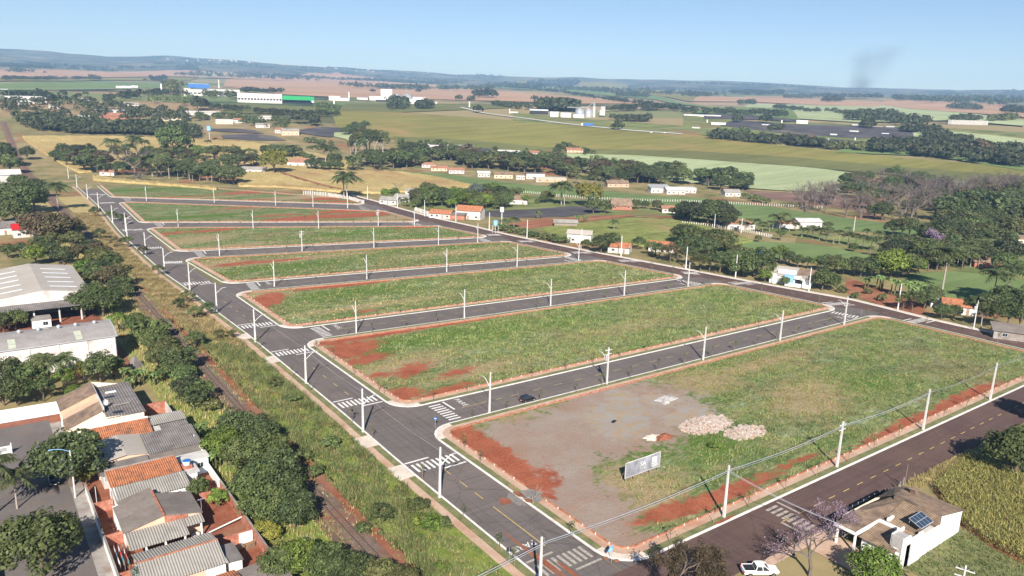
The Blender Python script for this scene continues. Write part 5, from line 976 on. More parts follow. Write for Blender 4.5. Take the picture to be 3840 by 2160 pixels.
gwall_thing('yard_wall', 'red brick cross wall behind the bushes of the two-tone house', 26.5, 30.4, 121.3, 121.5, 1.6, M['brick'])
gwall_thing('yard_wall', 'low brick wall strip in the yard of the long corrugated house', 11.65, 13.8, 97.0, 97.2, 1.9, M['brick'])
t = thing('wooden_pallet', 'pale wooden pallet leaning upright beside the back wall', 'pallet', (28.6, 103.0, 0), .4)
for k in range(6): MB().box(0, 1.5, k * .02, k * .02 + .03, .08 + k * .2, .2 + k * .2).build('slat', M['wood'], t)
MB().box(0, .08, .13, .2, 0, 1.25).box(1.42, 1.5, .13, .2, 0, 1.25).build('bearer', M['wood'], t)
t = thing('wooden_bench', 'bare wooden workbench in the yard corner by the whitewashed wall', 'workbench', (26.8, 103.2, 0), .3); MB().box(0, 1.8, 0, 1.2, .5, .58).build('top', M['wood'], t)
for x, y in ((.1, .1), (1.7, .1), (.1, 1.1), (1.7, 1.1)): MB().box(x - .05, x + .05, y - .05, y + .05, 0, .5).build('leg', M['wood'], t)
o = MB().tube([(0, 0, .35), (6.2, 1.2, .9)], .11, 8).build('drain_pipe', M['white_wall'], None, (24.4, 110.4, 0)); tag(o, 'long white pipe lying across the red yard', 'pipe')
# clothes on lines
for r_ in range(3):
    x = 12.3 + r_ * .55; t = thing('clothes_line', 'line of washing hung between the street wall and the brown-roofed house', 'clothes line', (x, 106.8, 0), group='clothes lines of the brown-roofed house'); MB().tube([(0, 0, 1.9), (0, 2.5, 1.8), (0, 5.2, 1.9)], .015, 4).build('line', M['wire'], t)
    for y in (0, 5.2): MB().cyl(0, y, 0, 1.95, .04, .04, 6).build('post', M['wood_grey'], t)
    for k in range(8):
        y = .35 + k * .58; w_ = random.uniform(.3, .5); h_ = random.uniform(.5, 1.0); m_ = random.choice(['cloth_white', 'cloth_white', 'cloth_white', 'cloth_dark', 'cloth_red', 'cloth_teal']); MB().box(-.02 + random.uniform(-.06, .06), .03, y, y + w_, 1.82 - h_, 1.83).build('garment', M[m_], t)
# street side opposite: gate and garden walls
t = thing('white_metal_gate', 'white metal gate with printed panel standing at the street edge', 'gate', (1.2, 158.5, 0), -.05)
MB().box(-3.0, 1.2, -.05, .05, .2, 1.6).build('panel', M['white_wall'], t); MB().box(-1.6, .6, -.06, -.052, .6, 1.4).build('printed_panel', M['metal_grey'], t); MB().box(1.2, 1.35, -.08, .08, 0, 2.1).build('post', M['white_wall'], t); MB().box(-3.15, -3.0, -.08, .08, 0, 2.1).build('post', M['white_wall'], t)
gwall_thing('street_wall', 'low grey wall along the far edge of the old street', -2.6, -2.4, 100, 157, 1.8, M['concrete_dirty'])
t = thing('wooden_street_lamp', 'old grey street lamp pole with blue curved arm by the big street tree', 'lamp pole', (9.9, 134.0, 0)); MB().cyl(0, 0, 0, 8.6, .16, .1, 10).build('pole', M['concrete'], t); la = MB().tube([(0, 0, 8.4), (-1.2, .5, 8.9), (-2.4, 1.0, 8.95)], .045, 6).build('lamp_arm', M['tank_light'], t); MB().box(-2.95, -2.35, .92, 1.12, 8.86, 8.98).build('lamp_head', M['tank_light'], la)
for k in range(4): cable((9.9, 134.0, 7.3 - k * .16), (-30, 122 + k * .15, 7.1 - k * .16), .5, .018, 'thin overhead wire crossing the old street to the grey lamp pole', 'dark', 14, 'wires over the old street')
for p, lb in (((12.2,138.9), 'thin pale post at the corner of the street wall'), ((12.3,127.8), 'thin grey post inside the street wall by the washing')):
    o = MB().cyl(0, 0, 0, 4.2, .06, .05, 8).build('slim_post', M['concrete'], None, (p[0], p[1], 0)); tag(o, lb, 'post')
# ------------------------------------------------------------------ warehouses
t = thing('arched_warehouse', 'white-washed warehouse with grey arched roof and round roof ventilators', 'warehouse', (-6, 202.4, 0), group='warehouses beside the railway')
prof_ = [(0, 7.0), (2.5, 7.7), (5.5, 8.35), (8.5, 8.6), (11.5, 8.35), (14.3, 7.7)]
mb = MB()
for (a, b) in zip(prof_[:-1], prof_[1:]): mb.slab([(-.2, a[0], a[1]), (33.8, a[0], a[1]), (33.8, b[0], b[1]), (-.2, b[0], b[1])], .15)
mb.build('roof', M['roof_grey'], t); mb = MB(); mb.tube([(33.9, a, z + .06) for a, z in prof_], .16, 6).tube([(-.2, 0, 7.02), (33.8, 0, 7.02)], .12, 6).build('roof_edge', M['metal_grey'], t)
MB().box(0, 33.4, .15, .35, 0, 6.9).build('wall', M['whitewash_wall'], t); gwall(t, [(.35, 0), (14, 0), (14, 7.6), (11.5, 8.2), (8.5, 8.42), (5.5, 8.2), (.35, 7.0)], (33.3, 33.55), 'y', M['whitewash_wall']); MB().box(0, 33.3, 13.8, 14, 0, 7.5).build('wall', M['whitewash_wall'], t)
for x in np.arange(3, 33, 6.0): MB().box(x, x + .35, .02, .15, 0, 6.9).build('pilaster', M['whitewash_wall'], t)
for x in (8.6, 14.0, 18.0, 22.3, 26.0, 30.2):
    v = link('roof_vent', None, None, t, (x, 8.6, 8.55)); MB().cyl(0, 0, 0, .35, .3, .3, 12).build('vent_neck', M['metal_grey'], v); MB().cyl(0, 0, .35, .75, .5, .42, 14).cyl(0, 0, .75, .9, .42, .15, 14).build('vent_turbine', M['steel_galv'], v)
for x in (11.3, 25.0): MB().slab([(x, .6, 7.24), (x + 1.5, .6, 7.24), (x + 1.5, 5.0, 8.3), (x, 5.0, 8.3)], .02).build('skylight', M['skylight_green'], t)
MB().slab([(19.0, 8.8, 8.66), (20.3, 8.8, 8.66), (20.3, 11.2, 8.46), (19.0, 11.2, 8.46)], .02).build('skylight', M['skylight_green'], t)
t = thing('beige_warehouse', 'large warehouse with beige gable roof, white skylight strips and open loading bay', 'warehouse', (2.0, 250, 0), group='warehouses beside the railway')
for sgn in (0, 1):
    x0, x1, z0, z1 = ((-6, 14.5, 6.6, 9.2), (14.5, 27.0, 9.2, 7.4))[sgn]; MB().slab([(x0, 3.5, z0), (x1, 3.5, z1), (x1, 46, z1), (x0, 46, z0)], .15).build('roof', M['roof_beige'], t)
for k in range(5):
    y = 9 + k * 7; f_ = lambda x: 6.62 + (x + 6) / 20.5 * 2.6; MB().slab([(2, y, f_(2)), (10, y, f_(10)), (10, y + 1.0, f_(10)), (2, y + 1.0, f_(2))], .02).build('skylight', M['skylight_white'], t)
    g_ = lambda x: 9.22 - (x - 14.5) / 12.5 * 1.8; MB().slab([(17, y, g_(17)), (24, y, g_(24)), (24, y + 1.0, g_(24)), (17, y + 1.0, g_(17))], .02).build('skylight', M['skylight_white'], t)
gwall(t, [(-5.5, 5.4), (26.5, 5.4), (26.5, 7.2), (14.5, 9.0), (-5.5, 6.5)], (3.6, 3.9), 'x', M['whitewash_wall']); MB().box(-5.5, 26.5, 12, 12.3, 0, 6.5).build('bay_wall', M['concrete_dirty'], t); MB().box(26.2, 26.5, 12.3, 45.6, 0, 7.0).build('wall', M['whitewash_wall'], t); MB().box(-5.5, 26.5, 45.4, 45.7, 0, 6.6).build('wall', M['whitewash_wall'], t)
shed_roof(t, -8, 24.5, -2.2, 3.6, 4.7, 5.5, 'y', M['fibre_cement_dark'], .5, 'canopy')
for x in (-1, 5.3, 11.6, 17.9, 23.5): MB().box(x - .2, x + .2, -.9, -.5, 0, 4.8).build('post', M['concrete'], t)
t = thing('small_white_hut', 'small white flat-roofed hut between the two warehouses', 'hut', (12.6, 243.6, 0)); wallbox(t, 0, 4.6, .2, 4.8, 2.7, M['white_wall']); MB().box(-.2, 4.8, 0, 5.0, 2.72, 2.9).build('flat_roof', M['concrete_dirty'], t); window(t, 3.2, .2, 1.1, 1.2, 1.0, 's')
o = MB().add([(-1.6, -1.4, 0), (1.6, -1.4, 0), (1.6, 1.4, 0), (-1.6, 1.4, 0), (0, 0, 3.2)], [(3, 2, 1, 0), (0, 1, 4), (1, 2, 4), (2, 3, 4), (3, 0, 4)]).build('tin_hut', M['fibre_cement_dark'], None, (30.5, 197.0, 0), .5); tag(o, 'dark pointed tin hut in the shade of the arched warehouse', 'hut')
# ------------------------------------------------------------------ the house with solar panels
t = thing('solar_panel_house', 'white house with brown tiled roofs, grey tower and solar panels beside the corn', 'house', (105.5, 45, 0))
ww = M['white_wall']
MB().box(2.4, 12.8, .2, .4, 0, 3.7).box(12.8, 20.2, .2, .4, 0, 3.9).build('wall', ww, t); MB().box(20.0, 20.2, .4, 9.6, 0, 3.8).build('wall', ww, t); MB().box(5.5, 20.0, 8.9, 9.1, 0, 3.0).build('wall', ww, t)
mb = MB(); mb.corr((20.9, -.1, 3.85), (20.9, 9.4, 3.85), (12.7, 7.8, 5.5), (12.7, -.1, 5.5), .3, .03); mb.build('roof', M['tile_brown'], t)
MB().slab([(12.7, 7.8, 5.5), (20.9, 9.4, 3.85), (19.0, 10.6, 3.7), (13.2, 10.6, 3.7)], .1).build('roof', M['tile_brown'], t)
mb = MB(); mb.corr((6.4, 1.2, 3.45), (6.4, 6.4, 3.45), (12.6, 6.0, 5.35), (12.6, .6, 5.35), .3, .03); mb.build('roof', M['tile_tan'], t)
MB().slab([(6.6, 6.5, 3.5), (12.5, 6.1, 5.3), (12.9, 8.4, 4.7), (9.2, 10.6, 3.2), (5.6, 10.6, 3.0)], .1).build('roof', M['tile_brown'], t); MB().box(12.4, 12.75, .3, 7.6, 3.0, 5.45).build('ridge_wall', M['tile_brown'], t)
mb = MB(); mb.corr((.3, 1.0, 2.75), (.3, 6.5, 2.75), (6.2, 6.5, 3.3), (6.2, 1.0, 3.3), .3, .03); mb.build('roof', M['tile_tan'], t); MB().box(6.25, 6.5, 2.2, 6.6, 2.8, 3.75).build('step_wall', ww, t)
MB().slab([(-.2, 6.7, 3.35), (6.5, 6.7, 3.75), (6.5, 10.2, 3.75), (-.2, 10.2, 3.35)], .12).build('porch_roof', M['tile_brown'], t); MB().box(-.3, 6.5, 6.5, 6.7, 3.0, 3.62).box(-.3, -.12, 6.7, 10.2, 3.0, 3.45).build('fascia', ww, t)
MB().box(0, .28, 9.6, 9.88, 0, 3.0).build('porch_column', ww, t); MB().box(0, .28, 6.7, 6.98, 0, 3.0).build('porch_column', ww, t); MB().box(1.0, 1.2, .6, 6.2, 0, 2.7).build('front_wall', ww, t); MB().box(5.6, 5.8, 6.8, 9.0, 0, 3.0).build('front_wall', ww, t)
MB().box(1.6, 3.6, .5, 2.1, 0, 4.9).build('tower', M['gravel_grey'], t); MB().box(3.6, 6.9, .02, .2, 0, 4.7).box(1.55, 3.65, .2, .5, 0, 4.95).box(1.7, 5.2, 2.1, 2.3, 3.0, 5.0).build('tower_wall', ww, t); shed_roof(t, 3.6, 5.6, .5, 2.1, 4.4, 4.4, 'y', M['tile_tan'], .3)
window(t, 1.0, 3.2, 1.0, 1.6, 1.2, 'w'); door(t, 5.6, 7.8, 1.0, 2.2, 'w'); MB().box(1.55, 1.59, 1.0, 1.7, 2.9, 3.1).build('wall_lamp', M['white_paint'], t)
MB().box(17.4, 18.3, 6.6, 7.4, 4.2, 5.3).build('chimney', M['tile_tan'], t); MB().box(17.2, 18.5, 6.4, 7.6, 5.3, 5.4).build('chimney_cap', M['tile_brown'], t)
for x in (6.7, 7.6): MB().box(x, x + .75, 5.2, 5.6, 3.76, 4.3).build('air_conditioner', M['white_paint'], t)
MB().box(7.6, 11.4, .42, 1.1, 3.3, 3.7).build('gutter_box', M['concrete'], t)
gwall(t, [(12.7, 3.6), (20.1, 3.75), (20.1, 3.88), (12.7, 5.38)], (.06, .19), 'x', ww)
sp = thing('solar_collector', 'tilted array of eight dark solar panes on the tiled roof', 'solar panels', (112.6, 45.5, 4.75)); sp.rotation_euler = (0, 0, 0)
mb = MB(); f_ = lambda u, v: (u, v, .15 + u * -.0 + v * .38)
mb.slab([(-.05, -.05, .1), (3.75, -.05, .1), (3.75, 2.05, .9), (-.05, 2.05, .9)], .07).build('frame', M['steel_galv'], sp)
for i in range(4):
    for j in range(2):
        x0, x1 = .03 + i * .93, .03 + i * .93 + .85; y0, y1 = .04 + j * 1.0, .04 + j * 1.0 + .92; zz = lambda y: .112 + (y + .05) * .381; MB().add([(x0, y0, zz(y0)), (x1, y0, zz(y0)), (x1, y1, zz(y1)), (x0, y1, zz(y1))], [(0, 1, 2, 3)]).build('pane', M['solar'], sp)
MB().tube([(.2, 1.9, .8), (.2, 2.0, 0)], .03, 5).tube([(3.5, 1.9, .8), (3.5, 2.0, 0)], .03, 5).build('support', M['steel_galv'], sp)
o = thing('side_wall', 'cream boundary wall along the wide road beside the solar-panel house', 'wall', (109.5, 56.0, 0)); MB().box(0, 15, 0, .25, 0, 2.9).build('wall', M['cream_wall'], o); MB().box(15, 15.3, -1.2, .25, 0, 3.2).build('wall', M['blue_wall'], o)
o = thing('dark_panel_fence', 'dark glass panel fence with thin posts beside the wide road', 'fence', (110.5, 58.05, 0))
for k in range(9): MB().box(k * 1.75 + .06, k * 1.75 + 1.7, -.02, .02, .1, 1.75).build('panel', M['dark_glass'], o)
for k in range(10): MB().box(k * 1.75 - .04, k * 1.75 + .04, -.04, .04, 0, 1.9).build('post', M['metal_grey'], o)
sheet('house_terrace', 100.6, 107.6, 45.5, 56.5, .03, 'paving_tan'); sheet('pavement', 88, 110.4, 56.6, 58.2, .05, 'paving_tan')
# ------------------------------------------------------------------ houses across road R and beyond
def house(p, w, d, h, rz, roof, wm, label, name='farm_house', cat='house', rtype='gable', group=None, base=None, rh=None, ov=.5, wins=3):
    z = (tzf(*p[:2]) if base is None else base); roof = {'tile_orange': 'tile_rust', 'metal_white': 'roof_pale'}.get(roof, roof) if math.hypot(p[0], p[1]) > 450 else roof; wm = 'white_aged' if wm == 'white_wall' and math.hypot(p[0], p[1]) > 300 else wm; w, d = (w * .85, d * .9) if math.hypot(p[0], p[1]) > 450 else (w, d)
    t = thing(name, label, cat, (p[0], p[1], z), rz, group); rm, wm = M[roof], M[wm]; rh = d * .22 if rh is None else rh; a, b = w / 2, d / 2
    MB().box(-a, a, -b, b, -1.0, h).build('wall', wm, t)
    if rtype == 'gable':
        for s_ in (-1, 1): mb = MB(); mb.corr((-a - ov, s_ * (b + ov), h - rh * ov / b), (a + ov, s_ * (b + ov), h - rh * ov / b), (a + ov, 0, h + rh), (-a - ov, 0, h + rh), .5, .04, .08) if s_ < 0 else mb.corr((a + ov, b + ov, h - rh * ov / b), (-a - ov, b + ov, h - rh * ov / b), (-a - ov, 0, h + rh), (a + ov, 0, h + rh), .5, .04, .08); mb.build('roof', rm, t)
        gwall(t, [(-b, h), (b, h), (0, h + rh - .05)], (-a, -a + .15), 'y', wm); gwall(t, [(-b, h), (b, h), (0, h + rh - .05)], (a - .15, a), 'y', wm)
    elif rtype == 'hip':
        q = min(a, b) * .9; mb = MB(); vs = [(-a - ov, -b - ov, h - .1), (a + ov, -b - ov, h - .1), (a + ov, b + ov, h - .1), (-a - ov, b + ov, h - .1), (-a + q, 0, h + rh), (a - q, 0, h + rh)]
        mb.add(vs, [(0, 1, 5, 4), (1, 2, 5), (2, 3, 4, 5), (3, 0, 4), (3, 2, 1, 0)]); mb.build('roof', rm, t)
    elif rtype == 'shed': MB().slab([(-a - ov, -b - ov, h + .1), (a + ov, -b - ov, h + .1), (a + ov, b + ov, h + rh), (-a - ov, b + ov, h + rh)], .12).build('roof', rm, t)
    else: MB().box(-a - .15, a + .15, -b - .15, b + .15, h, h + .3).build('flat_roof', rm, t)
    for k in range(wins):
        x = -a + w * (k + .5) / wins
        if k == wins // 2: door(t, x, -b, 1.0, min(2.1, h - .3), 's')
        else: window(t, x, -b, 1.0, min(1.3, w / wins * .6), 1.0, 's')
    if d > 3: window(t, -a, 0, 1.0, 1.2, 1.0, 'w')
    return t
def face(p): return math.atan2(p[1], p[0]) - math.pi / 2        # long front turned towards the town
RA = math.radians(-54)
# modern white and blue house on road R
_h = (258.7,168.6); zz = 0
t = thing('modern_white_house', 'modern white house with blue facade panel and beige flat roofs across the road', 'house', (254.8,174.7,0), RA * 0 + math.radians(-64)); t.location.z = 0
wallbox(t, .5, 16, 2, 12, 3.2, ww); MB().box(-.2, 16.4, 1.6, 7, 3.2, 3.5).build('flat_roof', M['roof_beige'], t); mb = MB(); mb.corr((1, 7, 3.6), (10, 7, 3.6), (10, 14, 5.0), (1, 14, 5.0), .5); mb.build('roof', M['roof_beige'], t); mb = MB(); mb.corr((10, 6, 3.5), (17, 6, 3.5), (17, 14, 4.6), (10, 14, 4.6), .5); mb.build('roof', M['tile_tan'], t)
MB().box(3, 9.8, 6.6, 6.95, 3.5, 5.0).build('parapet', ww, t); MB().box(6.2, 9.6, .8, 1.6, 0, 4.2).build('blue_panel', M['tank_light'], t); MB().box(9.7, 12.5, 1.0, 1.5, 2.8, 4.0).build('canopy', ww, t); MB().box(1.8, 3.2, 1.2, 1.6, 0, 3.9).build('entrance_pillar', ww, t); MB().box(3.4, 6.0, 1.95, 2.02, .05, 2.6).build('garage_door', M['metal_grey'], t); MB().box(10.2, 13.0, 1.95, 2.02, .4, 2.4).build('window_opening', M['dark_glass'], t)
MB().box(6.8, 15.5, -.6, -.4, 0, 1.4).build('front_wall', ww, t); MB().box(15.6, 16.4, -.6, -.4, 0, 2.2).build('front_wall', ww, t)
hs = lambda t_, x, y: None
house((249,280.5), 12, 7, 4.6, math.radians(-50), 'roof_beige', 'white_wall', 'tall white shed with beige gable roof behind the road wall', 'white_shed', 'shed', rtype='gable', wins=2)
house((242.7,371.3), 15, 9, 5.2, math.radians(-52), 'tile_orange', 'white_wall', 'white gabled house with bright orange roof at the road beside the dark netting field', 'orange_gable_house', wins=3, rh=2.4)
house((228.8,380.7), 13, 8, 3.0, math.radians(-52), 'tile_orange', 'white_wall', 'long low white house with rusty red roof next to the orange gable house', 'low_white_house', wins=4)
house((234,371.3), 9, 4, 2.8, math.radians(-52), 'fibre_cement_dark', 'brick', 'blue-grey lean-to and brick wall before the orange gable house', 'lean_to', 'shed', rtype='shed', wins=1)
house((230,448.7), 14, 9, 3.0, math.radians(-52), 'fibre_cement', 'concrete', 'grey-roofed roadside house behind the fence posts', 'grey_house', wins=3); house((244.5,457.5), 13, 8, 3.2, math.radians(-52), 'fibre_cement', 'white_wall', 'pale-roofed house behind the grey roadside house', 'grey_house', wins=3)
house((268.8,488.6), 11, 7, 3.0, math.radians(-52), 'fibre_cement', 'white_wall', 'white house at the corn edge with low pale roof', 'white_house', wins=2)
house((310.1,414.1), 14, 9, 3.4, math.radians(-40), 'tile_tan', 'white_wall', 'white gabled house among banana plants above the netting field', 'white_house', wins=2, rh=2.2)
house((275.7,323.6), 13, 6, 2.4, math.radians(-35), 'fibre_cement', 'wood_grey', 'open shed with pale roof at the edge of the young corn', 'open_shed', 'shed', wins=1)
house((357.6,363.9), 16, 10, 3.0, math.radians(-30), 'tile_brown', 'brick', 'farmhouse with steep dark brown roof beside the green field', 'brown_farmhouse', rh=4.0, wins=3)
house((376.1,338.2), 10, 8, 3.0, math.radians(-40), 'tile_orange', 'white_wall', 'small white house with red-orange roof beside the round trees', 'small_red_roofed_house', wins=2)
house((248.5,251.4), 10, 8, 3.0, math.radians(-54), 'tile_orange', 'white_wall', 'white house with reddish roof behind the grey wall on the road', 'small_red_roofed_house', wins=2, rh=1.6)
house((269.5,244.2), 12, 8, 2.8, math.radians(-54), 'tile_orange', 'concrete', 'low roof of faded orange tiles half hidden by trees along the road', 'faded_tile_house', wins=2)
house((277.7,113), 10, 8, 2.8, math.radians(-58), 'tile_orange', 'white_wall', 'house with bright red tiled roof under the trees by the road', 'red_roofed_house', wins=2, rh=1.8)
house((279.8,119), 8, 4, 2.4, math.radians(-58), 'metal_white', 'white_wall', 'small white covered terrace beside the red tiled roof', 'white_terrace', 'shed', rtype='flat', wins=1)
house((258.6,87.8), 12, 6, 2.6, math.radians(-60), 'roof_weathered', 'concrete_dirty', 'dark grey shed beside the tall trees at the road', 'dark_shed', 'shed', rtype='shed', wins=2)
house((377.9,144.3), 15, 9, 2.8, math.radians(-45), 'tile_brown', 'brick', 'farmhouse with dark red roof deep among the palms', 'dark_red_farmhouse', wins=3)
house((441.3,196.8), 16, 10, 5.5, math.radians(-35), 'concrete', 'white_wall', 'white flat-roofed house behind the pink-flowering tree', 'white_block_house', rtype='flat', wins=3)
house((468.2,164.5), 9, 7, 3.0, math.radians(-35), 'tile_tan', 'cream_wall', 'small yellow house with blue tank far among the palms', 'yellow_house', wins=2)
house((363.5,272.2), 19, 10, 3.2, math.radians(-30), 'tile_orange', 'white_wall', 'long farmhouse with orange tiled roof behind the row of palms', 'orange_farmhouse', rtype='hip', wins=4); house((392.9,260.6), 15, 10, 3.0, math.radians(-30), 'tile_orange', 'white_wall', 'smaller orange-roofed house beside the white villa', 'orange_house', rtype='hip', wins=2)
house((404.5,255), 17, 11, 4.2, math.radians(-30), 'metal_white', 'white_wall', 'white villa with pale roof beside the palms and green field', 'white_villa', rtype='gable', wins=4, rh=1.5)
# village strip behind the green field
VG = 'houses of the strip village beyond the green field'
for p, w, d, h, rf, wm, lb, rt in (((378,655), 16, 9, 3, 'tile_orange', 'white_wall', 'orange-roofed house half hidden at the end of the tree belt', 'hip'), ((375,630), 18, 9, 3, 'tile_orange', 'peach_wall', 'long orange-roofed house in front of the tree belt', 'gable'), ((380,607), 17, 9, 3.4, 'tile_orange', 'white_wall', 'house with red-orange roof and white gable beside the parked white car', 'gable'),
    ((390,576), 13, 8, 3.6, 'metal_white', 'white_wall', 'white house with pale roof behind a white wall at the tree belt', 'gable'), ((401,561), 20, 10, 3.6, 'tile_tan', 'peach_wall', 'pinkish house with tan gable roof at the tree belt', 'gable'), ((410,547), 9, 7, 3, 'metal_white', 'white_wall', 'small white house beside the pinkish gable house', 'flat'),
    ((426,546), 20, 11, 4.5, 'fibre_cement_dark', 'white_wall', 'white house with dark roof terrace before the tree belt', 'flat'), ((424,521), 32, 10, 3.4, 'metal_white', 'tan_wall', 'long brown-walled farmhouse with white parapet', 'flat'), ((456,470), 22, 11, 3.2, 'tile_brown', 'tan_wall', 'house with dark reddish roof standing by the green field fence', 'gable'),
    ((459.7,424.9), 19, 10, 4.0, 'metal_grey', 'white_wall', 'white house with grey sheet roof past the palm row', 'shed'), ((464.7,413), 18, 10, 3.6, 'metal_white', 'white_wall', 'white house with low pale gable roof next to the grey-roofed one', 'gable'), ((481.8,414.8), 15, 10, 4, 'metal_white', 'white_wall', 'white box house before the dark tree belt', 'flat'), ((498.8,384.2), 15, 10, 3.4, 'fibre_cement', 'white_wall', 'white house with grey roof beside the tilled purple field', 'gable')):
    house(p, w, d, h, math.radians(-28), rf, wm, lb, 'village_house', rtype=rt, group=VG, wins=4)
for p, w, d, rf, wm, lb in (((435,772), 22, 12, 'metal_white', 'white_wall', 'white shed beside the round bushes above the tree belt'), ((446,763), 14, 9, 'metal_white', 'white_wall', 'low white house next to the white shed above the tree belt'), ((472,746), 34, 14, 'fibre_cement', 'white_wall', 'long grey-roofed barn above the tree belt'), ((500,697), 18, 10, 'metal_white', 'white_wall', 'white bungalow above the tree belt'), ((509,687), 26, 11, 'metal_white', 'white_wall', 'long white building beside the red-orange roof above the tree belt'), ((524,680), 22, 10, 'tile_orange', 'white_wall', 'farm building with red-orange roof at the dirt track'), ((580,671), 22, 12, 'tile_orange', 'peach_wall', 'orange-roofed farmhouse in the round clump of trees')):
    house(p, w, d, 3.2, math.radians(-30), rf, wm, lb, 'farm_building', 'building', wins=4, group='buildings above the tree belt')
t = thing('shade_tunnel', 'dark peaked shade-net tunnel beside the grey-roofed barn', 'shade tunnel', (*(463,709), 0), math.radians(-28)); t.location.z = tzf(*(463,709)); MB().add([(-24, -12, 0), (24, -12, 0), (24, 12, 0), (-24, 12, 0), (-22, 0, 8), (22, 0, 8)], [(0, 1, 5, 4), (1, 2, 5), (2, 3, 4, 5), (3, 0, 4)]).build('net_cover', M['shade_net'], t)
# grove houses and left village
house((212,672), 24, 9, 3.4, math.radians(-30), 'fibre_cement', 'white_wall', 'pale grey-roofed house beside the round yellow-green tree', 'grey_roofed_farmhouse', wins=4)
house((268,704), 30, 16, 4, math.radians(-30), 'tile_orange', 'white_wall', 'red-orange hip-roofed house in the corn with white porch tower', 'hip_roofed_house', rtype='hip', wins=4, rh=3.5)
house((177,721), 16, 9, 3.2, math.radians(-30), 'tile_orange', 'white_wall', 'house with red roof hidden among the palms', 'grove_house', wins=2); house((185,695), 16, 9, 3, math.radians(-30), 'tile_orange', 'white_wall', 'second red-roofed house under the dark grove trees', 'grove_house', wins=2); house((100,687), 13, 8, 3, math.radians(-30), 'tile_orange', 'white_wall', 'small house with orange roof at the grove edge behind the corn strip', 'grove_house', wins=2)
LV = 'houses of the wooded village'
for p, w, d, h, rf, wm, lb in (((97,1288), 44, 22, 6, 'metal_white', 'white_wall', 'big white shed at the wood beside the railway'), ((72,1308), 50, 20, 5, 'metal_white', 'white_wall', 'long white shed far off past the dark wood'), ((175,1366), 18, 10, 4, 'metal_white', 'white_wall', 'white shed among the dark village trees'), ((86,1256), 20, 10, 4, 'metal_white', 'white_wall', 'low white house before the big white shed'), ((217,1242), 26, 12, 5, 'fibre_cement', 'white_wall', 'white house with grey roof below the far wood'), ((181,1144), 56, 5, 4, 'metal_white', 'white_wall', 'long white wall building above the red yard'), ((171,1092), 30, 18, 3, 'tile_orange', 'brick', 'brick-red sheds below the long white building'), ((133,1070), 18, 10, 4, 'metal_white', 'white_wall', 'small white house at the lower edge of the wood'), ((281,1132), 76, 6, 4, 'metal_white', 'white_wall', 'very long white shed in the village'), ((233,1084), 14, 9, 4, 'tile_tan', 'white_wall', 'small house with tan gable in the village'), ((240,1070), 40, 9, 3, 'roof_beige', 'cream_wall', 'long beige-roofed sheds in the village'),
    ((290,1031), 24, 10, 3.5, 'metal_white', 'cream_wall', 'cream house in the village below the hedge'), ((312,1037), 20, 10, 4, 'tile_orange', 'white_wall', 'white house with orange roof among the village gardens'), ((353,1061), 24, 10, 4, 'metal_white', 'white_wall', 'white house on the village slope'), ((325,987), 20, 9, 3.5, 'fibre_cement', 'white_wall', 'grey-roofed house at the village edge'), ((329,936), 13, 9, 4, 'tile_orange', 'white_wall', 'little house with red roof beside the dark netting'), ((335,917), 24, 12, 5, 'fibre_cement', 'peach_wall', 'pinkish shed with grey roof beside the dark netting'), ((118,1206), 15, 8, 4, 'fibre_cement', 'concrete', 'grey house deep in the dark wood')):
    house(p, w, d, h, face(p) + .15, rf, wm, lb, 'village_house', group=LV, wins=4)
t = thing('water_tower', 'slender light blue water tank tower beside the netting fields', 'water tower', (*(234,892), 0)); t.location.z = tzf(*(234,892)); MB().tube([(0, 0, -1), (0, 0, 11)], [.5, .5], 8).build('stem', M['metal_grey'], t); MB().cyl(0, 0, 11, 16, 2.4, 2.4, 14).build('tank', M['tank_light'], t)
# left edge buildings
house((25.5,631.5), 26, 16, 9, math.radians(0), 'metal_white', 'white_wall', 'tall white shed at the trees beyond the beige warehouse', 'white_warehouse', 'warehouse', wins=2); house((15.8,424.7), 20, 10, 3.5, 0, 'fibre_cement_dark', 'white_wall', 'low white house with dark roof beside the reddish tree', 'low_house', wins=3); house((22.7,413.1), 9, 9, 4, 0, 'lamp_red', 'white_wall', 'small white house with bright red roof under the reddish tree', 'red_roof_house', wins=2)
# tanks on stands by road R
t = thing('water_tank', 'light blue water tank on a stand beside the road hedge', 'water tank', (225.5,320.9,0), .2); MB().cyl(0, 0, 4.2, 6.6, 1.25, 1.3, 16).cyl(0, 0, 6.6, 6.9, 1.4, .9, 16).build('tank', M['tank_light'], t)
for x, y in ((-1, -1), (1, -1), (1, 1), (-1, 1)): MB().box(x - .1, x + .1, y - .1, y + .1, 0, 4.2).build('leg', M['concrete'], t)
t = thing('water_tank', 'white water tank on a slim column behind the blue tank', 'water tank', (246.4,344.6,0), .2); MB().cyl(0, 0, 0, 7, .35, .35, 10).build('column', M['concrete'], t); MB().cyl(0, 0, 7, 9.6, 1.1, 1.1, 14).build('tank', M['white_wall'], t)
t = thing('water_tank', 'light blue box tank rising above the willow-like tree', 'water tank', (275.4,193.5,0), .2); MB().cyl(0, 0, 0, 6.4, .5, .5, 10).build('column', M['concrete'], t); MB().cyl(0, 0, 6.4, 8.6, 1.0, 1.1, 14).build('tank', M['tank_light'], t)
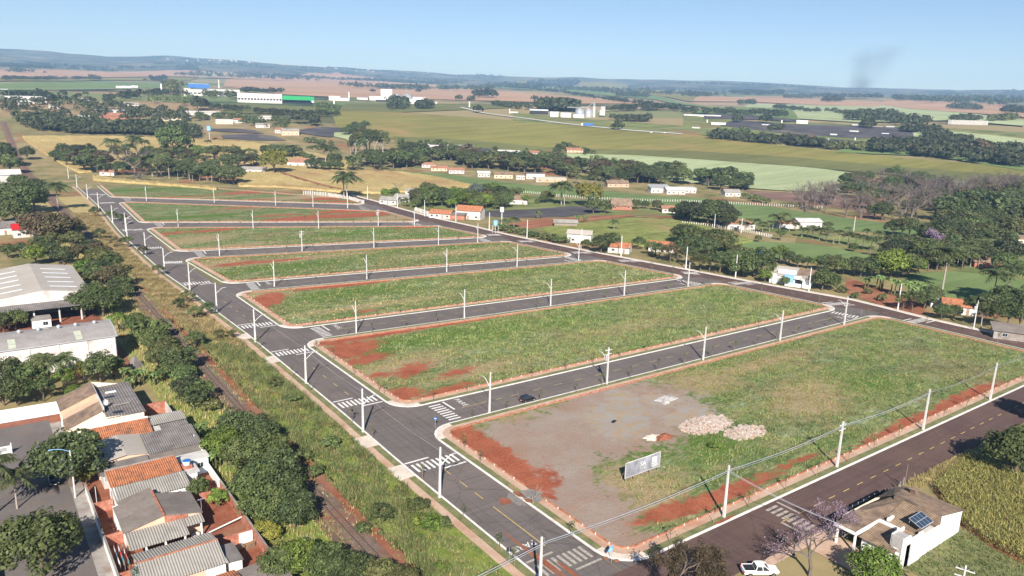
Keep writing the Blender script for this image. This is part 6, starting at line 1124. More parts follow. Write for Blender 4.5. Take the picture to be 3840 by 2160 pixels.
# fences with white posts
FP = MB().box(-.09, .09, -.09, .09, -.3, 1.7).mesh('post'); FP.materials.append(M['kerb_white'])
def fence(pts, n, label, s_=1.0, wire=True):
    P = resample(pts, n); t = thing('post_fence', label, 'fence', (P[0][0], P[0][1], tzf(*P[0])))
    for p in P: link('post', FP, None, t, (p[0] - P[0][0], p[1] - P[0][1], tzf(*p) - t.location.z), random.uniform(0, 1), (s_ * 1.6, s_ * 1.6, s_ * random.uniform(.9, 1.1)))
    if wire:
        for hh in (.7, 1.4): MB().tube([(p[0] - P[0][0], p[1] - P[0][1], tzf(*p) - t.location.z + hh * s_) for p in P], .012, 3).build('wire', M['wire'], t)
fence([(429.7,373),(450.6,353.4),(471.7,332.2),(501.2,305.2)], 60, 'fence of white posts between the two green fields below the tilled strip'); fence([(344.4,486.4),(354.3,463.2),(364,436.5),(377.8,413.4),(394.8,396.1),(429.7,373)], 80, 'fence of white posts along the green field behind the tall palms'); fence([(346.1,299),(350.1,289.3),(353.7,280.6),(355.2,265.8),(354.9,253),(352.1,241.6)], 44, 'white post fence along the young corn before the palms')
fence([(197.2,517.6),(203.3,510.9),(208.7,500.4),(212.2,486.8)], 26, 'pale posts fencing the red soil patch at the last street', 1.5); fence([(212.2,486.8),(214.1,478.1),(213.9,463),(214.2,455.5)], 18, 'pale fence posts at the end of the road by the dark car', 1.4); fence([(228.3,411.6),(227.1,396.4),(225.9,387.9)], 14, 'white fence posts along the road before the low white house', 1.4)
# ------------------------------------------------------------------ vegetation
def unit(v): return v / np.maximum(np.linalg.norm(v, axis=-1, keepdims=True), 1e-9)
def leaf_quads(P, N, size, rng, aspect=.62):
    """one rhombic leaf card per point, lying across normal N"""
    n = len(P); t = unit(np.cross(N, unit(rng.normal(size=(n, 3))))); b = np.cross(N, t); s = (size * rng.uniform(.6, 1.35, n))[:, None]
    V = np.stack([P - t * s * .5, P - b * s * .5 * aspect + N * s * .06, P + t * s * .5, P + b * s * .5 * aspect + N * s * .06], 1).reshape(-1, 3)
    return V, np.arange(n * 4).reshape(-1, 4)
def crown_mesh(name, rng, rx, rz, cz, nc, nl, ls, open_=0.0, flat=0.0, low=-.35):
    c = unit(rng.normal(size=(nc, 3))); c[:, 2] = np.where(c[:, 2] < low, -c[:, 2] * .6, c[:, 2]); rad = rng.uniform(.42, .86, nc) ** .8
    cc = c * rad[:, None] * np.array([rx, rx, rz]); cr = rng.uniform(.24, .42, nc) * min(rx, rz) * (1 - open_ * .35); Ps = []; Ns = []
    for i in range(nc):
        d = unit(rng.normal(size=(nl, 3))); out = unit(cc[i] / np.array([rx, rx, rz]) + 1e-6); keep = (d @ out) > rng.uniform(-.75, .2, nl); d = d[keep]
        Ps.append(cc[i] + d * cr[i] * rng.uniform(.72, 1.08, (len(d), 1)) * np.array([1.1, 1.1, .85])); Ns.append(unit(d + rng.normal(size=d.shape) * .45 + np.array([0, 0, .35])))
    P = np.concatenate(Ps); N = np.concatenate(Ns); P[:, 2] += cz
    return leaf_quads(P, N, ls, rng)
def trunk_mb(rng, h, r, cz, rx, nb=5, lean=.05):
    mb = MB(); top = Vector((rng.uniform(-lean, lean) * h, rng.uniform(-lean, lean) * h, h * .62)); mb.tube([(0, 0, -.2), (top.x * .4, top.y * .4, h * .3), top], [r * 1.25, r, r * .7], 7)
    for k in range(nb):
        a = 2 * math.pi * k / nb + rng.uniform(-.4, .4); e = Vector((math.cos(a) * rx * .62, math.sin(a) * rx * .62, cz + rng.uniform(-.1, .4) * rx)); b = Vector((top.x * .8, top.y * .8, h * rng.uniform(.34, .58)))
        mb.tube([b, b.lerp(e, .5) + Vector((0, 0, .2)), e], [r * .5, r * .34, r * .14], 5)
    return mb
TREES = {}
def proto(key, h, rx, rz, cz, nc, nl, ls, r, bark='bark', seeds=(1, 2), open_=0.0, nb=5):
    L = []
    for s_ in seeds:
        rng = np.random.default_rng(s_); V, F = crown_mesh(key, rng, rx, rz, cz, nc, nl, ls, open_); L.append((V, F, trunk_mb(rng, h, r, cz, rx, nb), bark))
    TREES[key] = dict(h=cz + rz, list=L, cache={})
proto('round', 4.6, 4.3, 3.6, 4.4, 46, 95, .62, .26, seeds=(1, 2, 3))            # dense mango-like dome, about 8 m
proto('street', 4.6, 4.4, 3.7, 4.3, 64, 120, .50, .28, seeds=(51, 52))
proto('airy', 5.2, 4.2, 3.0, 5.0, 40, 62, .55, .2, seeds=(4, 5), open_=.5)
proto('spread', 4.4, 5.2, 2.4, 5.2, 44, 70, .55, .24, seeds=(6, 7), open_=.3)
proto('tall', 9.5, 3.0, 5.2, 9.0, 46, 70, .65, .28, 'bark_pale', seeds=(8, 9), open_=.35)
proto('cone', 6.0, 2.6, 4.6, 5.0, 40, 70, .5, .2, seeds=(10,))
proto('bush', 1.0, 1.6, 1.1, 1.0, 20, 50, .34, .06, seeds=(11, 12), nb=3)
proto('weep', 3.0, 4.2, 3.4, 3.4, 46, 100, .5, .25, seeds=(13,))
proto('far', 4.0, 4.2, 3.6, 4.2, 18, 34, 1.25, .3, seeds=(14, 15, 16), nb=3)
def tmesh(key, i, leaf):
    d = TREES[key]; i = i % len(d['list'])
    if (i, leaf) not in d['cache']:
        V, F, tr, bark = d['list'][i]; cm = npmesh('crown', V, F); cm.materials.append(M[leaf])
        if ('t', i) not in d['cache']:
            tm = tr.mesh('trunk'); tm.materials.append(M[bark]); d['cache'][('t', i)] = tm
        d['cache'][(i, leaf)] = cm
    return d['cache'][('t', i)], d['cache'][(i, leaf)]
NT = {'tree': 0}
def tree(p, h, key, leaf, label, group, name='broadleaf_tree', cat='tree', wide=1.0, z=None):
    d = TREES[key]; s_ = h / d['h']; i = random.randrange(9); tm, cm = tmesh(key, i, leaf); zz = tzf(p[0], p[1]) if z is None else z
    t = thing(name, label, cat, (p[0], p[1], zz), random.uniform(0, 6.28), group, (s_ * wide, s_ * wide, s_)); link('trunk', tm, None, t); link('crown', cm, None, t); NT['tree'] += 1
    return t
# --- palms
def palm_meshes(seed, h, nf=26, fl=4.0, droop=1.0):
    rng = np.random.default_rng(seed); mb = MB(); bx, by = rng.uniform(-.4, .4, 2); pts = [(bx * (k / 5) ** 2, by * (k / 5) ** 2, h * k / 5 - (.2 if k == 0 else 0)) for k in range(6)]; mb.tube(pts, [.2, .17, .15, .14, .13, .12], 7); top = np.array(pts[-1]); V = []; F = []
    for f in range(nf):
        a = 2 * math.pi * f / nf + rng.uniform(-.2, .2); el = rng.uniform(-.35, 1.15); L = fl * rng.uniform(.8, 1.1); n = 8; cl = []
        for k in range(n + 1):
            t = k / n; r = L * t * (math.cos(el) * .9 + .15); z = L * t * math.sin(el) * .75 - droop * L * .5 * t * t; cl.append(top + np.array([math.cos(a) * r, math.sin(a) * r, z]))
        sd = np.array([-math.sin(a), math.cos(a), 0])
        for k in range(n):
            for s_ in (-1, 1):
                p0, p1 = cl[k], cl[k + 1]; w = L * .26 * math.sin(math.pi * min(.98, (k + .9) / (n + .6))) + .06; tip = (p0 + p1) / 2 + sd * s_ * w + (p1 - p0) * .9 + np.array([0, 0, -w * .55]); b = len(V); V += [p0, p1, tip, (p0 * .5 + tip * .5) + (p0 - p1) * .25]; F.append([b, b + 1, b + 2, b + 3] if s_ > 0 else [b + 1, b, b + 3, b + 2])
    return mb.mesh('trunk'), npmesh('fronds', np.array(V), np.array(F))
PALMS = []
for s_, hh in ((21, 7.5), (22, 8.5), (23, 6.5)):
    tm, fm = palm_meshes(s_, hh); tm.materials.append(M['bark_pale']); fm.materials.append(M['leaf_palm']); PALMS.append((tm, fm, hh + 1.2))
def palm(p, h, label, group=None, z=None):
    tm, fm, ph = random.choice(PALMS); s_ = h * 1.3 / ph; t = thing('palm_tree', label, 'palm tree', (p[0], p[1], tzf(p[0], p[1]) if z is None else z), random.uniform(0, 6.28), group, (s_ * random.uniform(.95, 1.2), s_ * random.uniform(.95, 1.2), s_)); link('trunk', tm, None, t); link('fronds', fm, None, t); return t
# --- banana plants
def banana_mesh(seed):
    rng = np.random.default_rng(seed); V = []; F = []; mb = MB()
    for s_ in range(4):
        ox, oy = rng.uniform(-.7, .7, 2); H_ = rng.uniform(1.6, 2.6); mb.tube([(ox, oy, -.1), (ox, oy, H_)], [.14, .09], 6)
        for f in range(8):
            a = rng.uniform(0, 6.28); L = rng.uniform(1.5, 2.3); el = rng.uniform(.5, 1.25); w = .3; prev = None
            for k in range(5):
                t = k / 4; r = L * t * math.cos(el); z = H_ + L * t * math.sin(el) - .75 * L * t * t; c = np.array([ox + math.cos(a) * r, oy + math.sin(a) * r, z]); sd = np.array([-math.sin(a), math.cos(a), 0]) * w * math.sin(math.pi * min(.97, t * .9 + .08)); b = len(V); V += [c - sd, c + sd]
                if prev is not None: F.append([prev, prev + 1, b + 1, b])
                prev = b
    tm = mb.mesh('stems'); tm.materials.append(M['leaf_olive']); fm = npmesh('leaves', np.array(V), np.array(F)); fm.materials.append(M['leaf_banana']); return tm, fm
BAN = [banana_mesh(s_) for s_ in (31, 32)]
def banana(p, s_, label, group=None):
    tm, fm = random.choice(BAN); t = thing('banana_plant', label, 'banana plant', (p[0], p[1], tzf(p[0], p[1])), random.uniform(0, 6), group, s_); link('stems', tm, None, t); link('leaves', fm, None, t); return t
# --- bare trees: recursive branching
def bare_meshes(seed, h, spread, depth=5, r0=.16, bark='bark_purple', blossom=None, nblos=0, ls=.16):
    rng = np.random.default_rng(seed); mb = MB(); tips = []
    def grow(p, d, L, r, k):
        q = p + d * L; mid_ = (p + q) / 2 + Vector(rng.normal(size=3) * L * .05); mb.tube([p, mid_, q], [r, r * .82, r * .66], 5 if k < 2 else 3, cap=False)
        if k >= depth: tips.append(q); return
        for _ in range(3 if k in (0, 1, 2) else 2):
            nd = (d + Vector(rng.normal(size=3) * spread * (.75 if k else 1.0)) + Vector((0, 0, .12))).normalized(); grow(q if rng.random() < .8 else mid_, nd, L * rng.uniform(.66, .86), r * .62, k + 1)
        if k > 2: tips.append(q)
    grow(Vector((0, 0, -.1)), Vector((rng.uniform(-.1, .1), rng.uniform(-.1, .1), 1)).normalized(), h * .27, r0, 0)
    me = mb.mesh('branches'); me.materials.append(M[bark]); bl = None
    if blossom:
        T_ = np.array([tuple(t) for t in tips]); P = T_[rng.integers(0, len(T_), nblos)] + rng.normal(size=(nblos, 3)) * .22; V, F = leaf_quads(P, unit(rng.normal(size=P.shape) + np.array([0, 0, .5])), ls, rng); bl = npmesh('blossom', V, F); bl.materials.append(M[blossom])
    return me, bl
BARE = [bare_meshes(s_, 8.0, .5, 6, .26)[0] for s_ in (41, 42, 43)]
def bare(p, h, label, group=None, wide=1.0):
    me = random.choice(BARE); s_ = h / 6.0; t = thing('bare_tree', label, 'tree', (p[0], p[1], tzf(p[0], p[1])), random.uniform(0, 6), group, (s_ * wide, s_ * wide, s_)); link('branches', me, None, t); return t
# --- street saplings: thin stem, stake, small tuft
SAP = []
for s_ in (61, 62, 63):
    rng = np.random.default_rng(s_); hh = 2.6; mb = MB().tube([(0, 0, -.1), (.05, .03, 1.3), (.08, -.02, hh)], [.035, .03, .015], 5)
    P = np.concatenate([rng.normal(size=(46, 3)) * np.array([.26, .26, .34]) + np.array([.08, 0, 2.35]), rng.normal(size=(14, 3)) * .2 + np.array([.0, .1, 1.7])]); V, F = leaf_quads(P, unit(rng.normal(size=P.shape) + np.array([0, 0, .6])), .24, rng)
    tm = mb.mesh('stem'); tm.materials.append(M['bark']); fm = npmesh('leaves', V, F); fm.materials.append(M['leaf_olive'] if s_ != 62 else M['leaf_mid']); SAP.append((tm, fm))
STAKE = MB().box(.1, .15, -.025, .025, -.1, 1.5).mesh('stake'); STAKE.materials.append(M['wood'])
def sapling(p, label, group, s_=1.0):
    tm, fm = random.choice(SAP); t = thing('street_sapling', label, 'sapling', (p[0], p[1], .13), random.uniform(0, 6), group, s_ * random.uniform(.8, 1.25)); link('stem', tm, None, t); link('leaves', fm, None, t); link('stake', STAKE, None, t)
def edge_pts(P, Q, off, sp, skip=9.0, jit=.8):
    P, Q = Vector(P), Vector(Q); d = (Q - P); L = d.length; d.normalize(); n = Vector((-d.y, d.x)); s_ = skip; out = []
    while s_ < L - skip:
        q = P + d * (s_ + random.uniform(-jit, jit)) + n * off; out.append((q.x, q.y)); s_ += sp * random.uniform(.9, 1.12)
    return out
SN = ['street with the black hatchback', 'cross street between second and third block', 'cross street between third and fourth block', 'cross street between fourth and fifth block', 'cross street between fifth and sixth block', 'cross street below the corn']
for si in range(5):
    A, B = BL[si], BL[si + 1]
    for p in edge_pts(A[2], A[3], 1.1, 9.5): sapling(p, 'young street tree, ' + SN[si] + ', billboard side', 'saplings of cross street ' + 'abcdef'[si] + ', near verge')
    for p in edge_pts(B[0], B[1], 1.1, 9.5): sapling(p, 'young street tree, ' + SN[si] + ', corn side', 'saplings of cross street ' + 'abcdef'[si] + ', far verge')
for p in edge_pts(BL[0][0], BL[0][1], 1.1, 10, 12): sapling(p, 'young street tree on the grass strip of the wide brownish road', 'saplings of the wide road')
for p in edge_pts(BL[0][1], BL[0][2], 1.1, 11) + edge_pts(BL[1][1], BL[1][2], 1.1, 11) + edge_pts(BL[2][1], BL[2][2], 1.1, 11): sapling(p, 'young street tree on the verge of the road past the houses', 'saplings of the road past the houses')
for p in [(59.8,82),(59.5,78),(60.1,92.8),(61.3,108.2),(61.3,128.2),(61.1,137.5)] + [(60.0, 158.0), (60.4, 170.0), (60.6, 196.0), (60.5, 224.0)]: sapling(p, 'young street tree on the avenue verge, railway side', 'saplings of the avenue, railway side', 1.05)
for p in [(72.9,106.8),(73.6,113.6),(71.5,78.8),(73.9,148.3)] + edge_pts(BL[1][3], BL[1][0], 1.1, 12): sapling(p, 'young street tree on the avenue verge, vacant-lot side', 'saplings of the avenue, lot side')
_bm, _ = bare_meshes(77, 4.6, .42, 4, .06, 'bark_pale'); t = thing('bare_sapling', 'leafless grey sapling by the gravel spill at the lot entrance', 'sapling', (*(72.2,90.1), .1)); link('branches', _bm, None, t)
# --- the two bare trees and bushes at the wide road corner
me, bl = bare_meshes(78, 8.4, .55, 6, .24, 'bark_purple', 'petal_pink', 1300, .14); t = thing('pink_flowering_tree', 'leafless tree with purple-pink blossom beside the white pickup', 'tree', (*(94.2,52), 0), 0.4, None, 1.3); link('branches', me, None, t); link('blossom', bl, None, t)
me, bl = bare_meshes(79, 9.5, .55, 6, .2, 'bark', 'leaf_brown', 11000, .19); t = thing('scrubby_tree', 'half-leafless brownish tree at the corner of the wide road and the avenue', 'tree', (*(72.9,59.3), 0), 1.0, None, (1.5, 1.5, 1.25)); link('branches', me, None, t); link('leaves', bl, None, t)
me, bl = bare_meshes(80, 6.5, .5, 6, .16, 'bark_purple', 'petal_pink', 1300, .15); t = thing('pink_flowering_tree', 'second purple-pink blossoming tree before the porch of the solar-panel house', 'tree', (*(105.6,55.5), 0), 2.0, None, 1.1); link('branches', me, None, t); link('blossom', bl, None, t)
# --- near trees, railway side
def many(L, key, leaf, label, group, hs=1.0, **kw):
    for q in L: tree(q[:2], q[2] * hs * random.uniform(.95, 1.08), key if isinstance(key, str) else random.choice(key), leaf if isinstance(leaf, str) else random.choice(leaf), label, group, **kw)
def one_(q, key, leaf, label, h=None, **kw): return tree(q[:2], h or q[2], key, leaf, label, None, **kw)
one_((9.9,138.8)+(10.2,), 'street', 'leaf_dark', 'big dark round tree on the pavement beside the cream house', wide=1.05)
one_((3.3,112.6)+(9.8,), 'street', 'leaf_mid', 'green street tree in the old street with a long dark shadow', wide=1.0)
one_((12,138)+(3.4,), 'round', 'leaf_yellow', 'rust-tinged shrub behind the thin post of the street wall', name='shrub', cat='shrub')
one_((26.7,123)+(3.6,), 'round', 'leaf_mid', 'bush in the yard beside the two-tone house', name='shrub', cat='shrub'); one_((28.8,118.5)+(3.2,), 'round', 'leaf_bright', 'bright green bush in the red yard by the back wall', name='shrub', cat='shrub')
one_((14.9,102.3)+(3.8,), 'round', 'leaf_blue', 'grey-green bush dotted with white blossom beside the long corrugated house', name='shrub', cat='shrub')
RT = 'trees between the back wall and the railway'
for q, h, lf in (((38.2,139.1), 7.6, 'leaf_dark'), ((41,135.2), 7.0, 'leaf_dark'), ((34.1,133.7), 7.0, 'leaf_bright'), ((36.3,126.8), 7.6, 'leaf_mid'), ((40.2,126.7), 7.0, 'leaf_mid'), ((38.5,118.5), 7.4, 'leaf_dark'), ((34.6,115.7), 7.6, 'leaf_mid'), ((37.2,111), 7.4, 'leaf_dark'), ((33.7,109), 7.2, 'leaf_mid'), ((36.6,105.2), 6.4, 'leaf_dark')): tree(q, h, 'street', lf, 'dense green tree in the belt between the brick back wall and the railway', RT)
many([(*(32.1,105.5), 3.2), (*(32.6,103.4), 2.6)], 'round', 'leaf_yellow', 'yellow-green bush at the lower end of the railway tree belt', 'yellow bushes below the tree belt', name='shrub', cat='shrub')
for q, h, lf in (((32.6,93), 5.6, 'leaf_bright'), ((35.4,90.1), 5.6, 'leaf_mid'), ((30.2,93.1), 5.5, 'leaf_mid'), ((36.8,88.4), 5.0, 'leaf_dark'), ((38.9,87), 4.6, 'leaf_dark'), ((40.8,83.5), 4.8, 'leaf_olive'), ((43,80.7), 4.5, 'leaf_olive')): tree(q, h, 'street', lf, 'low bushy tree beside the rails past the end of the back wall', 'bushy trees at the near rails')
_bm, _ = bare_meshes(81, 4.0, .6, 5, .07, 'bark_pale'); t = thing('bare_bush', 'grey leafless bush rising from the bushy trees at the rails', 'bush', (*(34.4,93.7), 2.6), .5); link('branches', _bm, None, t)
for q, h, k, lf in (((37.3,185.1), 7.2, 'airy', 'leaf_dark'), ((34.5,190), 6.6, 'airy', 'leaf_olive'), ((41,188.2), 6.4, 'airy', 'leaf_dark'), ((46.9,205.4), 4.8, 'round', 'leaf_dark')): tree(q, h, k, lf, 'feathery dark tree leaning over the red railway bank', 'feathery trees at the railway bank')
for q, s_ in (((28.9,184), 1.25), ((31.3,181.5), 1.2), ((27.1,188.2), 1.1), ((27,181.2), 1.1)): banana(q, s_, 'banana clump behind the cream house', 'bananas behind the cream house')
for q, s_ in (((37,175), 1.25), ((35.8,178.7), 1.1), ((38.1,172.4), 1.0)): banana(q, s_, 'banana clump at the foot of the railway bank', 'bananas at the railway bank')
for q, s_ in (((33.1,145.1), 1.3), ((32.2,131.9), 1.2)): banana(q, s_, 'banana plant squeezed between the back wall and the tree belt', 'bananas at the back wall')
for q in ((11.2,193), (14.5,191.9)): palm(q, 6.3, 'shaggy palm in front of the whitewashed warehouse wall', 'palms at the whitewashed wall')
palm((-0.7,135.8), 7.5, 'palm with drooping fronds at the edge of the old street'); palm((1.8,135.2), 5.5, 'smaller pale palm over the old street edge')
LW = 'trees between the cream house and the arched warehouse'
for q, h, k, lf in (((3.9,195.6), 7.4, 'round', 'leaf_dark'), ((8.1,193), 7.0, 'round', 'leaf_mid'), ((9.8,183.6), 6.0, 'airy', 'leaf_mid'), ((5,184.1), 6.4, 'round', 'leaf_mid'), ((14.2,189.2), 5.2, 'airy', 'leaf_bright'), ((18.7,191.3), 5.6, 'airy', 'leaf_yellow'), ((21.7,189.5), 7.4, 'round', 'leaf_dark'), ((25,192.6), 5.0, 'round', 'leaf_mid'), ((15.4,181.9), 3.4, 'round', 'leaf_bright'), ((2.7,185.5), 7, 'round', 'leaf_dark')): tree(q, h, k, lf, 'leafy garden tree between the cream house and the whitewashed warehouse', LW)
RW = 'trees between the warehouses and the railway'
for q, h, k, lf in (((8.7,246.5), 6.4, 'round', 'leaf_mid'), ((5.8,245.3), 6.0, 'round', 'leaf_dark'), ((26.5,251.9), 9.0, 'street', 'leaf_dark'), ((31.1,249.2), 10.0, 'street', 'leaf_mid'), ((29.4,257.2), 9.0, 'round', 'leaf_dark'), ((35.3,257.3), 7.0, 'round', 'leaf_dark'), ((32.2,229.6), 6.0, 'airy', 'leaf_bright'), ((34.8,225.1), 5.0, 'airy', 'leaf_mid'), ((41.1,269.3), 5, 'round', 'leaf_dark'), ((41.5,286.1), 8.5, 'airy', 'leaf_olive'), ((37.4,297.5), 9.0, 'airy', 'leaf_dark'), ((33.7,304.3), 8.0, 'round', 'leaf_bright'), ((43.5,311.5), 8.0, 'airy', 'leaf_mid')): tree(q, h, k, lf, 'tree in the thicket between the warehouses and the railway', RW, 'thicket_tree')
R2 = 'trees beyond the beige warehouse'
for q, h, k, lf in (((21.1,339.9), 8.0, 'round', 'leaf_bright'), ((26.3,342.8), 8.5, 'round', 'leaf_dark'), ((30,335.1), 8.0, 'round', 'leaf_dark'), ((35,335.2), 8.0, 'airy', 'leaf_brown'), ((37.9,336.6), 7.5, 'airy', 'leaf_dark'), ((24.4,362.1), 8.0, 'airy', 'leaf_dark'), ((30.1,362.3), 9.0, 'airy', 'leaf_olive'), ((36.8,362), 9.0, 'airy', 'leaf_olive'), ((13.1,358.7), 6, 'round', 'leaf_mid'), ((17.7,359.3), 6.5, 'round', 'leaf_dark')): tree(q, h, k, lf, 'tree in the grove just beyond the beige warehouse roof', R2)
for q, h in (((28,387.4), 15), ((33,381.2), 14), ((26.1,407.3), 12), ((37.6,386.2), 12)): tree(q, h, 'round', 'leaf_brown', 'broad reddish-brown tree beside the railway and the red-roofed house', 'reddish trees beside the railway')
R3 = 'trees at the white shed beside the railway'
for q, h, k, lf in (((22.6,504.2), 16, 'round', 'leaf_dark'), ((27.5,485.1), 17, 'round', 'leaf_mid'), ((33.1,493.7), 15, 'round', 'leaf_dark'), ((21.5,447.5), 14, 'round', 'leaf_mid'), ((17.1,459.1), 14, 'round', 'leaf_dark'), ((35.1,571.8), 12, 'round', 'leaf_dark'), ((32.9,604.1), 12, 'round', 'leaf_mid'), ((40.8,562), 12, 'round', 'leaf_dark'), ((33,755), 20, 'round', 'leaf_dark'), ((35,713), 16, 'round', 'leaf_mid'), ((32,787), 18, 'round', 'leaf_dark'), ((30.8,531.5), 14, 'airy', 'leaf_mid')): tree(q, h, k, lf, 'dark green tree in the group around the tall white shed', R3)
palm((45,497.1), 13, 'single palm standing in the dry grass beside the railway')
one_((53,796)+(12,), 'round', 'leaf_dark', 'lone dark bush in the dry grass at the railway bend', name='shrub', cat='shrub')
# bushes in the grass strip between railway and avenue
BS = 'bushes in the tall grass beside the avenue'
for q, h, lf in (((50.5,387.2), 5.5, 'leaf_dark'), ((53.3,363.7), 5.0, 'leaf_brown'), ((57.6,361.5), 5.5, 'leaf_mid'), ((59.5,340.4), 4.5, 'leaf_brown'), ((66,427), 6, 'leaf_dark'), ((64.1,442.6), 6, 'leaf_mid'), ((58.6,460.8), 6, 'leaf_dark'), ((57,298.9), 4.4, 'leaf_olive'), ((56.3,252.8), 4.6, 'leaf_olive'), ((51.9,245.9), 4.0, 'leaf_dark'), ((53.7,232.7), 4.2, 'leaf_mid'), ((57.9,235.3), 4.4, 'leaf_dark'), ((53.9,208), 3.4, 'leaf_olive'), ((57,207.6), 3.0, 'leaf_olive'), ((46.7,127.5), 1.8, 'leaf_mid'), ((45.2,119.8), 2.2, 'leaf_mid'), ((55.6,99.5), 2.2, 'leaf_mid'), ((54.7,93.2), 2.2, 'leaf_bright'), ((53.7,95.3), 1.8, 'leaf_bright'), ((56.2,92.8), 1.6, 'leaf_mid'), ((49.4,100.6), 2.2, 'leaf_dark'), ((52.9,129), 2.4, 'leaf_mid'), ((50.4,83.1), 1.2, 'leaf_bright'), ((45.2,98.2), 1.6, 'leaf_mid'), ((55.1,166.8), 2.0, 'leaf_olive'), ((54.7,155.4), 2.0, 'leaf_mid')): tree(q, h, 'bush' if h < 3 else 'airy', lf, 'green bush in the tall grass strip between the railway and the avenue', BS, 'grass_bush', 'bush', wide=1.35 if h < 3 else 1.0)
for q in [(116.5,87.5,2.1)]: one_((q[0], q[1], 1.8), 'bush', 'leaf_bright', 'bright leafy plant growing in the vacant block near the rubble', name='leafy_plant', cat='plant')
# near right
for q, h, k, lf, lb in (((155.5,48.4), 10.0, 'street', 'leaf_mid', 'large round tree at the edge of the corn casting shade on the wide road'), ((161.9,48), 9.0, 'round', 'leaf_mid', 'tree behind the large round tree by the corn'), ((99.8,45.5), 6.2, 'street', 'leaf_bright', 'bright green conifer-like bush tree before the solar-panel house')): tree(q, h, k, lf, lb, None)
one_((*(190.3,55.2), 9), 'round', 'leaf_dark', 'tree outside the corner of the wide road whose shade falls on the far lane')
# road R side
RR = 'trees and bushes along the road past the houses'
for q, h, k, lf, lb in (((238.2,253.2), 9, 'round', 'leaf_dark', 'dark dense tree right beside the tall white shed'), ((246.8,256), 8.5, 'round', 'leaf_dark', 'dark tree behind the tall white shed'), ((238.8,264), 5, 'round', 'leaf_mid', 'bush before the tall white shed'), ((260.2,250.9), 6.5, 'airy', 'leaf_dark', 'small tree between the two reddish roofs'), ((260,184.5), 12.5, 'weep', 'leaf_mid', 'willow-like drooping tree beside the modern white house'), ((257,187.5), 11, 'weep', 'leaf_mid', 'second drooping tree beside the modern white house'), ((255.5,176.1), 5.0, 'round', 'leaf_bright', 'clipped yellow-green tree at the corner of the modern white house'), ((257.6,168.5), 3.6, 'round', 'leaf_mid', 'small round tree before the blue facade panel'), ((263.8,156.3), 8.6, 'round', 'leaf_mid', 'round green tree beside the modern white house'), ((266.6,154.7), 7.0, 'round', 'leaf_mid', 'round tree next to the one beside the modern white house')): tree(q, h, k, lf, lb, None)
for q, h, k, lf in (((252.7,211.9), 9, 'airy', 'leaf_dark'), ((247.8,202.6), 8, 'airy', 'leaf_olive'), ((251.3,200.6), 8.5, 'airy', 'leaf_mid'), ((253.3,196.7), 9.5, 'round', 'leaf_dark'), ((259,196.4), 9, 'airy', 'leaf_mid'), ((278.7,232), 8, 'airy', 'leaf_mid'), ((251.1,222.4), 9, 'airy', 'leaf_brown'), ((251.3,228.9), 8, 'airy', 'leaf_dark'), ((259,224.8), 9, 'airy', 'leaf_dark'), ((255,237.2), 7, 'airy', 'leaf_mid')): tree(q, h, k, lf, 'roadside tree in the dark row between the faded tile roof and the drooping tree', RR)
for q, h, k, lf in (((262,124.1), 6.5, 'airy', 'leaf_olive'), ((263.1,121.5), 7.5, 'airy', 'leaf_mid'), ((270.8,121.1), 7, 'round', 'leaf_dark'), ((281.4,123.4), 7, 'round', 'leaf_dark'), ((261.5,110.9), 5.5, 'round', 'leaf_mid'), ((265.2,108.7), 5, 'round', 'leaf_dark'), ((261.4,98.5), 9.5, 'tall', 'leaf_dark'), ((263.6,95.4), 11, 'cone', 'leaf_mid'), ((267.2,93.3), 12, 'cone', 'leaf_dark'), ((267.6,89.7), 11, 'cone', 'leaf_mid'), ((279.7,104), 9, 'round', 'leaf_dark'), ((288.8,102.6), 10, 'round', 'leaf_mid'), ((286.4,96.3), 12, 'cone', 'leaf_dark'), ((279.3,108.1), 7, 'round', 'leaf_dark'), ((268.4,135.2), 3, 'bush', 'leaf_olive'), ((266.7,149.9), 3, 'bush', 'leaf_olive'), ((263.3,142.6), 2.5, 'bush', 'leaf_mid'), ((273.9,143.4), 2.5, 'bush', 'leaf_olive')): tree(q, h, k, lf, 'tree in the garden thicket around the red tiled roof by the road', 'garden thicket at the red tiled roof', 'thicket_tree')
HG = 'hedge trees above the modern white house'
for q in [(290,200,4.5),(296,198,5.7),(295,192,5.3),(294,187,4.6),(295,183,4.6),(296,179,4.9),(297,176,5.4),(298,172,5.7),(298,168,6.2),(301,165,6.1),(301,162,6.4),(304,159,6.9),(306,156,6.6),(308,153,9.1),(317,153,8.4),(323,153,7.9),(331,153,6.3)]: tree(q[:2], q[2] * random.uniform(1.1, 1.45), random.choice(['round', 'round', 'airy']), random.choice(['leaf_dark', 'leaf_mid', 'leaf_dark', 'leaf_olive', 'leaf_bright']), 'tree in the continuous hedge row behind the modern white house', HG, 'hedge_tree')
for q in [(234,324,4.3),(234,317,3.8),(236,309,3.5),(236,302,3.3),(237,295,3.4),(238,288,3.7),(238,282,3.9)]: tree(q[:2], q[2] * 1.0, 'bush', 'leaf_mid', 'clipped hedge bush along the far side of the road near the blue tank', 'roadside hedge near the blue tank', 'hedge_bush', 'hedge', wide=1.5)
for q in [(238,329,5),(245,331,5.1),(290,299,5.1)]: palm(q[:2], q[2], 'small palm behind the roadside hedge and the young corn', 'small palms near the blue tank')
for q, s_ in (((280.4,147), 1.9), ((284.2,144.8), 2.0), ((281.6,136.7), 2.2), ((281.1,132.4), 2.2), ((284.3,130.6), 2.2), ((253.7,234.4), 1.8), ((277.8,352), 1.7), ((288.5,328.1), 1.6), ((292.1,326.4), 1.5)): banana(q, s_, 'banana plant at the gardens beyond the road past the houses', 'bananas beyond the road')
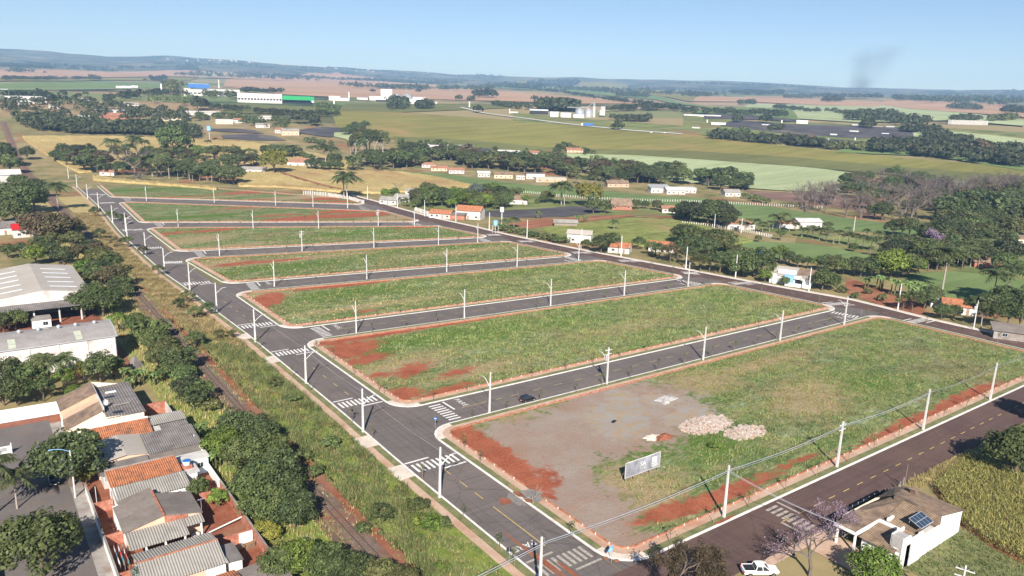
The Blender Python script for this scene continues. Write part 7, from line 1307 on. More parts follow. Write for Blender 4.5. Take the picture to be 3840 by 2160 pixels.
palm((308.6,132.3), 14, 'dead-looking brown palm rising above the gardens by the red tiled roof'); palm((297.4,109.9), 11, 'bright feathery palm behind the cone-shaped trees'); palm((306.3,109), 12, 'tall palm behind the cone-shaped trees')
# village gardens between road R and the green field
VGN = 'garden trees of the roadside village'
for q in [(240,475,5.5),(247,476,5.6),(247,445,7.1),(244,432,7.4),(245,424,9.4),(251,429,7.8),(255,424,9.5),(256,419,8.6),(267,429,8),(261,414,8.2),(268,418,8.3),(266,405,5.1),(269,403,6.8),(276,404,7.7),(284,410,7),(281,395,6),(290,401,7.4),(278,396,5.1),(276,481,7.7),(283,483,6.8),(283,470,5.8),(291,466,5.8),(292,453,5.7),(309,451,8.6),(320,459,7.9),(300,415,7.2),(327,443,5.8),(328,438,6.7),(312,409,5.4),(332,412,6.5),(340,417,5.7),(328,410,4.6),(236,425,5.1),(231,430,5.1),(237,408,3.3),(284,421,7.1),(283,429,7.2),(287,452,6.6),(280,455,6.5),(267,448,6.4)]: tree(q[:2], q[2] * 1.25, random.choice(['round', 'airy', 'round']), random.choice(['leaf_dark', 'leaf_mid', 'leaf_bright', 'leaf_olive', 'leaf_mid']), 'garden tree in the village beyond the road, between the corn and the netting field', VGN, 'garden_tree')
one_((296.7,447.4)+(11,), 'round', 'leaf_blue', 'silvery blue-grey tree among the village gardens')
one_((348.8,385.9)+(17,), 'round', 'leaf_yellow', 'large spreading yellow-green tree beside the tall pair of palms', wide=1.1); one_((325,354.8)+(10,), 'round', 'leaf_dark', 'dark tree under the large spreading tree'); one_((332.2,351.5)+(9,), 'round', 'leaf_dark', 'dark bushy tree between the spreading tree and the brown farmhouse')
for q in [(332,395,13.6),(333,393,12.7)]: palm(q[:2], q[2], 'one of two tall palms standing together before the green field', 'pair of tall palms')
palm((217.1,488.7), 15, 'tall palm at the end of the road by the fence posts'); palm((218.4,496.4), 13, 'palm beside the tall one at the end of the road')
many([(365,364,6.7),(367,359,6.3),(374,357,5.4),(376,348,6.7),(377,345,5.3),(369,328,5.1),(368,322,4.6),(322,409,3.7)], 'round', ['leaf_dark', 'leaf_mid', 'leaf_olive'], 'rounded tree in the row between the brown farmhouse and the small red roof', 'rounded trees by the brown farmhouse')
many([(368,316,7.5),(366,311,8.2),(366,305,7.3),(365,299,8.1),(366,293,8.8),(365,288,7.9),(388,333,5.3),(386,320,5.2)], ['round', 'airy'], ['leaf_dark', 'leaf_mid'], 'dark tree in the row before the orange farmhouse', 'dark trees at the orange farmhouse')
PG = 'palm rows behind the green plot'
for q in [(356,274,4.6),(353,263,5.2),(362,264,5.7),(368,263,5.3),(361,254,5.6),(369,255,5.3),(379,260,7.3),(383,258,6.2),(388,259,7.8),(382,251,5.3),(384,248,4.5),(370,235,4.7),(372,230,5.8),(371,225,5.7),(369,220,6),(366,214,5.9),(368,212,6.2),(370,208,5.8),(368,203,5.8),(366,198,6),(365,193,6.3),(366,190,6.3),(388,230,4.4),(397,224,4.4),(396,213,5),(394,205,5.3),(382,190,6.1),(384,187,6.4),(385,184,6.7),(380,179,6.6),(380,175,6.9),(380,171,6.8),(380,168,6.4),(368,153,7.9),(367,150,7.9),(369,148,7.5),(370,145,7.2),(385,161,7),(387,157,7.6),(396,155,7.7),(395,152,7),(402,152,7.4),(410,152,7.2),(435,171,7.7),(443,171,7.8),(476,172,7.5),(475,168,7.4),(358,179,4.5),(352,186,3.8),(375,235,4)]: palm(q[:2], q[2], 'palm in the rows of palms behind the bright green plot', PG)
many([(349,234,4.2),(334,237,2.8),(410,248,3.1),(409,243,3.5),(354,196,3.3),(424,213,6.7),(426,209,8.2),(428,206,7.8),(387,195,4.8),(394,176,6),(426,184,7.8),(436,183,8.7),(452,184,8.9),(459,181,9.6),(442,167,7.7),(444,162,6.3),(404,170,6.7),(408,164,7.3),(390,145,5.6),(380,137,4.8),(420,146,5.2),(372,129,4.1),(392,161,5.8),(416,160,6.7)], ['round', 'airy'], ['leaf_dark', 'leaf_mid', 'leaf_dark', 'leaf_olive'], 'broadleaf tree mixed in among the palm rows', 'broadleaf trees among the palm rows', name='garden_tree', hs=1.35)
me, bl = bare_meshes(85, 8.0, .5, 5, .2, 'bark_purple', 'petal_pink', 3600, .34); t = thing('pink_flowering_tree', 'round tree full of pale pink blossom before the white flat-roofed house', 'tree', (*(392.5,176.2), 0), 0.4, None, 1.55); link('branches', me, None, t); link('blossom', bl, None, t)
# palm grove left of centre
GV = 'palms of the grove behind the last block'
for q in [(116,763,17.8),(142,801,16.5),(152,816,11),(131,786,11.1),(137,802,10.1),(129,669,15),(135,667,15.1),(138,652,12.7),(150,729,9.4),(148,643,10.6),(149,634,9.4),(141,636,8.3),(155,627,9.4),(149,624,7.2),(161,629,9.5),(161,615,9.3),(215,830,8.3),(226,717,10.5),(280,758,10.8),(279,768,9.5),(291,726,13.2),(293,745,10.7),(296,715,14.4),(305,721,13.2),(312,748,9.6),(165,608,7.2),(96,688,7.5),(131,706,9),(165,696,9.2)]: palm(q[:2], q[2], 'palm in the dense grove behind the last vacant block', GV)
many([(74,788,8.3),(78,783,8.2),(82,775,9.4),(85,766,10.5),(87,744,12.5),(87,718,13.2),(91,707,14.2),(95,818,8.7),(88,819,7.4),(101,792,9.7),(106,766,10.6),(94,702,10.8),(106,739,10.3),(107,694,9.8),(110,684,9.7),(125,680,9.8),(126,698,8.9),(140,703,10.2),(144,693,10.1),(150,682,12.2),(151,662,10.9),(161,688,10.2),(160,659,10.9),(168,666,11.1),(173,664,12.2),(174,644,12),(169,607,13.4),(172,596,14.3),(199,696,14.2),(208,703,13.2),(216,711,12.2),(229,716,8.7),(243,778,8),(207,741,15),(203,761,14),(192,746,12.4),(191,773,12.8),(182,766,11.3),(178,776,11.4),(169,778,11.4),(157,781,10),(153,799,10.2),(172,822,7.9),(198,817,8.1),(230,772,9.2),(229,791,9.4),(125,821,8.9),(135,819,7.7),(100,825,7.5),(109,832,6.4),(130,751,8.3),(141,758,7.2)], ['round', 'airy', 'round', 'spread'], ['leaf_dark', 'leaf_mid', 'leaf_dark', 'leaf_brown', 'leaf_bright', 'leaf_olive'], 'broadleaf tree in the dense palm grove behind the last vacant block', 'broadleaf trees of the palm grove', name='grove_tree', wide=1.25, hs=1.05)
one_((175,795)+(30,), 'round', 'leaf_mid', 'tallest rounded tree at the back of the palm grove'); one_((225,658)+(23,), 'round', 'leaf_yellow', 'round yellow-green tree standing alone in the corn beside the grey-roofed farmhouse')
bare((116,663), 24, 'big pale leafless tree at the front of the palm grove', wide=1.15)
many([(257,774,9.4),(262,763,10.7),(269,761,10.1),(277,759,8.1),(291,774,6.9),(281,719,7.8),(265,675,8.5),(269,668,8.5),(274,662,7.3),(293,685,10.1),(280,665,7.3),(285,658,7.3),(289,756,5.4)], ['round'], ['leaf_dark', 'leaf_mid', 'leaf_dark'], 'dark tree around the hip-roofed house in the corn', 'trees at the hip-roofed house', hs=1.3)
# tree belt (gallery wood) across the middle
def rpt(poly, n, rng):
    """n random points in a quad strip given as lower and upper polylines (world)"""
    a = resample(poly[0], 60); b = resample(poly[1], 60); k = rng.integers(0, 60, n); s_ = rng.random(n)[:, None]; return a[k] * (1 - s_) + b[k] * s_
_r = np.random.default_rng(99)
def belt(poly, n, hr, keys, leaves, label, group, name='broadleaf_tree', wide=(1.0, 1.3)):
    for p in rpt(poly, n, _r): tree(p, _r.uniform(*hr), keys[_r.integers(len(keys))], leaves[_r.integers(len(leaves))], label, group, name, wide=_r.uniform(*wide))
belt(([(289,662),(321,645),(354,638),(378,665)], [(317,718),(359,721),(385,711),(410,722)]), 26, (10, 16), ['round', 'airy', 'far'], ['leaf_dark', 'leaf_mid', 'leaf_olive'], 'dark tree in the wood between the corn and the eucalyptus group', 'trees of the wood below the eucalyptus', 'woodland_tree')
belt(([(376,695),(397,677),(407,643),(416,597),(440,576),(464,565),(450,520),(465,492),(491,470),(523,455)], [(403,745),(425,725),(437,690),(465,668),(486,637),(494,602),(506,586),(518,549),(547,524),(566,494)]), 120, (10, 17), ['round', 'airy', 'far', 'round'], ['leaf_dark', 'leaf_dark', 'leaf_mid', 'leaf_olive', 'leaf_brown'], 'dark tree in the long belt of woodland between the strip village and the pale field', 'trees of the long woodland belt', 'woodland_tree')
belt(([(501,436),(515,419),(520,402),(528,394)], [(566,494),(574,468),(577,447),(559,417)]), 16, (10, 15), ['round', 'far'], ['leaf_dark', 'leaf_mid'], 'dark tree at the end of the woodland belt by the tilled field', 'trees at the belt end', 'woodland_tree')
for q in [(343,747,26.5),(354,743,28),(358,731,29.2),(366,729,28.6),(345,737,20.8),(342,757,15.5),(352,774,17.3),(365,759,25.8),(375,756,24.5)]: tree(q[:2], q[2] * 1.1, 'tall', random.choice(['leaf_olive', 'leaf_dark']), 'tall grey-green eucalyptus in the group above the woodland belt', 'eucalyptus group', 'eucalyptus_tree')
many([(419,789,10.7),(397,894,11.5),(407,897,13.3),(424,910,13.6),(436,920,12.9),(425,924,12),(412,915,10.1),(452,803,4.7),(457,795,6.3),(452,770,9.2),(460,773,9.3),(461,762,7.7),(467,760,6.1),(435,762,7.5),(504,721,6.1),(537,705,3.8),(538,683,5.3),(488,728,4.5),(493,721,4.5)], ['round', 'far'], ['leaf_dark', 'leaf_mid'], 'dark tree among the farm buildings above the woodland belt', 'trees at the farm buildings')
many([(560,682,6.1),(570,687,8.5),(582,692,9.4),(590,692,7.8),(589,681,6.2),(591,676,6.2),(589,666,6.9),(587,656,6.8),(590,649,6),(565,679,4.6),(578,650,4.5),(575,679,4.6)], ['far', 'round'], ['leaf_mid', 'leaf_olive', 'leaf_dark'], 'tree in the round clump about the orange-roofed farmhouse', 'round clump in the pale field')
for q in [(277,499,4),(265,504,5.9)]: bare(q[:2], q[2] * 1.2, 'small leafless tree at the edge of the dry corn by the road', 'leafless trees at the corn edge')
for q in [(436,500,5.8),(436,495,5.7),(437,489,5.7),(438,483,6.2),(438,478,6.2),(444,476,5.1),(492,449,5.7)]: palm(q[:2], q[2] * 1.2, 'palm in the palm row beside the reddish-roofed house', 'palm row by the reddish-roofed house')
# bare and mixed wood on the right
BW = 'leafless trees of the purple-grey wood'
for p in rpt(([(474.6,300.7),(463,271.7),(466.7,251.1),(480.4,232.6),(503.8,227.4),(570.1,249.5),(677,267),(724,259)], [(536.5,344.6),(565,340),(641,361),(684,360),(706,354),(654,299),(706,290),(754,270)]), 95, _r): bare(p, _r.uniform(12, 17), 'leafless purple-grey tree in the wood beside the tilled field', BW, 1.25)
belt(([(544.1,315.5),(526.8,284.7),(510,256.6),(523.8,236.9),(557,234.7),(598.8,235),(641,227)], [(651,382),(733,401),(738,377),(706,335),(702,310),(715,283),(754,270)]), 52, (10, 16), ['round', 'airy'], ['leaf_dark', 'leaf_olive', 'leaf_mid', 'leaf_brown'], 'green tree scattered through the leafless purple-grey wood', 'green trees of the purple-grey wood', 'woodland_tree')
belt(([(498.6,220.9),(500.1,205.8),(510.7,195),(523.4,183.3)], [(565.1,251.8),(592.4,245.7),(595.6,229.3),(609.4,215.3)]), 26, (12, 18), ['round', 'far'], ['leaf_dark', 'leaf_dark', 'leaf_mid'], 'dense dark tree at the lower edge of the purple-grey wood', 'dark trees below the purple-grey wood', 'woodland_tree')
many([(680,372,10.4),(698,322,10.6),(744,343,5),(482,256,10.4),(481,250,11.2)], 'round', ['leaf_dark', 'leaf_mid'], 'tall rounded tree standing out of the purple-grey wood', 'tall trees of the purple-grey wood'); many([(624,362,6.9),(620,355,6.3),(649,375,6)], 'round', 'leaf_yellow', 'yellow-green tree at the corner of the purple-grey wood', 'yellow-green trees at the wood corner')
_m, _b = bare_meshes(86, 8, .5, 5, .2, 'bark_purple', 'leaf_brown', 1500, .4); _q = (673,340)
many([(765,302,4.2),(764,293,3),(768,289,3.6),(769,284,3.6),(767,277,3.5)], 'far', ['leaf_dark', 'leaf_mid'], 'small dark tree on the edge of the olive field', 'small trees on the olive field edge')
for q in [(493,365,5.1),(488,354,5),(485,347,5.5),(483,339,4.9),(501,361,4.1)]: tree(q[:2], q[2], 'bush', 'leaf_mid', 'clump of bamboo-like bushes beside the white post fence', 'bushes at the post fence', 'bush', 'bush')
belt(([(312.4,155.6),(327.9,149.9),(353.9,150.9),(358.9,141.9),(360.6,131.9),(367.2,125.3)], [(353.8,181.4),(365.7,171.5),(384.8,165),(397.5,158.3),(406.3,150),(409.5,141)]), 26, (7, 12), ['round', 'airy'], ['leaf_dark', 'leaf_mid', 'leaf_olive', 'leaf_wood'], 'garden tree between the palm rows and the lower green field', 'garden trees below the palm rows', 'garden_tree')
belt(([(386.6,175.3),(411.1,170.5),(416,159.9),(425.8,147.1)], [(458.1,205.8),(491,205.7),(513.9,200.1),(524.6,183.8)]), 30, (9, 14), ['round', 'airy'], ['leaf_dark', 'leaf_wood', 'leaf_olive'], 'tree in the thick gardens around the white flat-roofed house', 'trees at the white flat-roofed house', 'garden_tree')
belt(([(265.8,228),(269.3,219.3),(270.2,208.9),(267.2,198)], [(292.9,251.9),(299.3,244.5),(299.5,236.4),(298.1,221.8)]), 16, (7, 11), ['round', 'airy'], ['leaf_mid', 'leaf_dark', 'leaf_olive'], 'leafy tree behind the roadside row beside the young corn', 'trees beside the young corn', 'garden_tree')
belt(([(344.5,297.6),(347.6,285.2),(354.6,276.5),(348.7,269)], [(390.7,338.5),(393.3,323.6),(385.8,301.5),(374.1,289.1)]), 14, (8, 13), ['round', 'airy'], ['leaf_dark', 'leaf_wood'], 'tree in the dark copse at the end of the young corn', 'copse at the young corn', 'garden_tree')
belt(([(234.2,422.2),(249.5,408.6),(261.7,396.6),(281.2,387.8)], [(261,470.5),(286,468.6),(304.1,461.1),(317.7,438.6)]), 24, (6, 10), ['round', 'airy'], ['leaf_mid', 'leaf_dark', 'leaf_bright', 'leaf_olive'], 'leafy fruit tree of the roadside village gardens', 'fruit trees of the roadside village', 'garden_tree')
belt(([(72,776),(83,719),(98,688),(122,661),(146,635),(167.5,602.5)], [(76,829),(97,826),(119,823),(153,816),(188,810),(223,774)]), 40, (7, 11.5), ['round', 'airy', 'round'], ['leaf_dark', 'leaf_wood', 'leaf_mid', 'leaf_olive'], 'tall broadleaf tree filling the palm grove', 'tall trees filling the palm grove', 'grove_tree')
belt(([(33, 150), (36, 190), (36, 230), (34, 262)], [(40, 150), (40.5, 190), (40.5, 230), (40.5, 262)]), 22, (3.0, 6.5), ['airy', 'round', 'bush'], ['leaf_olive', 'leaf_mid', 'leaf_dark', 'leaf_wood'], 'scrubby tree along the wooded side of the railway', 'scrub along the railway', 'thicket_tree')
belt(([(36, 270), (37, 330), (38, 400)], [(41, 270), (42, 330), (43, 400)]), 20, (5, 9), ['airy', 'round'], ['leaf_olive', 'leaf_mid', 'leaf_brown', 'leaf_wood'], 'scrubby tree beside the railway past the beige warehouse', 'scrub past the beige warehouse', 'thicket_tree')
# ------------------------------------------------------------------ far woods: one mass per wood
def wood(poly, n, hr, leaf, label, name='distant_wood', q=60, ls=2.6):
    hr = (hr[0] * .56, hr[1] * .6); n = int(n * 1.15); leaf = 'leaf_wood' if leaf == 'leaf_dark' else leaf
    P = rpt(poly, n, _r); Vs = []; Fs = []; off = 0
    Ps = []; Ns = []; Sz = []
    for p in P:
        h = _r.uniform(*hr); z = tzf(*p); d = unit(_r.normal(size=(q, 3))); d[:, 2] = np.abs(d[:, 2]) * 1.0 - .25; lobe = 1 + .35 * np.sin(d[:, :1] * 5 + p[0]) * np.cos(d[:, 1:2] * 5 + p[1]); Ps.append(np.array([p[0], p[1], z + h * .5]) + d * np.array([h * .55, h * .55, h * .5]) * lobe); Ns.append(unit(d + _r.normal(size=d.shape) * .35)); Sz.append(np.full(q, h * (.27 if q > 30 else .42)))
    P_ = np.concatenate(Ps); N_ = np.concatenate(Ns); V, F = leaf_quads(P_, N_, 1.0, _r, .8); c = np.repeat(P_, 4, 0); V = c + (V - c) * np.repeat(np.concatenate(Sz), 4)[:, None]
    o = link(name, npmesh(name, V, F), M[leaf]); tag(o, label, 'wood', kind='stuff'); return o
def wood2(lo, hi, n, hr, leaf, label, **kw): return wood((lo, hi), n, hr, leaf, label, **kw)
wood2([(64,1026),(92,974),(126,948),(178,939),(201,921),(224,909)], [(67,1085),(102,1075),(139,1038),(195,1025),(219,1000),(240,974)], 170, (12, 22), 'leaf_dark', 'dense dark wood above the tan corn field')
wood2([(68,984),(114,952),(165,944),(214,916)], [(70,1014),(117,973),(168,960),(218,933)], 90, (12, 20), 'leaf_dark', 'front row of the dense wood above the tan corn field')
wood2([(54,1151),(94,1128),(130,1076),(170,1051),(221,1078),(240,1023)], [(61,1274),(112,1324),(161,1313),(194,1190),(242,1176),(269,1139)], 95, (12, 22), 'leaf_dark', 'wooded village gardens behind the dense wood')
wood2([(62,1304),(108,1323),(147,1250),(218,1333),(301,1508),(364,1535)], [(66,1369),(125,1510),(182,1538),(255,1552),(339,1693),(435,1833)], 70, (14, 24), 'leaf_dark', 'dark wood in front of the far green strip')
wood2([(262,1316),(302,1362),(303,1206),(347,1411)], [(277,1388),(328,1479),(365,1493),(356,1413)], 24, (14, 22), 'leaf_mid', 'clump of trees in the olive field below the factory')
wood2([(323,1210),(352,1173),(389,1109),(433,1094),(476,1087)], [(341,1273),(369,1231),(404,1150),(445,1124),(495,1132)], 70, (10, 16), 'leaf_dark', 'long dark hedge below the factory field')
wood2([(247,1049),(299,1059),(316,1001),(343,957),(365,1007)], [(257,1091),(318,1122),(338,1071),(368,1051),(381,1050)], 70, (9, 15), 'leaf_mid', 'trees scattered through the village gardens')
wood2([(293,1181),(305,1181)], [(307,1234),(319,1237)], 5, (26, 34), 'leaf_dark', 'dark round tree group in the olive field', name='tree_group'); wood2([(377,1005),(385,1003)], [(385,1025),(393,1023)], 3, (26, 34), 'leaf_dark', 'tall dark tree group in the field below the green factory', name='tree_group'); wood2([(394,986),(401,978)], [(399,1000),(410,998)], 4, (16, 22), 'leaf_dark', 'low dark trees beside the netting field', name='tree_group'); wood2([(460,1135),(473,1087)], [(538,1340),(551,1264)], 40, (14, 22), 'leaf_mid', 'dark wood at the corner of the factory field')
wood2([(430,1997),(338,1524),(364,1535)], [(573,2624),(697,3082),(683,2871)], 60, (24, 40), 'leaf_olive', 'tall grey-green eucalyptus wood beside the blue factory'); wood2([(581,1899),(663,1961),(700,1950)], [(613,2004),(705,2083),(745,2076)], 34, (18, 28), 'leaf_dark', 'row of trees behind the long white factory'); wood2([(391,1503),(430,1567),(442,1572),(442,1478)], [(457,1774),(471,1715),(492,1729),(495,1664)], 34, (16, 26), 'leaf_olive', 'trees in front of the grey factory halls')
wood2([(126,2510),(198,2668),(304,3061),(451,3415)], [(136,2701),(221,2963),(323,3242),(470,3556)], 70, (16, 26), 'leaf_dark', 'hedge of trees before the far stubble field'); wood2([(442,3222),(467,3228)], [(457,3332),(488,3377)], 6, (30, 40), 'leaf_dark', 'dark clump in the far field', name='tree_group'); wood2([(646,3330),(706,3318),(808,3739)], [(707,3667),(813,3891),(846,3915)], 34, (20, 34), 'leaf_dark', 'trees about the far roadside buildings')
wood2([(248,4792),(368,4859),(508,5043)], [(341,6529),(451,6441),(512,5211)], 110, (26, 40), 'leaf_dark', 'dark wood on the far hill slope'); wood2([(1436,6238),(1566,6156)], [(1519,6575),(1686,6704)], 40, (36, 60), 'leaf_dark', 'dark plantation on the far stubble ridge')
wood2([(898,1295),(881,1181),(895,1114),(932,1083)], [(936,1349),(937,1257),(981,1222),(1004,1167)], 90, (12, 20), 'leaf_dark', 'dark strip of trees behind the silos'); wood2([(880,1119),(905,1111),(932,1083)], [(934,1187),(976,1199),(989,1149)], 80, (30, 42), 'leaf_dark', 'tall plantation behind the silos'); wood2([(1269,1922),(1343,1929)], [(1421,2153),(1496,2150)], 26, (30, 48), 'leaf_dark', 'block of tall trees on the far green field', name='tree_group')
for a, lb in (([(1307,2700,5),(1326,2710,5)], 'dark bush in the stubble behind the white tower'), ([(1533,2763,5.3),(1551,2763,5.3)], 'low dark bush in the stubble beyond the silos of the factory'), ([(1051,1674,6.7),(1056,1673,6.7)], 'dark round tree before the far tree block'), ([(1010,1561,6.3),(1020,1560,6.3)], 'low round tree beside the dark round tree'), ([(1248,1555,6.8)], 'lone dark tree in the stubble above the plantation'), ([(1242,1609,6.9),(1237,1586,6.9)], 'low bushes in the stubble above the plantation'), ([(856,901,8.4)], 'lone tall dark tree beside the silos'), ([(744,1120,4.6)], 'round bush at the highway bend'), ([(762,791,3.7)], 'small round tree by the highway')): wood((([q[:2] for q in a] * 2)[:2], ([q[:2] for q in a] * 2)[:2]), len(a) * 3, (18, 26), 'leaf_dark', lb, name='tree_group')
wood2([(618,1222),(625,1202),(647,1199)], [(742,1438),(760,1438),(742,1381)], 26, (16, 34), 'leaf_dark', 'dark trees before the white factory silos'); wood2([(689,1231),(705,1208)], [(747,1331),(771,1326)], 18, (20, 30), 'leaf_dark', 'broad dark tree group before the low factory sheds')
wood2([(2612,3610),(2517,3321),(2187,2691),(1937,2223),(1695,1817),(1271,1215)], [(2770,3828),(2786,3677),(2522,3102),(2045,2348),(1857,1991),(1363,1303)], 150, (14, 26), 'leaf_dark', 'dark ribbon of trees and roofs along the far road'); wood2([(3062,4014),(4625,5316)], [(4377,5757),(4843,5586)], 110, (40, 70), 'leaf_dark', 'dark plantation on the far ridge'); wood2([(2800,3351),(2785,3072),(2982,3191)], [(2966,3551),(3057,3372),(3131,3351)], 60, (24, 40), 'leaf_dark', 'dark wood in the far fields'); wood2([(2172,2269),(2193,2164),(2258,2162)], [(2306,2408),(2384,2353),(2444,2357)], 40, (24, 36), 'leaf_dark', 'wood below the far pale field'); wood2([(995,1065),(1096,1061),(1168,1094),(1164,1029)], [(1041,1115),(1156,1120),(1226,1149),(1314,1163)], 70, (14, 24), 'leaf_dark', 'line of trees beyond the silos'); wood2([(837,870),(890,846)], [(858,893),(922,877)], 36, (14, 20), 'leaf_dark', 'dark hedge past the silos'); wood2([(2472,3838),(2346,3409),(2868,3922)], [(2626,4077),(2668,3878),(3145,4301)], 60, (20, 34), 'leaf_dark', 'wood on the ridge above the far green field')
wood2([(800,658),(802,627),(819,600),(833,562),(845,519)], [(820,675),(832,652),(845,620),(864,584),(870,535)], 110, (13, 22), 'leaf_dark', 'dark hedgerow along the far edge of the olive field'); wood2([(842,515),(852,494),(864,472)], [(866,531),(876,509),(897,491)], 34, (10, 18), 'leaf_olive', 'brownish scrub in the hedgerow gap'); wood2([(859,469),(871,433),(875,392),(874,351),(874,317)], [(914,500),(936,467),(937,436),(927,402),(918,370),(917,333)], 190, (15, 26), 'leaf_dark', 'broad dark wood along the far edge of the olive field'); wood2([(1268,745),(1246,682),(1221,625),(1226,590)], [(1398,823),(1519,848),(1649,877),(1405,721),(1308,630)], 120, (16, 28), 'leaf_dark', 'dark wood below the striped field'); wood2([(1109,980),(1161,930),(1228,874),(1224,837)], [(1208,1068),(1271,1018),(1353,964),(1284,879)], 80, (14, 22), 'leaf_dark', 'dark tree line behind the far white buildings')
wood2([(1012,485),(995,448),(989,421)], [(1073,515),(1063,480),(1039,443)], 60, (12, 20), 'leaf_dark', 'trees around the far farm at the netting'); wood2([(1750,1240),(1548,1020),(1451,866),(1389,775)], [(1977,1402),(1722,1135),(1621,968),(1481,827)], 80, (12, 20), 'leaf_dark', 'trees along the distant settlement'); wood2([(1986,1533),(2048,1520)], [(2171,1676),(2289,1700)], 26, (18, 30), 'leaf_dark', 'clump of trees in the far fields'); wood2([(2634,1644),(2734,1638)], [(3141,1959),(3240,1949)], 40, (30, 46), 'leaf_dark', 'dark square plantation in the far fields'); wood2([(3303,2280),(3121,2018)], [(3479,2401),(3462,2239)], 40, (24, 36), 'leaf_dark', 'dark wood on the far slope'); wood2([(2471,2190),(2524,2095)], [(2971,2635),(2886,2398)], 46, (26, 40), 'leaf_dark', 'dark wood beyond the far stubble'); wood2([(3486,2769),(3592,2579),(3656,2541)], [(3650,2900),(3808,2736),(3864,2687)], 80, (30, 50), 'leaf_dark', 'dark wood below the distant hill'); wood2([(3338,1753),(2919,1361),(2859,1180),(2996,1121)], [(3903,2052),(3984,1861),(4001,1654),(4181,1567)], 170, (30, 46), 'leaf_dark', 'long dark wood on the far slopes'); wood2([(2503,1141),(2476,1041)], [(2690,1227),(2614,1104)], 40, (24, 34), 'leaf_dark', 'dark wood in the far pink fields'); wood2([(2168,854),(1948,719)], [(2629,1031),(2558,946)], 50, (26, 36), 'leaf_dark', 'dark wood far across the stubble'); wood2([(1458,593),(1521,576)], [(1533,624),(1608,614)], 30, (16, 24), 'leaf_olive', 'scrubby hill in the far field'); wood2([(1403,632),(1463,613)], [(1466,661),(1513,634)], 30, (14, 22), 'leaf_dark', 'trees behind the far row of grey silos'); wood2([(949,396),(952,386)], [(966,402),(972,396)], 7, (20, 28), 'leaf_brown', 'brownish tree group at the far wood', name='tree_group'); wood2([(1048,759),(1051,752)], [(1063,770),(1072,767)], 5, (22, 28), 'leaf_dark', 'lone dark tree at the far netting', name='tree_group'); wood2([(1011,787),(1012,778)], [(1025,798),(1034,795)], 4, (18, 24), 'leaf_dark', 'small dark tree in the far pasture', name='tree_group'); wood2([(1100,622),(1108,612)], [(1142,646),(1158,640)], 8, (18, 26), 'leaf_dark', 'dark trees inside the netting fields', name='tree_group'); wood2([(940,667),(957,657)], [(971,689),(980,673)], 14, (12, 18), 'leaf_dark', 'trees beside the far white sheds', name='tree_group'); wood2([(850,689),(880,652)], [(862,698),(895,668)], 30, (9, 15), 'leaf_mid', 'garden trees of the far farm', name='tree_group')
wood2([(970,407),(969,377),(976,356)], [(993,417),(997,389),(997,365)], 40, (12, 20), 'leaf_dark', 'trees near the far white houses'); wood2([(1084,553),(1090,502)], [(1117,571),(1133,522)], 30, (14, 22), 'leaf_dark', 'trees on the edge of the netting'); wood2([(328,851),(349,824)], [(331,860),(352,833)], 12, (8, 12), 'leaf_mid', 'low scrub beside the corn', name='scrub')
# woods on the hills
for k in range(26):
    az = YAW + _r.uniform(-.75, .75); d0 = _r.uniform(3200, 9300); c0 = np.array([math.cos(az), math.sin(az)]) * d0; ln = _r.uniform(150, 700) * d0 / 6000; tn = np.array([-math.sin(az), math.cos(az)]); wdt = c0 / d0 * _r.uniform(60, 260)
    wood(([tuple(c0 - tn * ln), tuple(c0 + tn * ln)], [tuple(c0 - tn * ln * .8 + wdt), tuple(c0 + tn * ln * .9 + wdt)]), 70, (26, 46), 'leaf_dark', 'dark wood patch on the distant hills', q=14)
# ------------------------------------------------------------------ railway, grass strip, corn, grass tufts
def rail_x(y): return float(np.interp(y, [0, 120, 220, 410, 600, 810, 1105], [43.6, 43.6, 44.6, 46.9, 46.9, 47.5, 52.5]))
_ys = np.concatenate([np.linspace(20, 520, 60), np.linspace(540, 1050, 40)])
def rail_strip(name, off0, off1, z, m, parent=None):
    mb = MB(); n = len(_ys); mb.add([(rail_x(y) + off1, y, tzf(rail_x(y), y) + z) for y in _ys] + [(rail_x(y) + off0, y, tzf(rail_x(y), y) + z) for y in _ys], [(i, i + 1, n + i + 1, n + i) for i in range(n - 1)]); return mb.build(name, m, parent)
rw = rail_strip('railway_bed', -2.1, 2.1, .12, M['ballast']); tag(rw, kind='structure')
rail_strip('bank', -2.2, -4.0, -.02, M['ballast'], rw); _yk = _ys; _ys = np.linspace(20, 250, 40); rail_strip('red_bank', 2.1, 4.4, .02, M['red_soil'], rw); _ys = _yk
for o_ in (-.55, .55):
    mb = MB(); n = len(_ys)
    mb.tube([(rail_x(y) + o_, y, tzf(rail_x(y), y) + .22) for y in _ys], .075, 4); mb.build('rail', M['rail_steel'], rw)
mb = MB()
for y in np.arange(60, 330, .75): mb.box(rail_x(y) - 1.05, rail_x(y) + 1.05, y - .12, y + .12, .1, .19)
tag(mb.build('sleepers', M['bark'], rw), kind='stuff')
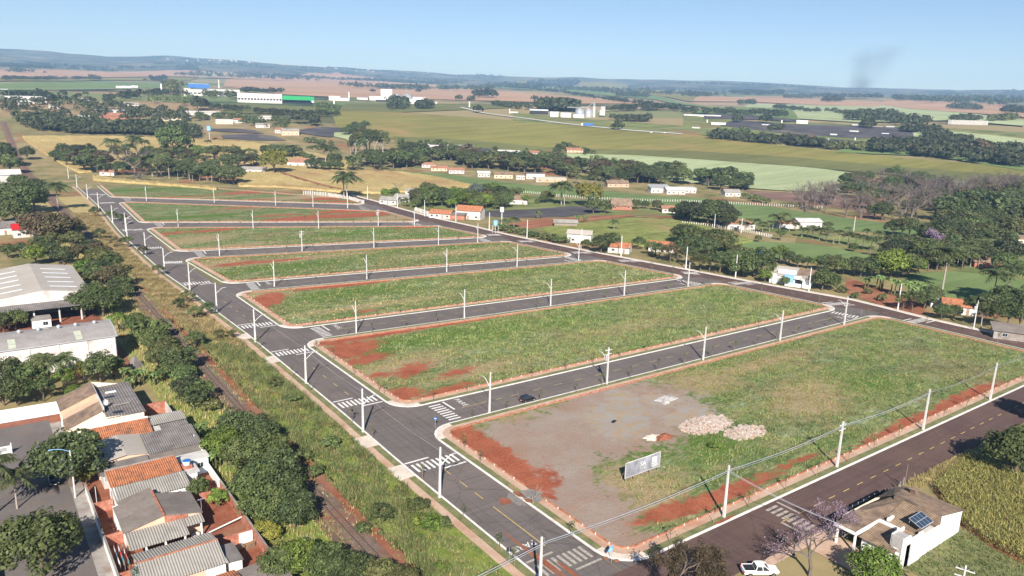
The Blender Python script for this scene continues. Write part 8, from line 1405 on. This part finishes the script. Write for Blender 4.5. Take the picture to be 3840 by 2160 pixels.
# ground of the strip between the railway and the avenue
def strip_mat():
    m, nt, b = start('rough_grass'); p = pos(nt); sx = _n(nt, 'ShaderNodeSeparateXYZ'); nt.links.new(p, sx.inputs[0])
    grn = ramp(nt, noise(nt, p, .35, 6, .65), [(.3, (.13, .185, .032)), (.55, (.22, .27, .055)), (.75, (.32, .31, .1))]); dry = ramp(nt, noise(nt, p, .3, 6, .65), [(.3, (.32, .26, .11)), (.6, (.52, .42, .2)), (.8, (.36, .24, .12))])
    f = mapr(nt, math2(nt, 'ADD', sx.outputs[1], math2(nt, 'MULTIPLY', math2(nt, 'SUBTRACT', noise(nt, p, .05, 5), .5), 120.0)), 165, 235)
    col = mixc(nt, f, grn, dry); col = mixc(nt, mapr(nt, noise(nt, p, .09, 5, .6), .6, .68), col, (.26, .12, .06)); col = mixc(nt, 1.0, col, (.78, .78, .78), 'MULTIPLY'); nt.links.new(col, b.inputs['Base Color']); b.inputs['Roughness'].default_value = 1; b.inputs['Specular IOR Level'].default_value = .05; return m
mb = MB(); n = len(_ys); wx = lambda y: edge_x(WK, min(y, 560)) - 3.2
_y2 = [y for y in np.linspace(20, 560, 70)]
mb.add([(wx(y), y, .02) for y in _y2] + [(rail_x(y) + 4.0, y, .02) for y in _y2], [(i, i + 1, len(_y2) + i + 1, len(_y2) + i) for i in range(len(_y2) - 1)]); tag(mb.build('rough_verge', strip_mat()), kind='structure')
mb = MB(); mb.add([(rail_x(y) - 3.4, y, .0) for y in _y2] + [(30.62, y, .0) for y in _y2], [(i, i + 1, len(_y2) + i + 1, len(_y2) + i) for i in range(len(_y2) - 1)]); tag(mb.build('rough_verge', M['rough_grass']), kind='structure')
blob('gravel_patch', (51.5, 246), 2.6, 13, M['gravel_grey'], rw, .05, 12)
def blades(P, h, w, rng, lean=.35, nb=3):
    """tufts: nb blades per point as triangles"""
    n = len(P); P = np.repeat(P, nb, 0); hh = np.repeat(h, nb) * rng.uniform(.6, 1.2, n * nb); a = rng.uniform(0, 6.28, n * nb); base = P + np.stack([rng.normal(0, .1, n * nb), rng.normal(0, .1, n * nb), np.zeros(n * nb)], 1)
    d = np.stack([np.cos(a), np.sin(a), np.zeros(n * nb)], 1); s_ = np.stack([-np.sin(a), np.cos(a), np.zeros(n * nb)], 1) * (w * rng.uniform(.7, 1.3, n * nb))[:, None]
    tip = base + d * (hh * lean * rng.uniform(.3, 1.4, n * nb))[:, None] + np.array([0, 0, 1]) * hh[:, None]
    V = np.stack([base - s_, base + s_, tip], 1).reshape(-1, 3); return V, np.arange(n * nb * 3).reshape(-1, 3)
def tufts(name, P, h, w, m, label, rng, lean=.35, nb=3):
    V, F = blades(P, h, w, rng, lean, nb); o = link(name, npmesh(name, V, F, 3), M[m]); tag(o, label, 'grass', kind='stuff'); return o
_g = np.random.default_rng(5)
# tall grass in the strip
n = 60000; y = 60 + 420 * _g.random(n) ** 1.5; x0 = np.interp(y, [0, 120, 220, 410, 600], [43.6, 43.6, 44.6, 46.9, 46.9]) + 3.4; x1 = np.interp(y, [p[1] for p in WK], [p[0] for p in WK]) - 3.5; x = x0 + (x1 - x0) * _g.random(n)
clump = (np.sin(x * .9 + 2 * np.sin(y * .21)) * np.cos(y * .47 + 1.5 * np.sin(x * .3)) + 1) / 2; dryf = np.clip((y + 60 * (np.sin(x * .31 + y * .07) * .5) - 170) / 60, 0, 1); h = (.3 + .75 * clump * _g.uniform(.5, 1.2, n)) * np.where(y > 150, 1.15, 1.0) * np.where((y < 92) & (x > 52), .45, 1); dry = _g.random(n) < dryf * .7 + .2; P = np.stack([x, y, np.zeros(n)], 1); big = _g.random(n) < .35 + clump
tufts('tall_grass', P[~dry & big], h[~dry & big], .06, 'grass_blade', 'tall green grass between the railway and the avenue', _g, .85, 4); tufts('dry_grass', P[dry & big], h[dry & big], .06, 'grass_dry', 'tall straw-coloured grass between the railway and the avenue', _g, .85, 4)
n = 14000; y = 100 + 340 * _g.random(n); x = 31 + (np.interp(y, [0, 220, 410, 600], [43.6, 44.6, 46.9, 46.9]) - 3.0 - 31) * _g.random(n); P = np.stack([x, y, np.zeros(n)], 1); h = _g.uniform(.3, 1.1, n); dry = _g.random(n) < .6
tufts('tall_grass', P[~dry], h[~dry], .06, 'grass_blade', 'tall green grass on the wooded side of the railway', _g); tufts('dry_grass', P[dry], h[dry], .06, 'grass_dry', 'tall dry grass on the wooded side of the railway', _g)
n = 9000; y = 70 + 330 * _g.random(n); xr = np.interp(y, [0, 120, 220, 410, 600], [43.6, 43.6, 44.6, 46.9, 46.9]); x = xr + _g.normal(0, 2.3, n); k = (np.abs(x - xr) > .95) & ((np.sin(x * 1.3 + y * .17) + np.sin(y * .31 + 1)) > -.6); P = np.stack([x, y, np.full(n, .08)], 1)[k]; h = _g.uniform(.15, .6, len(P)); q = _g.random(len(P)) < .5
tufts('weeds', P[q], h[q], .06, 'grass_dry', 'dry weeds growing over the railway bed', _g, .8); tufts('weeds', P[~q], h[~q], .06, 'grass_blade', 'green weeds growing over the railway bed', _g, .8)
# grass on the vacant lots
def lot_tufts(bi, n, hh, w, lab):
    X, Y, A = LOTMASK[bi]; ny, nx = X.shape; i = _g.random(n) * (ny - 1.001); j = _g.random(n) * (nx - 1.001); i0 = i.astype(int); j0 = j.astype(int); fi = i - i0; fj = j - j0
    L = lambda Q: (Q[i0, j0] * (1 - fi) + Q[i0 + 1, j0] * fi) * (1 - fj) + (Q[i0, j0 + 1] * (1 - fi) + Q[i0 + 1, j0 + 1] * fi) * fj
    x, y = L(X), L(Y); bare_ = np.clip(np.maximum(np.maximum(L(A['soil']), L(A['gravel'])), L(A['pale'])), 0, 1); cl = (np.sin(x * .7 + 2.1 * np.sin(y * .33 + x * .11)) * np.cos(y * .9 + 1.7 * np.sin(x * .19)) + 1) / 2
    keep = (_g.random(n) > bare_ * 2.3) & (_g.random(n) < .25 + .75 * cl); dry = _g.random(n) < .18 + .6 * np.clip(L(A['dry']), 0, 1) * (1 - np.clip(L(A['lush']), 0, 1)); pale = (np.sin(x * .13 + 1.3 * np.sin(y * .21)) * np.cos(y * .17 + x * .05) > .45) & ~dry; P = np.stack([x, y, np.full(n, .02)], 1); h = hh * (.5 + .9 * cl) * _g.uniform(.6, 1.3, n)
    tufts('lot_grass', P[keep & ~dry & ~pale], h[keep & ~dry & ~pale], w, 'grass_blade', 'rough green grass growing on the ' + lab, _g, .9); tufts('lot_grass', P[keep & pale], h[keep & pale] * 1.1, w, 'grass_pale', 'pale seeding grass growing on the ' + lab, _g, .9); tufts('lot_grass', P[keep & dry], h[keep & dry], w, 'grass_dry', 'dry yellow grass growing on the ' + lab, _g, .9)
lot_tufts(0, 80000, .38, .06, LOT_ORD[0]); lot_tufts(1, 60000, .42, .075, LOT_ORD[1]); lot_tufts(2, 26000, .38, .085, LOT_ORD[2]); lot_tufts(3, 16000, .38, .1, LOT_ORD[3]); lot_tufts(4, 9000, .38, .12, LOT_ORD[4])
# corn at the solar-panel house: standing stalks
_c0, _c1, _c2, _c3 = [np.array(p) for p in ((137.1,54.9), (155.8,57.3), (159.9,45.5), (124.4,32.9))]
poly = [np.array(p) for p in [(136.7,54.5),(145.9,55.8),(156.3,57),(155.4,52.3),(156.2,44.2),(124.4,32.9),(125.1,39.6),(127.9,45.5)]]
def inpoly(x, y, poly):
    ins = np.zeros(len(x), bool); j = len(poly) - 1
    for i in range(len(poly)):
        xi, yi = poly[i]; xj, yj = poly[j]; c = ((yi > y) != (yj > y)) & (x < (xj - xi) * (y - yi) / (yj - yi + 1e-9) + xi); ins ^= c; j = i
    return ins
bx0, by0 = np.min(poly, 0); bx1, by1 = np.max(poly, 0); X, Y = np.meshgrid(np.arange(bx0, bx1, .34), np.arange(by0, by1, .62)); x = X.ravel() + _g.normal(0, .1, X.size); y = Y.ravel() + _g.normal(0, .08, X.size); k = inpoly(x, y, poly); P = np.stack([x[k], y[k], np.zeros(k.sum())], 1)
V, F = blades(P, np.full(len(P), .5), .06, _g, 1.7, 9); lo = np.repeat(P, 9, 0); o = link('corn_plants', npmesh('corn_plants', V + np.repeat(np.stack([np.zeros(len(lo)), np.zeros(len(lo)), _g.uniform(0, 1.5, len(lo))], 1), 3, 0), F, 3), M['corn_leaf']); tag(o, 'ripening yellow-green corn standing beside the solar-panel house', 'corn', kind='stuff')
tag(MB().add([(p[0], p[1], .03) for p in poly], [tuple(reversed(range(len(poly))))]).build('corn_soil', M['red_earth']), kind='structure')
sheet('meadow', 108, 170, 12, 45.2, .01, 'verge_grass')
n = 9000; x = 108.3 + 40 * _g.random(n); y = 18 + 27 * _g.random(n); P = np.stack([x, y, np.zeros(n)], 1); P = P[~inpoly(x, y, poly)]; tufts('meadow_grass', P, _g.uniform(.15, .5, len(P)), .06, 'grass_blade', 'rough grass behind the white wall of the solar-panel house', _g, .8)
n = 2600; x = 126 + 34 * _g.random(n); y = 56.2 + 2.2 * _g.random(n); P = np.stack([x, y, np.full(n, .1)], 1); tufts('dry_grass', P, _g.uniform(.3, .8, n), .06, 'grass_dry', 'dry grass verge between the corn and the wide road', _g, .6)
t = thing('wire_gate', 'weathered wooden gate posts at the corner of the corn', 'gate', (128.4, 57.2, 0), .2)
for x_ in (0, 2.6, 5.0): MB().box(x_ - .09, x_ + .09, -.09, .09, 0, 1.9).build('post', M['wood_grey'], t)
for z_ in (.5, 1.0, 1.5): MB().tube([(0, 0, z_), (2.6, 0, z_), (5, 0, z_)], .015, 4).build('wire', M['wire'], t)
o = MB().cyl(0, 0, 0, 5.2, .08, .06, 8).build('thin_pole', M['wood_pole'], None, (132.0, 57.4, 0)); tag(o, 'thin wooden pole beside the corn at the wide road', 'pole')
# ------------------------------------------------------------------ far industry
def shed_far(q, label, wm='white_wall', rm='metal_white', d=30, name='factory_hall', cat='factory', rt='gable', rot=0.0, wins=0, group=None, strips=None):
    x, y, w, h = q; z = tzf(x, y); rz = math.atan2(y, x) - math.pi / 2 + rot; t = thing(name, label, cat, (x, y, z), rz, group); a = w / 2; b = d
    MB().box(-a, a, 0, b, -3, h * (.78 if rt == 'gable' else 1)).build('wall', M[wm], t)
    if rt == 'gable': hh = h * .78; MB().slab([(-a - .5, -.6, hh), (a + .5, -.6, hh), (a + .5, b / 2, h), (-a - .5, b / 2, h)], .3).slab([(-a - .5, b / 2, h), (a + .5, b / 2, h), (a + .5, b + .6, hh), (-a - .5, b + .6, hh)], .3).build('roof', M[rm], t)
    else: MB().box(-a - .3, a + .3, -.3, b + .3, h, h + .6).build('roof', M[rm], t)
    for k in range(wins): xx = -a + w * (k + .5) / wins; MB().box(xx - w / wins * .32, xx + w / wins * .32, -.12, -.02, h * .3, h * .5).build('window', M['dark_glass'], t)
    return t
FG = 'buildings of the far factories'
tw = shed_far((864,1701,26.5,24.3), 'tall white factory tower with grey emblems on its front', 'white_wall', 'concrete', 18, 'factory_tower', rt='flat', group=FG)
_q = (864,1701,26.5,24.3); a_ = _q[2] / 2; MB().box(-a_ * .62, -a_ * .38, -.1, -.03, _q[3] * .72, _q[3] * .86).box(-a_ * .68, -a_ * .3, -.1, -.03, _q[3] * .68, _q[3] * .705).build('emblem', M['metal_grey'], tw); MB().box(a_ * .3, a_ * .85, -.1, -.03, _q[3] * .56, _q[3] * .64).box(a_ * .45, a_ * .7, -.1, -.03, _q[3] * .67, _q[3] * .8).build('emblem', M['metal_grey'], tw)
shed_far((814,1640,43.3,8.5), 'long white factory hall below the white tower', group=FG, rt='flat', d=26); shed_far((770,1530,32.7,4.5), 'dark loading canopy in front of the white tower', 'dark', 'metal_white', 12, 'loading_canopy', rt='flat', group=FG); shed_far((771,1418,31,10.3), 'white factory shed beside the broad dark trees', group=FG, d=40); shed_far((932,1662,29.9,7.8), 'white shed with bright roof behind the low factory sheds', group=FG); shed_far((832,1440,33.5,5.8), 'low grey factory sheds at the end of the white works', 'concrete', 'fibre_cement', group=FG); shed_far((797,1693,24.7,5.4), 'white hall with grey roof between tower and palms', group=FG, rm='metal_grey'); shed_far((685,1595,23.8,8.4), 'dark-windowed office block with white columns beside the white stack', 'white_wall', 'metal_white', 20, rt='flat', wins=7, group=FG); shed_far((701,1589,28.8,5.5), 'white low works beside the tall white stack', group=FG, rt='flat')
for q, lb in (((719,1595,2,18.6), 'tall slim white stack'), ((610,1423,2.7,14.6), 'stout white water column at the hedge')): x, y, w, h = q; o = MB().cyl(0, 0, -2, h, w * .55, w * .45, 12).build('white_stack', M['white_wall'], None, (x, y, tzf(x, y))); tag(o, lb, 'stack')
def silo(q, label, group, m='steel_galv'):
    x, y, w, h = q; t = thing('grain_silo', label, 'silo', (x, y, tzf(x, y)), 0, group); r = w / 2; MB().cyl(0, 0, -2, h * .72, r, r, 24).build('barrel', M[m], t); MB().cyl(0, 0, h * .72, h, r * 1.04, r * .1, 24).build('cone_roof', M[m], t)
    for k in range(1, 5): MB().cyl(0, 0, h * .14 * k, h * .14 * k + .25, r * 1.012, r * 1.012, 24).build('hoop', M['metal_grey'], t)
for q, lb in (((866,1653,18.4,15.1), 'pale silo with conical roof behind the factory trees'), ((896,1657,26.2,15.3), 'wider pale silo under the conveyor behind the factory')): silo(q, lb, 'factory silos')
x, y, w, h = (962,1784,2.4,34.1); o = MB().tube([(0, 0, -2), (0, 0, h)], [.6, .4], 4).tube([(-8, 0, h * .3), (0, 0, h), (9, 0, h * .35)], .3, 4).build('conveyor_tower', M['metal_grey'], None, (x, y, tzf(x, y)), math.atan2(y, x) - math.pi / 2); tag(o, 'thin conveyor tower above the factory silos', 'conveyor')
silo((849,973,14.8,14.8), 'round steel silo with blue lean-to at its foot', 'steel silos'); silo((864,968,12.9,14.4), 'round steel silo next to the elevator tower', 'steel silos'); shed_far((837,961,17.2,5.6), 'blue-roofed lean-to at the foot of the steel silo', 'white_wall', 'blue_metal', 8, 'lean_to', 'shed', 'flat', group=None)
x, y, w, h = (870,961,4.2,25); t = thing('elevator_tower', 'tall pale grain elevator tower with sloping conveyors beside the steel silos', 'elevator', (x, y, tzf(x, y)), math.atan2(y, x) - math.pi / 2); MB().box(-w / 2, w / 2, 0, 5, -2, h * .68).build('shaft', M['metal_grey'], t); MB().tube([(-w * .3, 2, h * .6), (-w * .2, 2, h)], [1.0, .5], 4).tube([(w * .3, 2, h * .6), (0, 2, h)], [1, .5], 4).build('head', M['metal_grey'], t); MB().tube([(-12, 2, h * .62), (-2, 2, h * .95)], .5, 4).tube([(-45, 2, h * .6), (-10, 2, h * .62)], .7, 4).tube([(4, 2, h * .3), (16, 2, h * .66)], .6, 4).build('conveyor', M['steel_galv'], t)
x, y, w, h = (897,970,8.9,11.6); t = thing('square_bin', 'square pale grain bin on legs past the steel silos', 'grain bin', (x, y, tzf(x, y)), math.atan2(y, x) - math.pi / 2); MB().box(-w / 2, w / 2, 0, w, h * .18, h).build('bin', M['concrete'], t); MB().box(-w * .3, w * .5, w * .2, w * .8, h, h * 1.45).build('head_house', M['metal_grey'], t)
for sx in (-1, 1):
    for yy in (.4, w - .4): MB().box(sx * w * .45 - .3, sx * w * .45 + .3, yy - .3, yy + .3, -2, h * .18).build('leg', M['dark'], t)
shed_far((825,1052,31.4,8.6), 'arched white hangar with dark open bays near the silos', 'dark', 'metal_white', 26, 'hangar', 'hangar', group=None); shed_far((834,1048,10.2,7.5), 'white side wing of the arched hangar', 'white_wall', 'metal_white', 24, 'hangar_wing', 'hangar'); shed_far((803,983,13.1,9), 'white gabled shed between the hangar and silos', group=None, d=22, name='white_shed', cat='shed'); shed_far((815,968,16.4,8.2), 'white gabled shed right next to the blue lean-to', d=22, name='white_shed', cat='shed')
x, y, w, h = (793,1094,1.6,7.5); o = MB().cyl(0, 0, -2, h, w * .5, w * .5, 10).build('white_water_column', M['white_wall'], None, (x, y, tzf(x, y))); tag(o, 'slim white water column at the farm before the plantation', 'water column'); shed_far((809,1103,13.7,2), 'low white farm sheds beside the slim water column', name='farm_shed', cat='shed', d=10)
G2 = 'halls of the grey factory'
t = shed_far((584,2305,55.7,12.3), 'bright blue factory hall with white roof', 'blue_metal', 'metal_white', 40, rt='flat', group=G2); shed_far((388,1620,12,15.5), 'grey office tower at the end of the grey factory', 'concrete', 'concrete', 20, rt='flat', wins=3, group=G2); shed_far((424,1672,39.3,13.1), 'grey factory halls with dark roof bands', 'concrete', 'roof_weathered', 40, rt='flat', wins=5, group=G2); shed_far((473,1676,65.6,14.6), 'long grey concrete hall of the factory', 'concrete', 'roof_weathered', 50, rt='flat', group=G2); shed_far((468,1428,77.9,16), 'very long pale factory hall with white roof edge', 'whitewash_wall', 'metal_white', 50, rt='flat', wins=14, group=G2); t = shed_far((530,1415,51.6,13.6), 'green-roofed building with dark glass front', 'dark_glass', 'green_metal', 34, 'green_roofed_hall', rt='flat', group=G2); _q = (530,1415,51.6,13.6); MB().box(-_q[2] / 2 - 4, _q[2] / 2 + 8, -6, 1, _q[3] * .48, _q[3] * .98).build('green_fascia', M['green_metal'], t); shed_far((564,1420,7.7,7.7), 'white wedge building beside the green-roofed hall', name='white_wing', d=14, group=G2)
x, y, w, h = (692,2493,4.5,25.2); o = MB().cyl(0, 0, -2, h, w * .6, w * .4, 12).build('factory_stack', M['concrete'], None, (x, y, tzf(x, y))); tag(o, 'pale factory chimney behind the blue hall', 'chimney')
for q, lb in (((345,2092,12.9,5.8), 'white roadside shed with pink sign on the far road'), ((365,2108,21.2,5.9), 'long white roadside shed on the far road'), ((393,2166,15.1,6.1), 'grey roadside shed on the far road'), ((102,1320,15.4,6.5), 'white hall behind the dark wood'), ((90,1726,13.5,2.5), 'long white greenhouse at the far green strip')): shed_far(q, lb, name='roadside_shed', cat='shed', d=14)
x, y, w, h = (414,1966,4,15.6); o = MB().cyl(0, 0, -2, h, w * .5, w * .5, 10).build('white_water_column', M['white_wall'], None, (x, y, tzf(x, y))); tag(o, 'tall white water column at the eucalyptus wood', 'water column')
for q, lb in (((821,1266,2.6,11.3), 'white water column beside the factory palms'), ((960,797,1.7,5.4), 'white water column at the far pasture farm'), ((1077,744,2.1,5.5), 'white water column at the netting'), ((858,692,1.8,4), 'white water column at the near pasture farm'), ((1252,929,3.1,7.1), 'white water column at the far white buildings'), ((943,540,1.5,3.8), 'white water column in the netting fields')): x, y, w, h = q; o = MB().cyl(0, 0, -2, h, max(.9, w * .5), max(.9, w * .5), 10).build('white_water_column', M['white_wall'], None, (x, y, tzf(x, y))); tag(o, lb, 'water column')
for q, wm, rm, lb in (((1104,725,17,5.9), 'white_wall', 'metal_white', 'white gabled hall in the netting fields'), ((1091,918,64,3.3), 'white_wall', 'metal_white', 'long white greenhouse roofs beyond the pasture'), ((943,761,21.1,4.4), 'white_wall', 'metal_white', 'white farm hall in the pasture'), ((1245,901,25,3.5), 'white_wall', 'metal_white', 'white low buildings at the dark tree line'), ((901,604,12.3,4.2), 'peach_wall', 'tile_orange', 'orange-roofed house at the hedgerow'), ((908,583,10.4,4.5), 'peach_wall', 'tile_orange', 'second orange-roofed house at the hedgerow'), ((894,554,12.6,5), 'white_wall', 'metal_white', 'white modern house above the hedgerow'), ((965,584,8.1,2.9), 'white_wall', 'metal_white', 'small white house in the netting'), ((1150,658,14.5,2.5), 'white_wall', 'metal_white', 'white shed above the netting'), ((1160,630,14.3,2.5), 'white_wall', 'tile_tan', 'tan shed above the netting'), ((1157,609,11.1,2.8), 'white_wall', 'metal_white', 'white house above the netting'), ((1033,549,8.2,2.5), 'white_wall', 'metal_white', 'white hut inside the netting'), ((939,502,6.6,2.6), 'peach_wall', 'tile_orange', 'orange roof at the dark wood'), ((1004,465,7.5,3), 'peach_wall', 'tile_orange', 'orange-roofed farmhouse beyond the netting fields'), ((1005,421,11.3,3.2), 'white_wall', 'tile_orange', 'white far house with orange roof'), ((988,390,9.3,2.8), 'white_wall', 'metal_white', 'white far house by the trees'), ((1004,720,12.1,2.8), 'white_wall', 'metal_white', 'white shed beside the lone dark tree'), ((874,657,9,2.9), 'peach_wall', 'tile_tan', 'tan house of the near pasture farm'), ((868,685,11,2.9), 'white_wall', 'metal_grey', 'grey-roofed house of the near pasture farm'), ((874,745,11.5,3.1), 'white_wall', 'fibre_cement', 'grey house at the round bush'), ((1025,590,11.2,3), 'white_wall', 'metal_white', 'white house in the middle of the netting'), ((1034,659,9.8,1.6), 'white_wall', 'metal_white', 'low white tunnels beside the gabled hall')): shed_far(q, lb, wm, rm, 12, 'distant_house', 'house')
t = thing('silo_row', 'row of grey upright bunkers on red ground at the far hill', 'silos', (0, 0, 0)); _p = resample([(1345,607),(1369,564)], 22); t.location = (_p[0][0], _p[0][1], tzf(*_p[0]))
for p in _p: x, y = p - _p[0]; z = tzf(*p) - t.location.z; MB().box(x - 3, x + 3, y - 3, y + 3, z - 1, z + 7).build('bunker', M['concrete'], t)
# far city specks on the hill crest
t = thing('hill_town', 'scatter of pale houses of a distant town on the hill crest', 'town', (0, 0, 0)); mb = MB(); _a = YAW + math.atan((1288 - 700) / 1899); _ox, _oy = 9000 * math.cos(_a), 9000 * math.sin(_a); t.location = (_ox, _oy, tzf(_ox, _oy))
for k in range(60):
    xo = _r.normal(700, 130); az = YAW + math.atan((1288 - xo) / 1899); d0 = _r.uniform(8700, 9350); x, y = d0 * math.cos(az), d0 * math.sin(az); s_ = _r.uniform(4, 9); z = tzf(x, y) - t.location.z; x -= _ox; y -= _oy; mb.box(x - s_, x + s_, y - s_, y + s_, z - 5, z + _r.uniform(6, 13))
tag(mb.build('distant_houses', M['concrete'], t), kind='stuff')
# ------------------------------------------------------------------ smoke column and haze
def vol(name, color, dens_nodes):
    m = bpy.data.materials.new(name); m.use_nodes = True; nt = m.node_tree; nt.nodes.clear(); out = _n(nt, 'ShaderNodeOutputMaterial'); v = _n(nt, 'ShaderNodeVolumePrincipled'); v.inputs['Color'].default_value = (*color, 1); nt.links.new(v.outputs[0], out.inputs['Volume']); dens_nodes(nt, v); return m
_az = YAW + math.atan((1288 - 2135) / 1899); _d = 5600; sx_, sy_ = _d * math.cos(_az), _d * math.sin(_az); sz_ = CAM_H + _d * .0285
def smoke_d(nt, v):
    tc = _n(nt, 'ShaderNodeTexCoord'); sp = _n(nt, 'ShaderNodeSeparateXYZ'); nt.links.new(tc.outputs['Generated'], sp.inputs[0]); n1 = noise(nt, tc.outputs['Generated'], 2.6, 5, .6); v.inputs['Anisotropy'].default_value = .2
    zz = sp.outputs[2]
    dx = math2(nt, 'SUBTRACT', sp.outputs[0], math2(nt, 'ADD', math2(nt, 'MULTIPLY', zz, .22), .4)); dy = math2(nt, 'SUBTRACT', sp.outputs[1], .5); r2 = math2(nt, 'SQRT', math2(nt, 'ADD', math2(nt, 'MULTIPLY', dx, dx), math2(nt, 'MULTIPLY', dy, dy)), 0.0); rad = math2(nt, 'ADD', math2(nt, 'MULTIPLY', zz, .24), .12); core = mapr(nt, math2(nt, 'DIVIDE', r2, rad), .25, 1.15, 1, 0); top = mapr(nt, zz, .72, 1.0, 1, 0); br = mapr(nt, n1, .33, .66, .12, 1)
    low = mapr(nt, zz, 0, .35, 3.0, 1.0)
    nt.links.new(math2(nt, 'MULTIPLY', math2(nt, 'MULTIPLY', math2(nt, 'MULTIPLY', core, top), br), math2(nt, 'MULTIPLY', low, .007)), v.inputs['Density'])
o = MB().box(-260, 260, -200, 200, -20, 290).build('smoke_plume', vol('smoke', (.5, .56, .66), smoke_d), None, (sx_, sy_, sz_), _az - math.pi / 2); tag(o, 'thin grey smoke plume rising behind the distant hill', 'smoke', kind='stuff')
def haze_d(nt, v): v.inputs['Absorption Color'].default_value = (.3, .3, .3, 1); v.inputs['Density'].default_value = 1.2e-4; v.inputs['Anisotropy'].default_value = 0.0
hm = vol('haze', (.33, .6, 1.0), haze_d)
o = MB().box(-13000, 13000, -13000, 13000, -4, 620).build('haze', hm); tag(o, 'thin blue haze over the countryside', 'haze', kind='stuff')
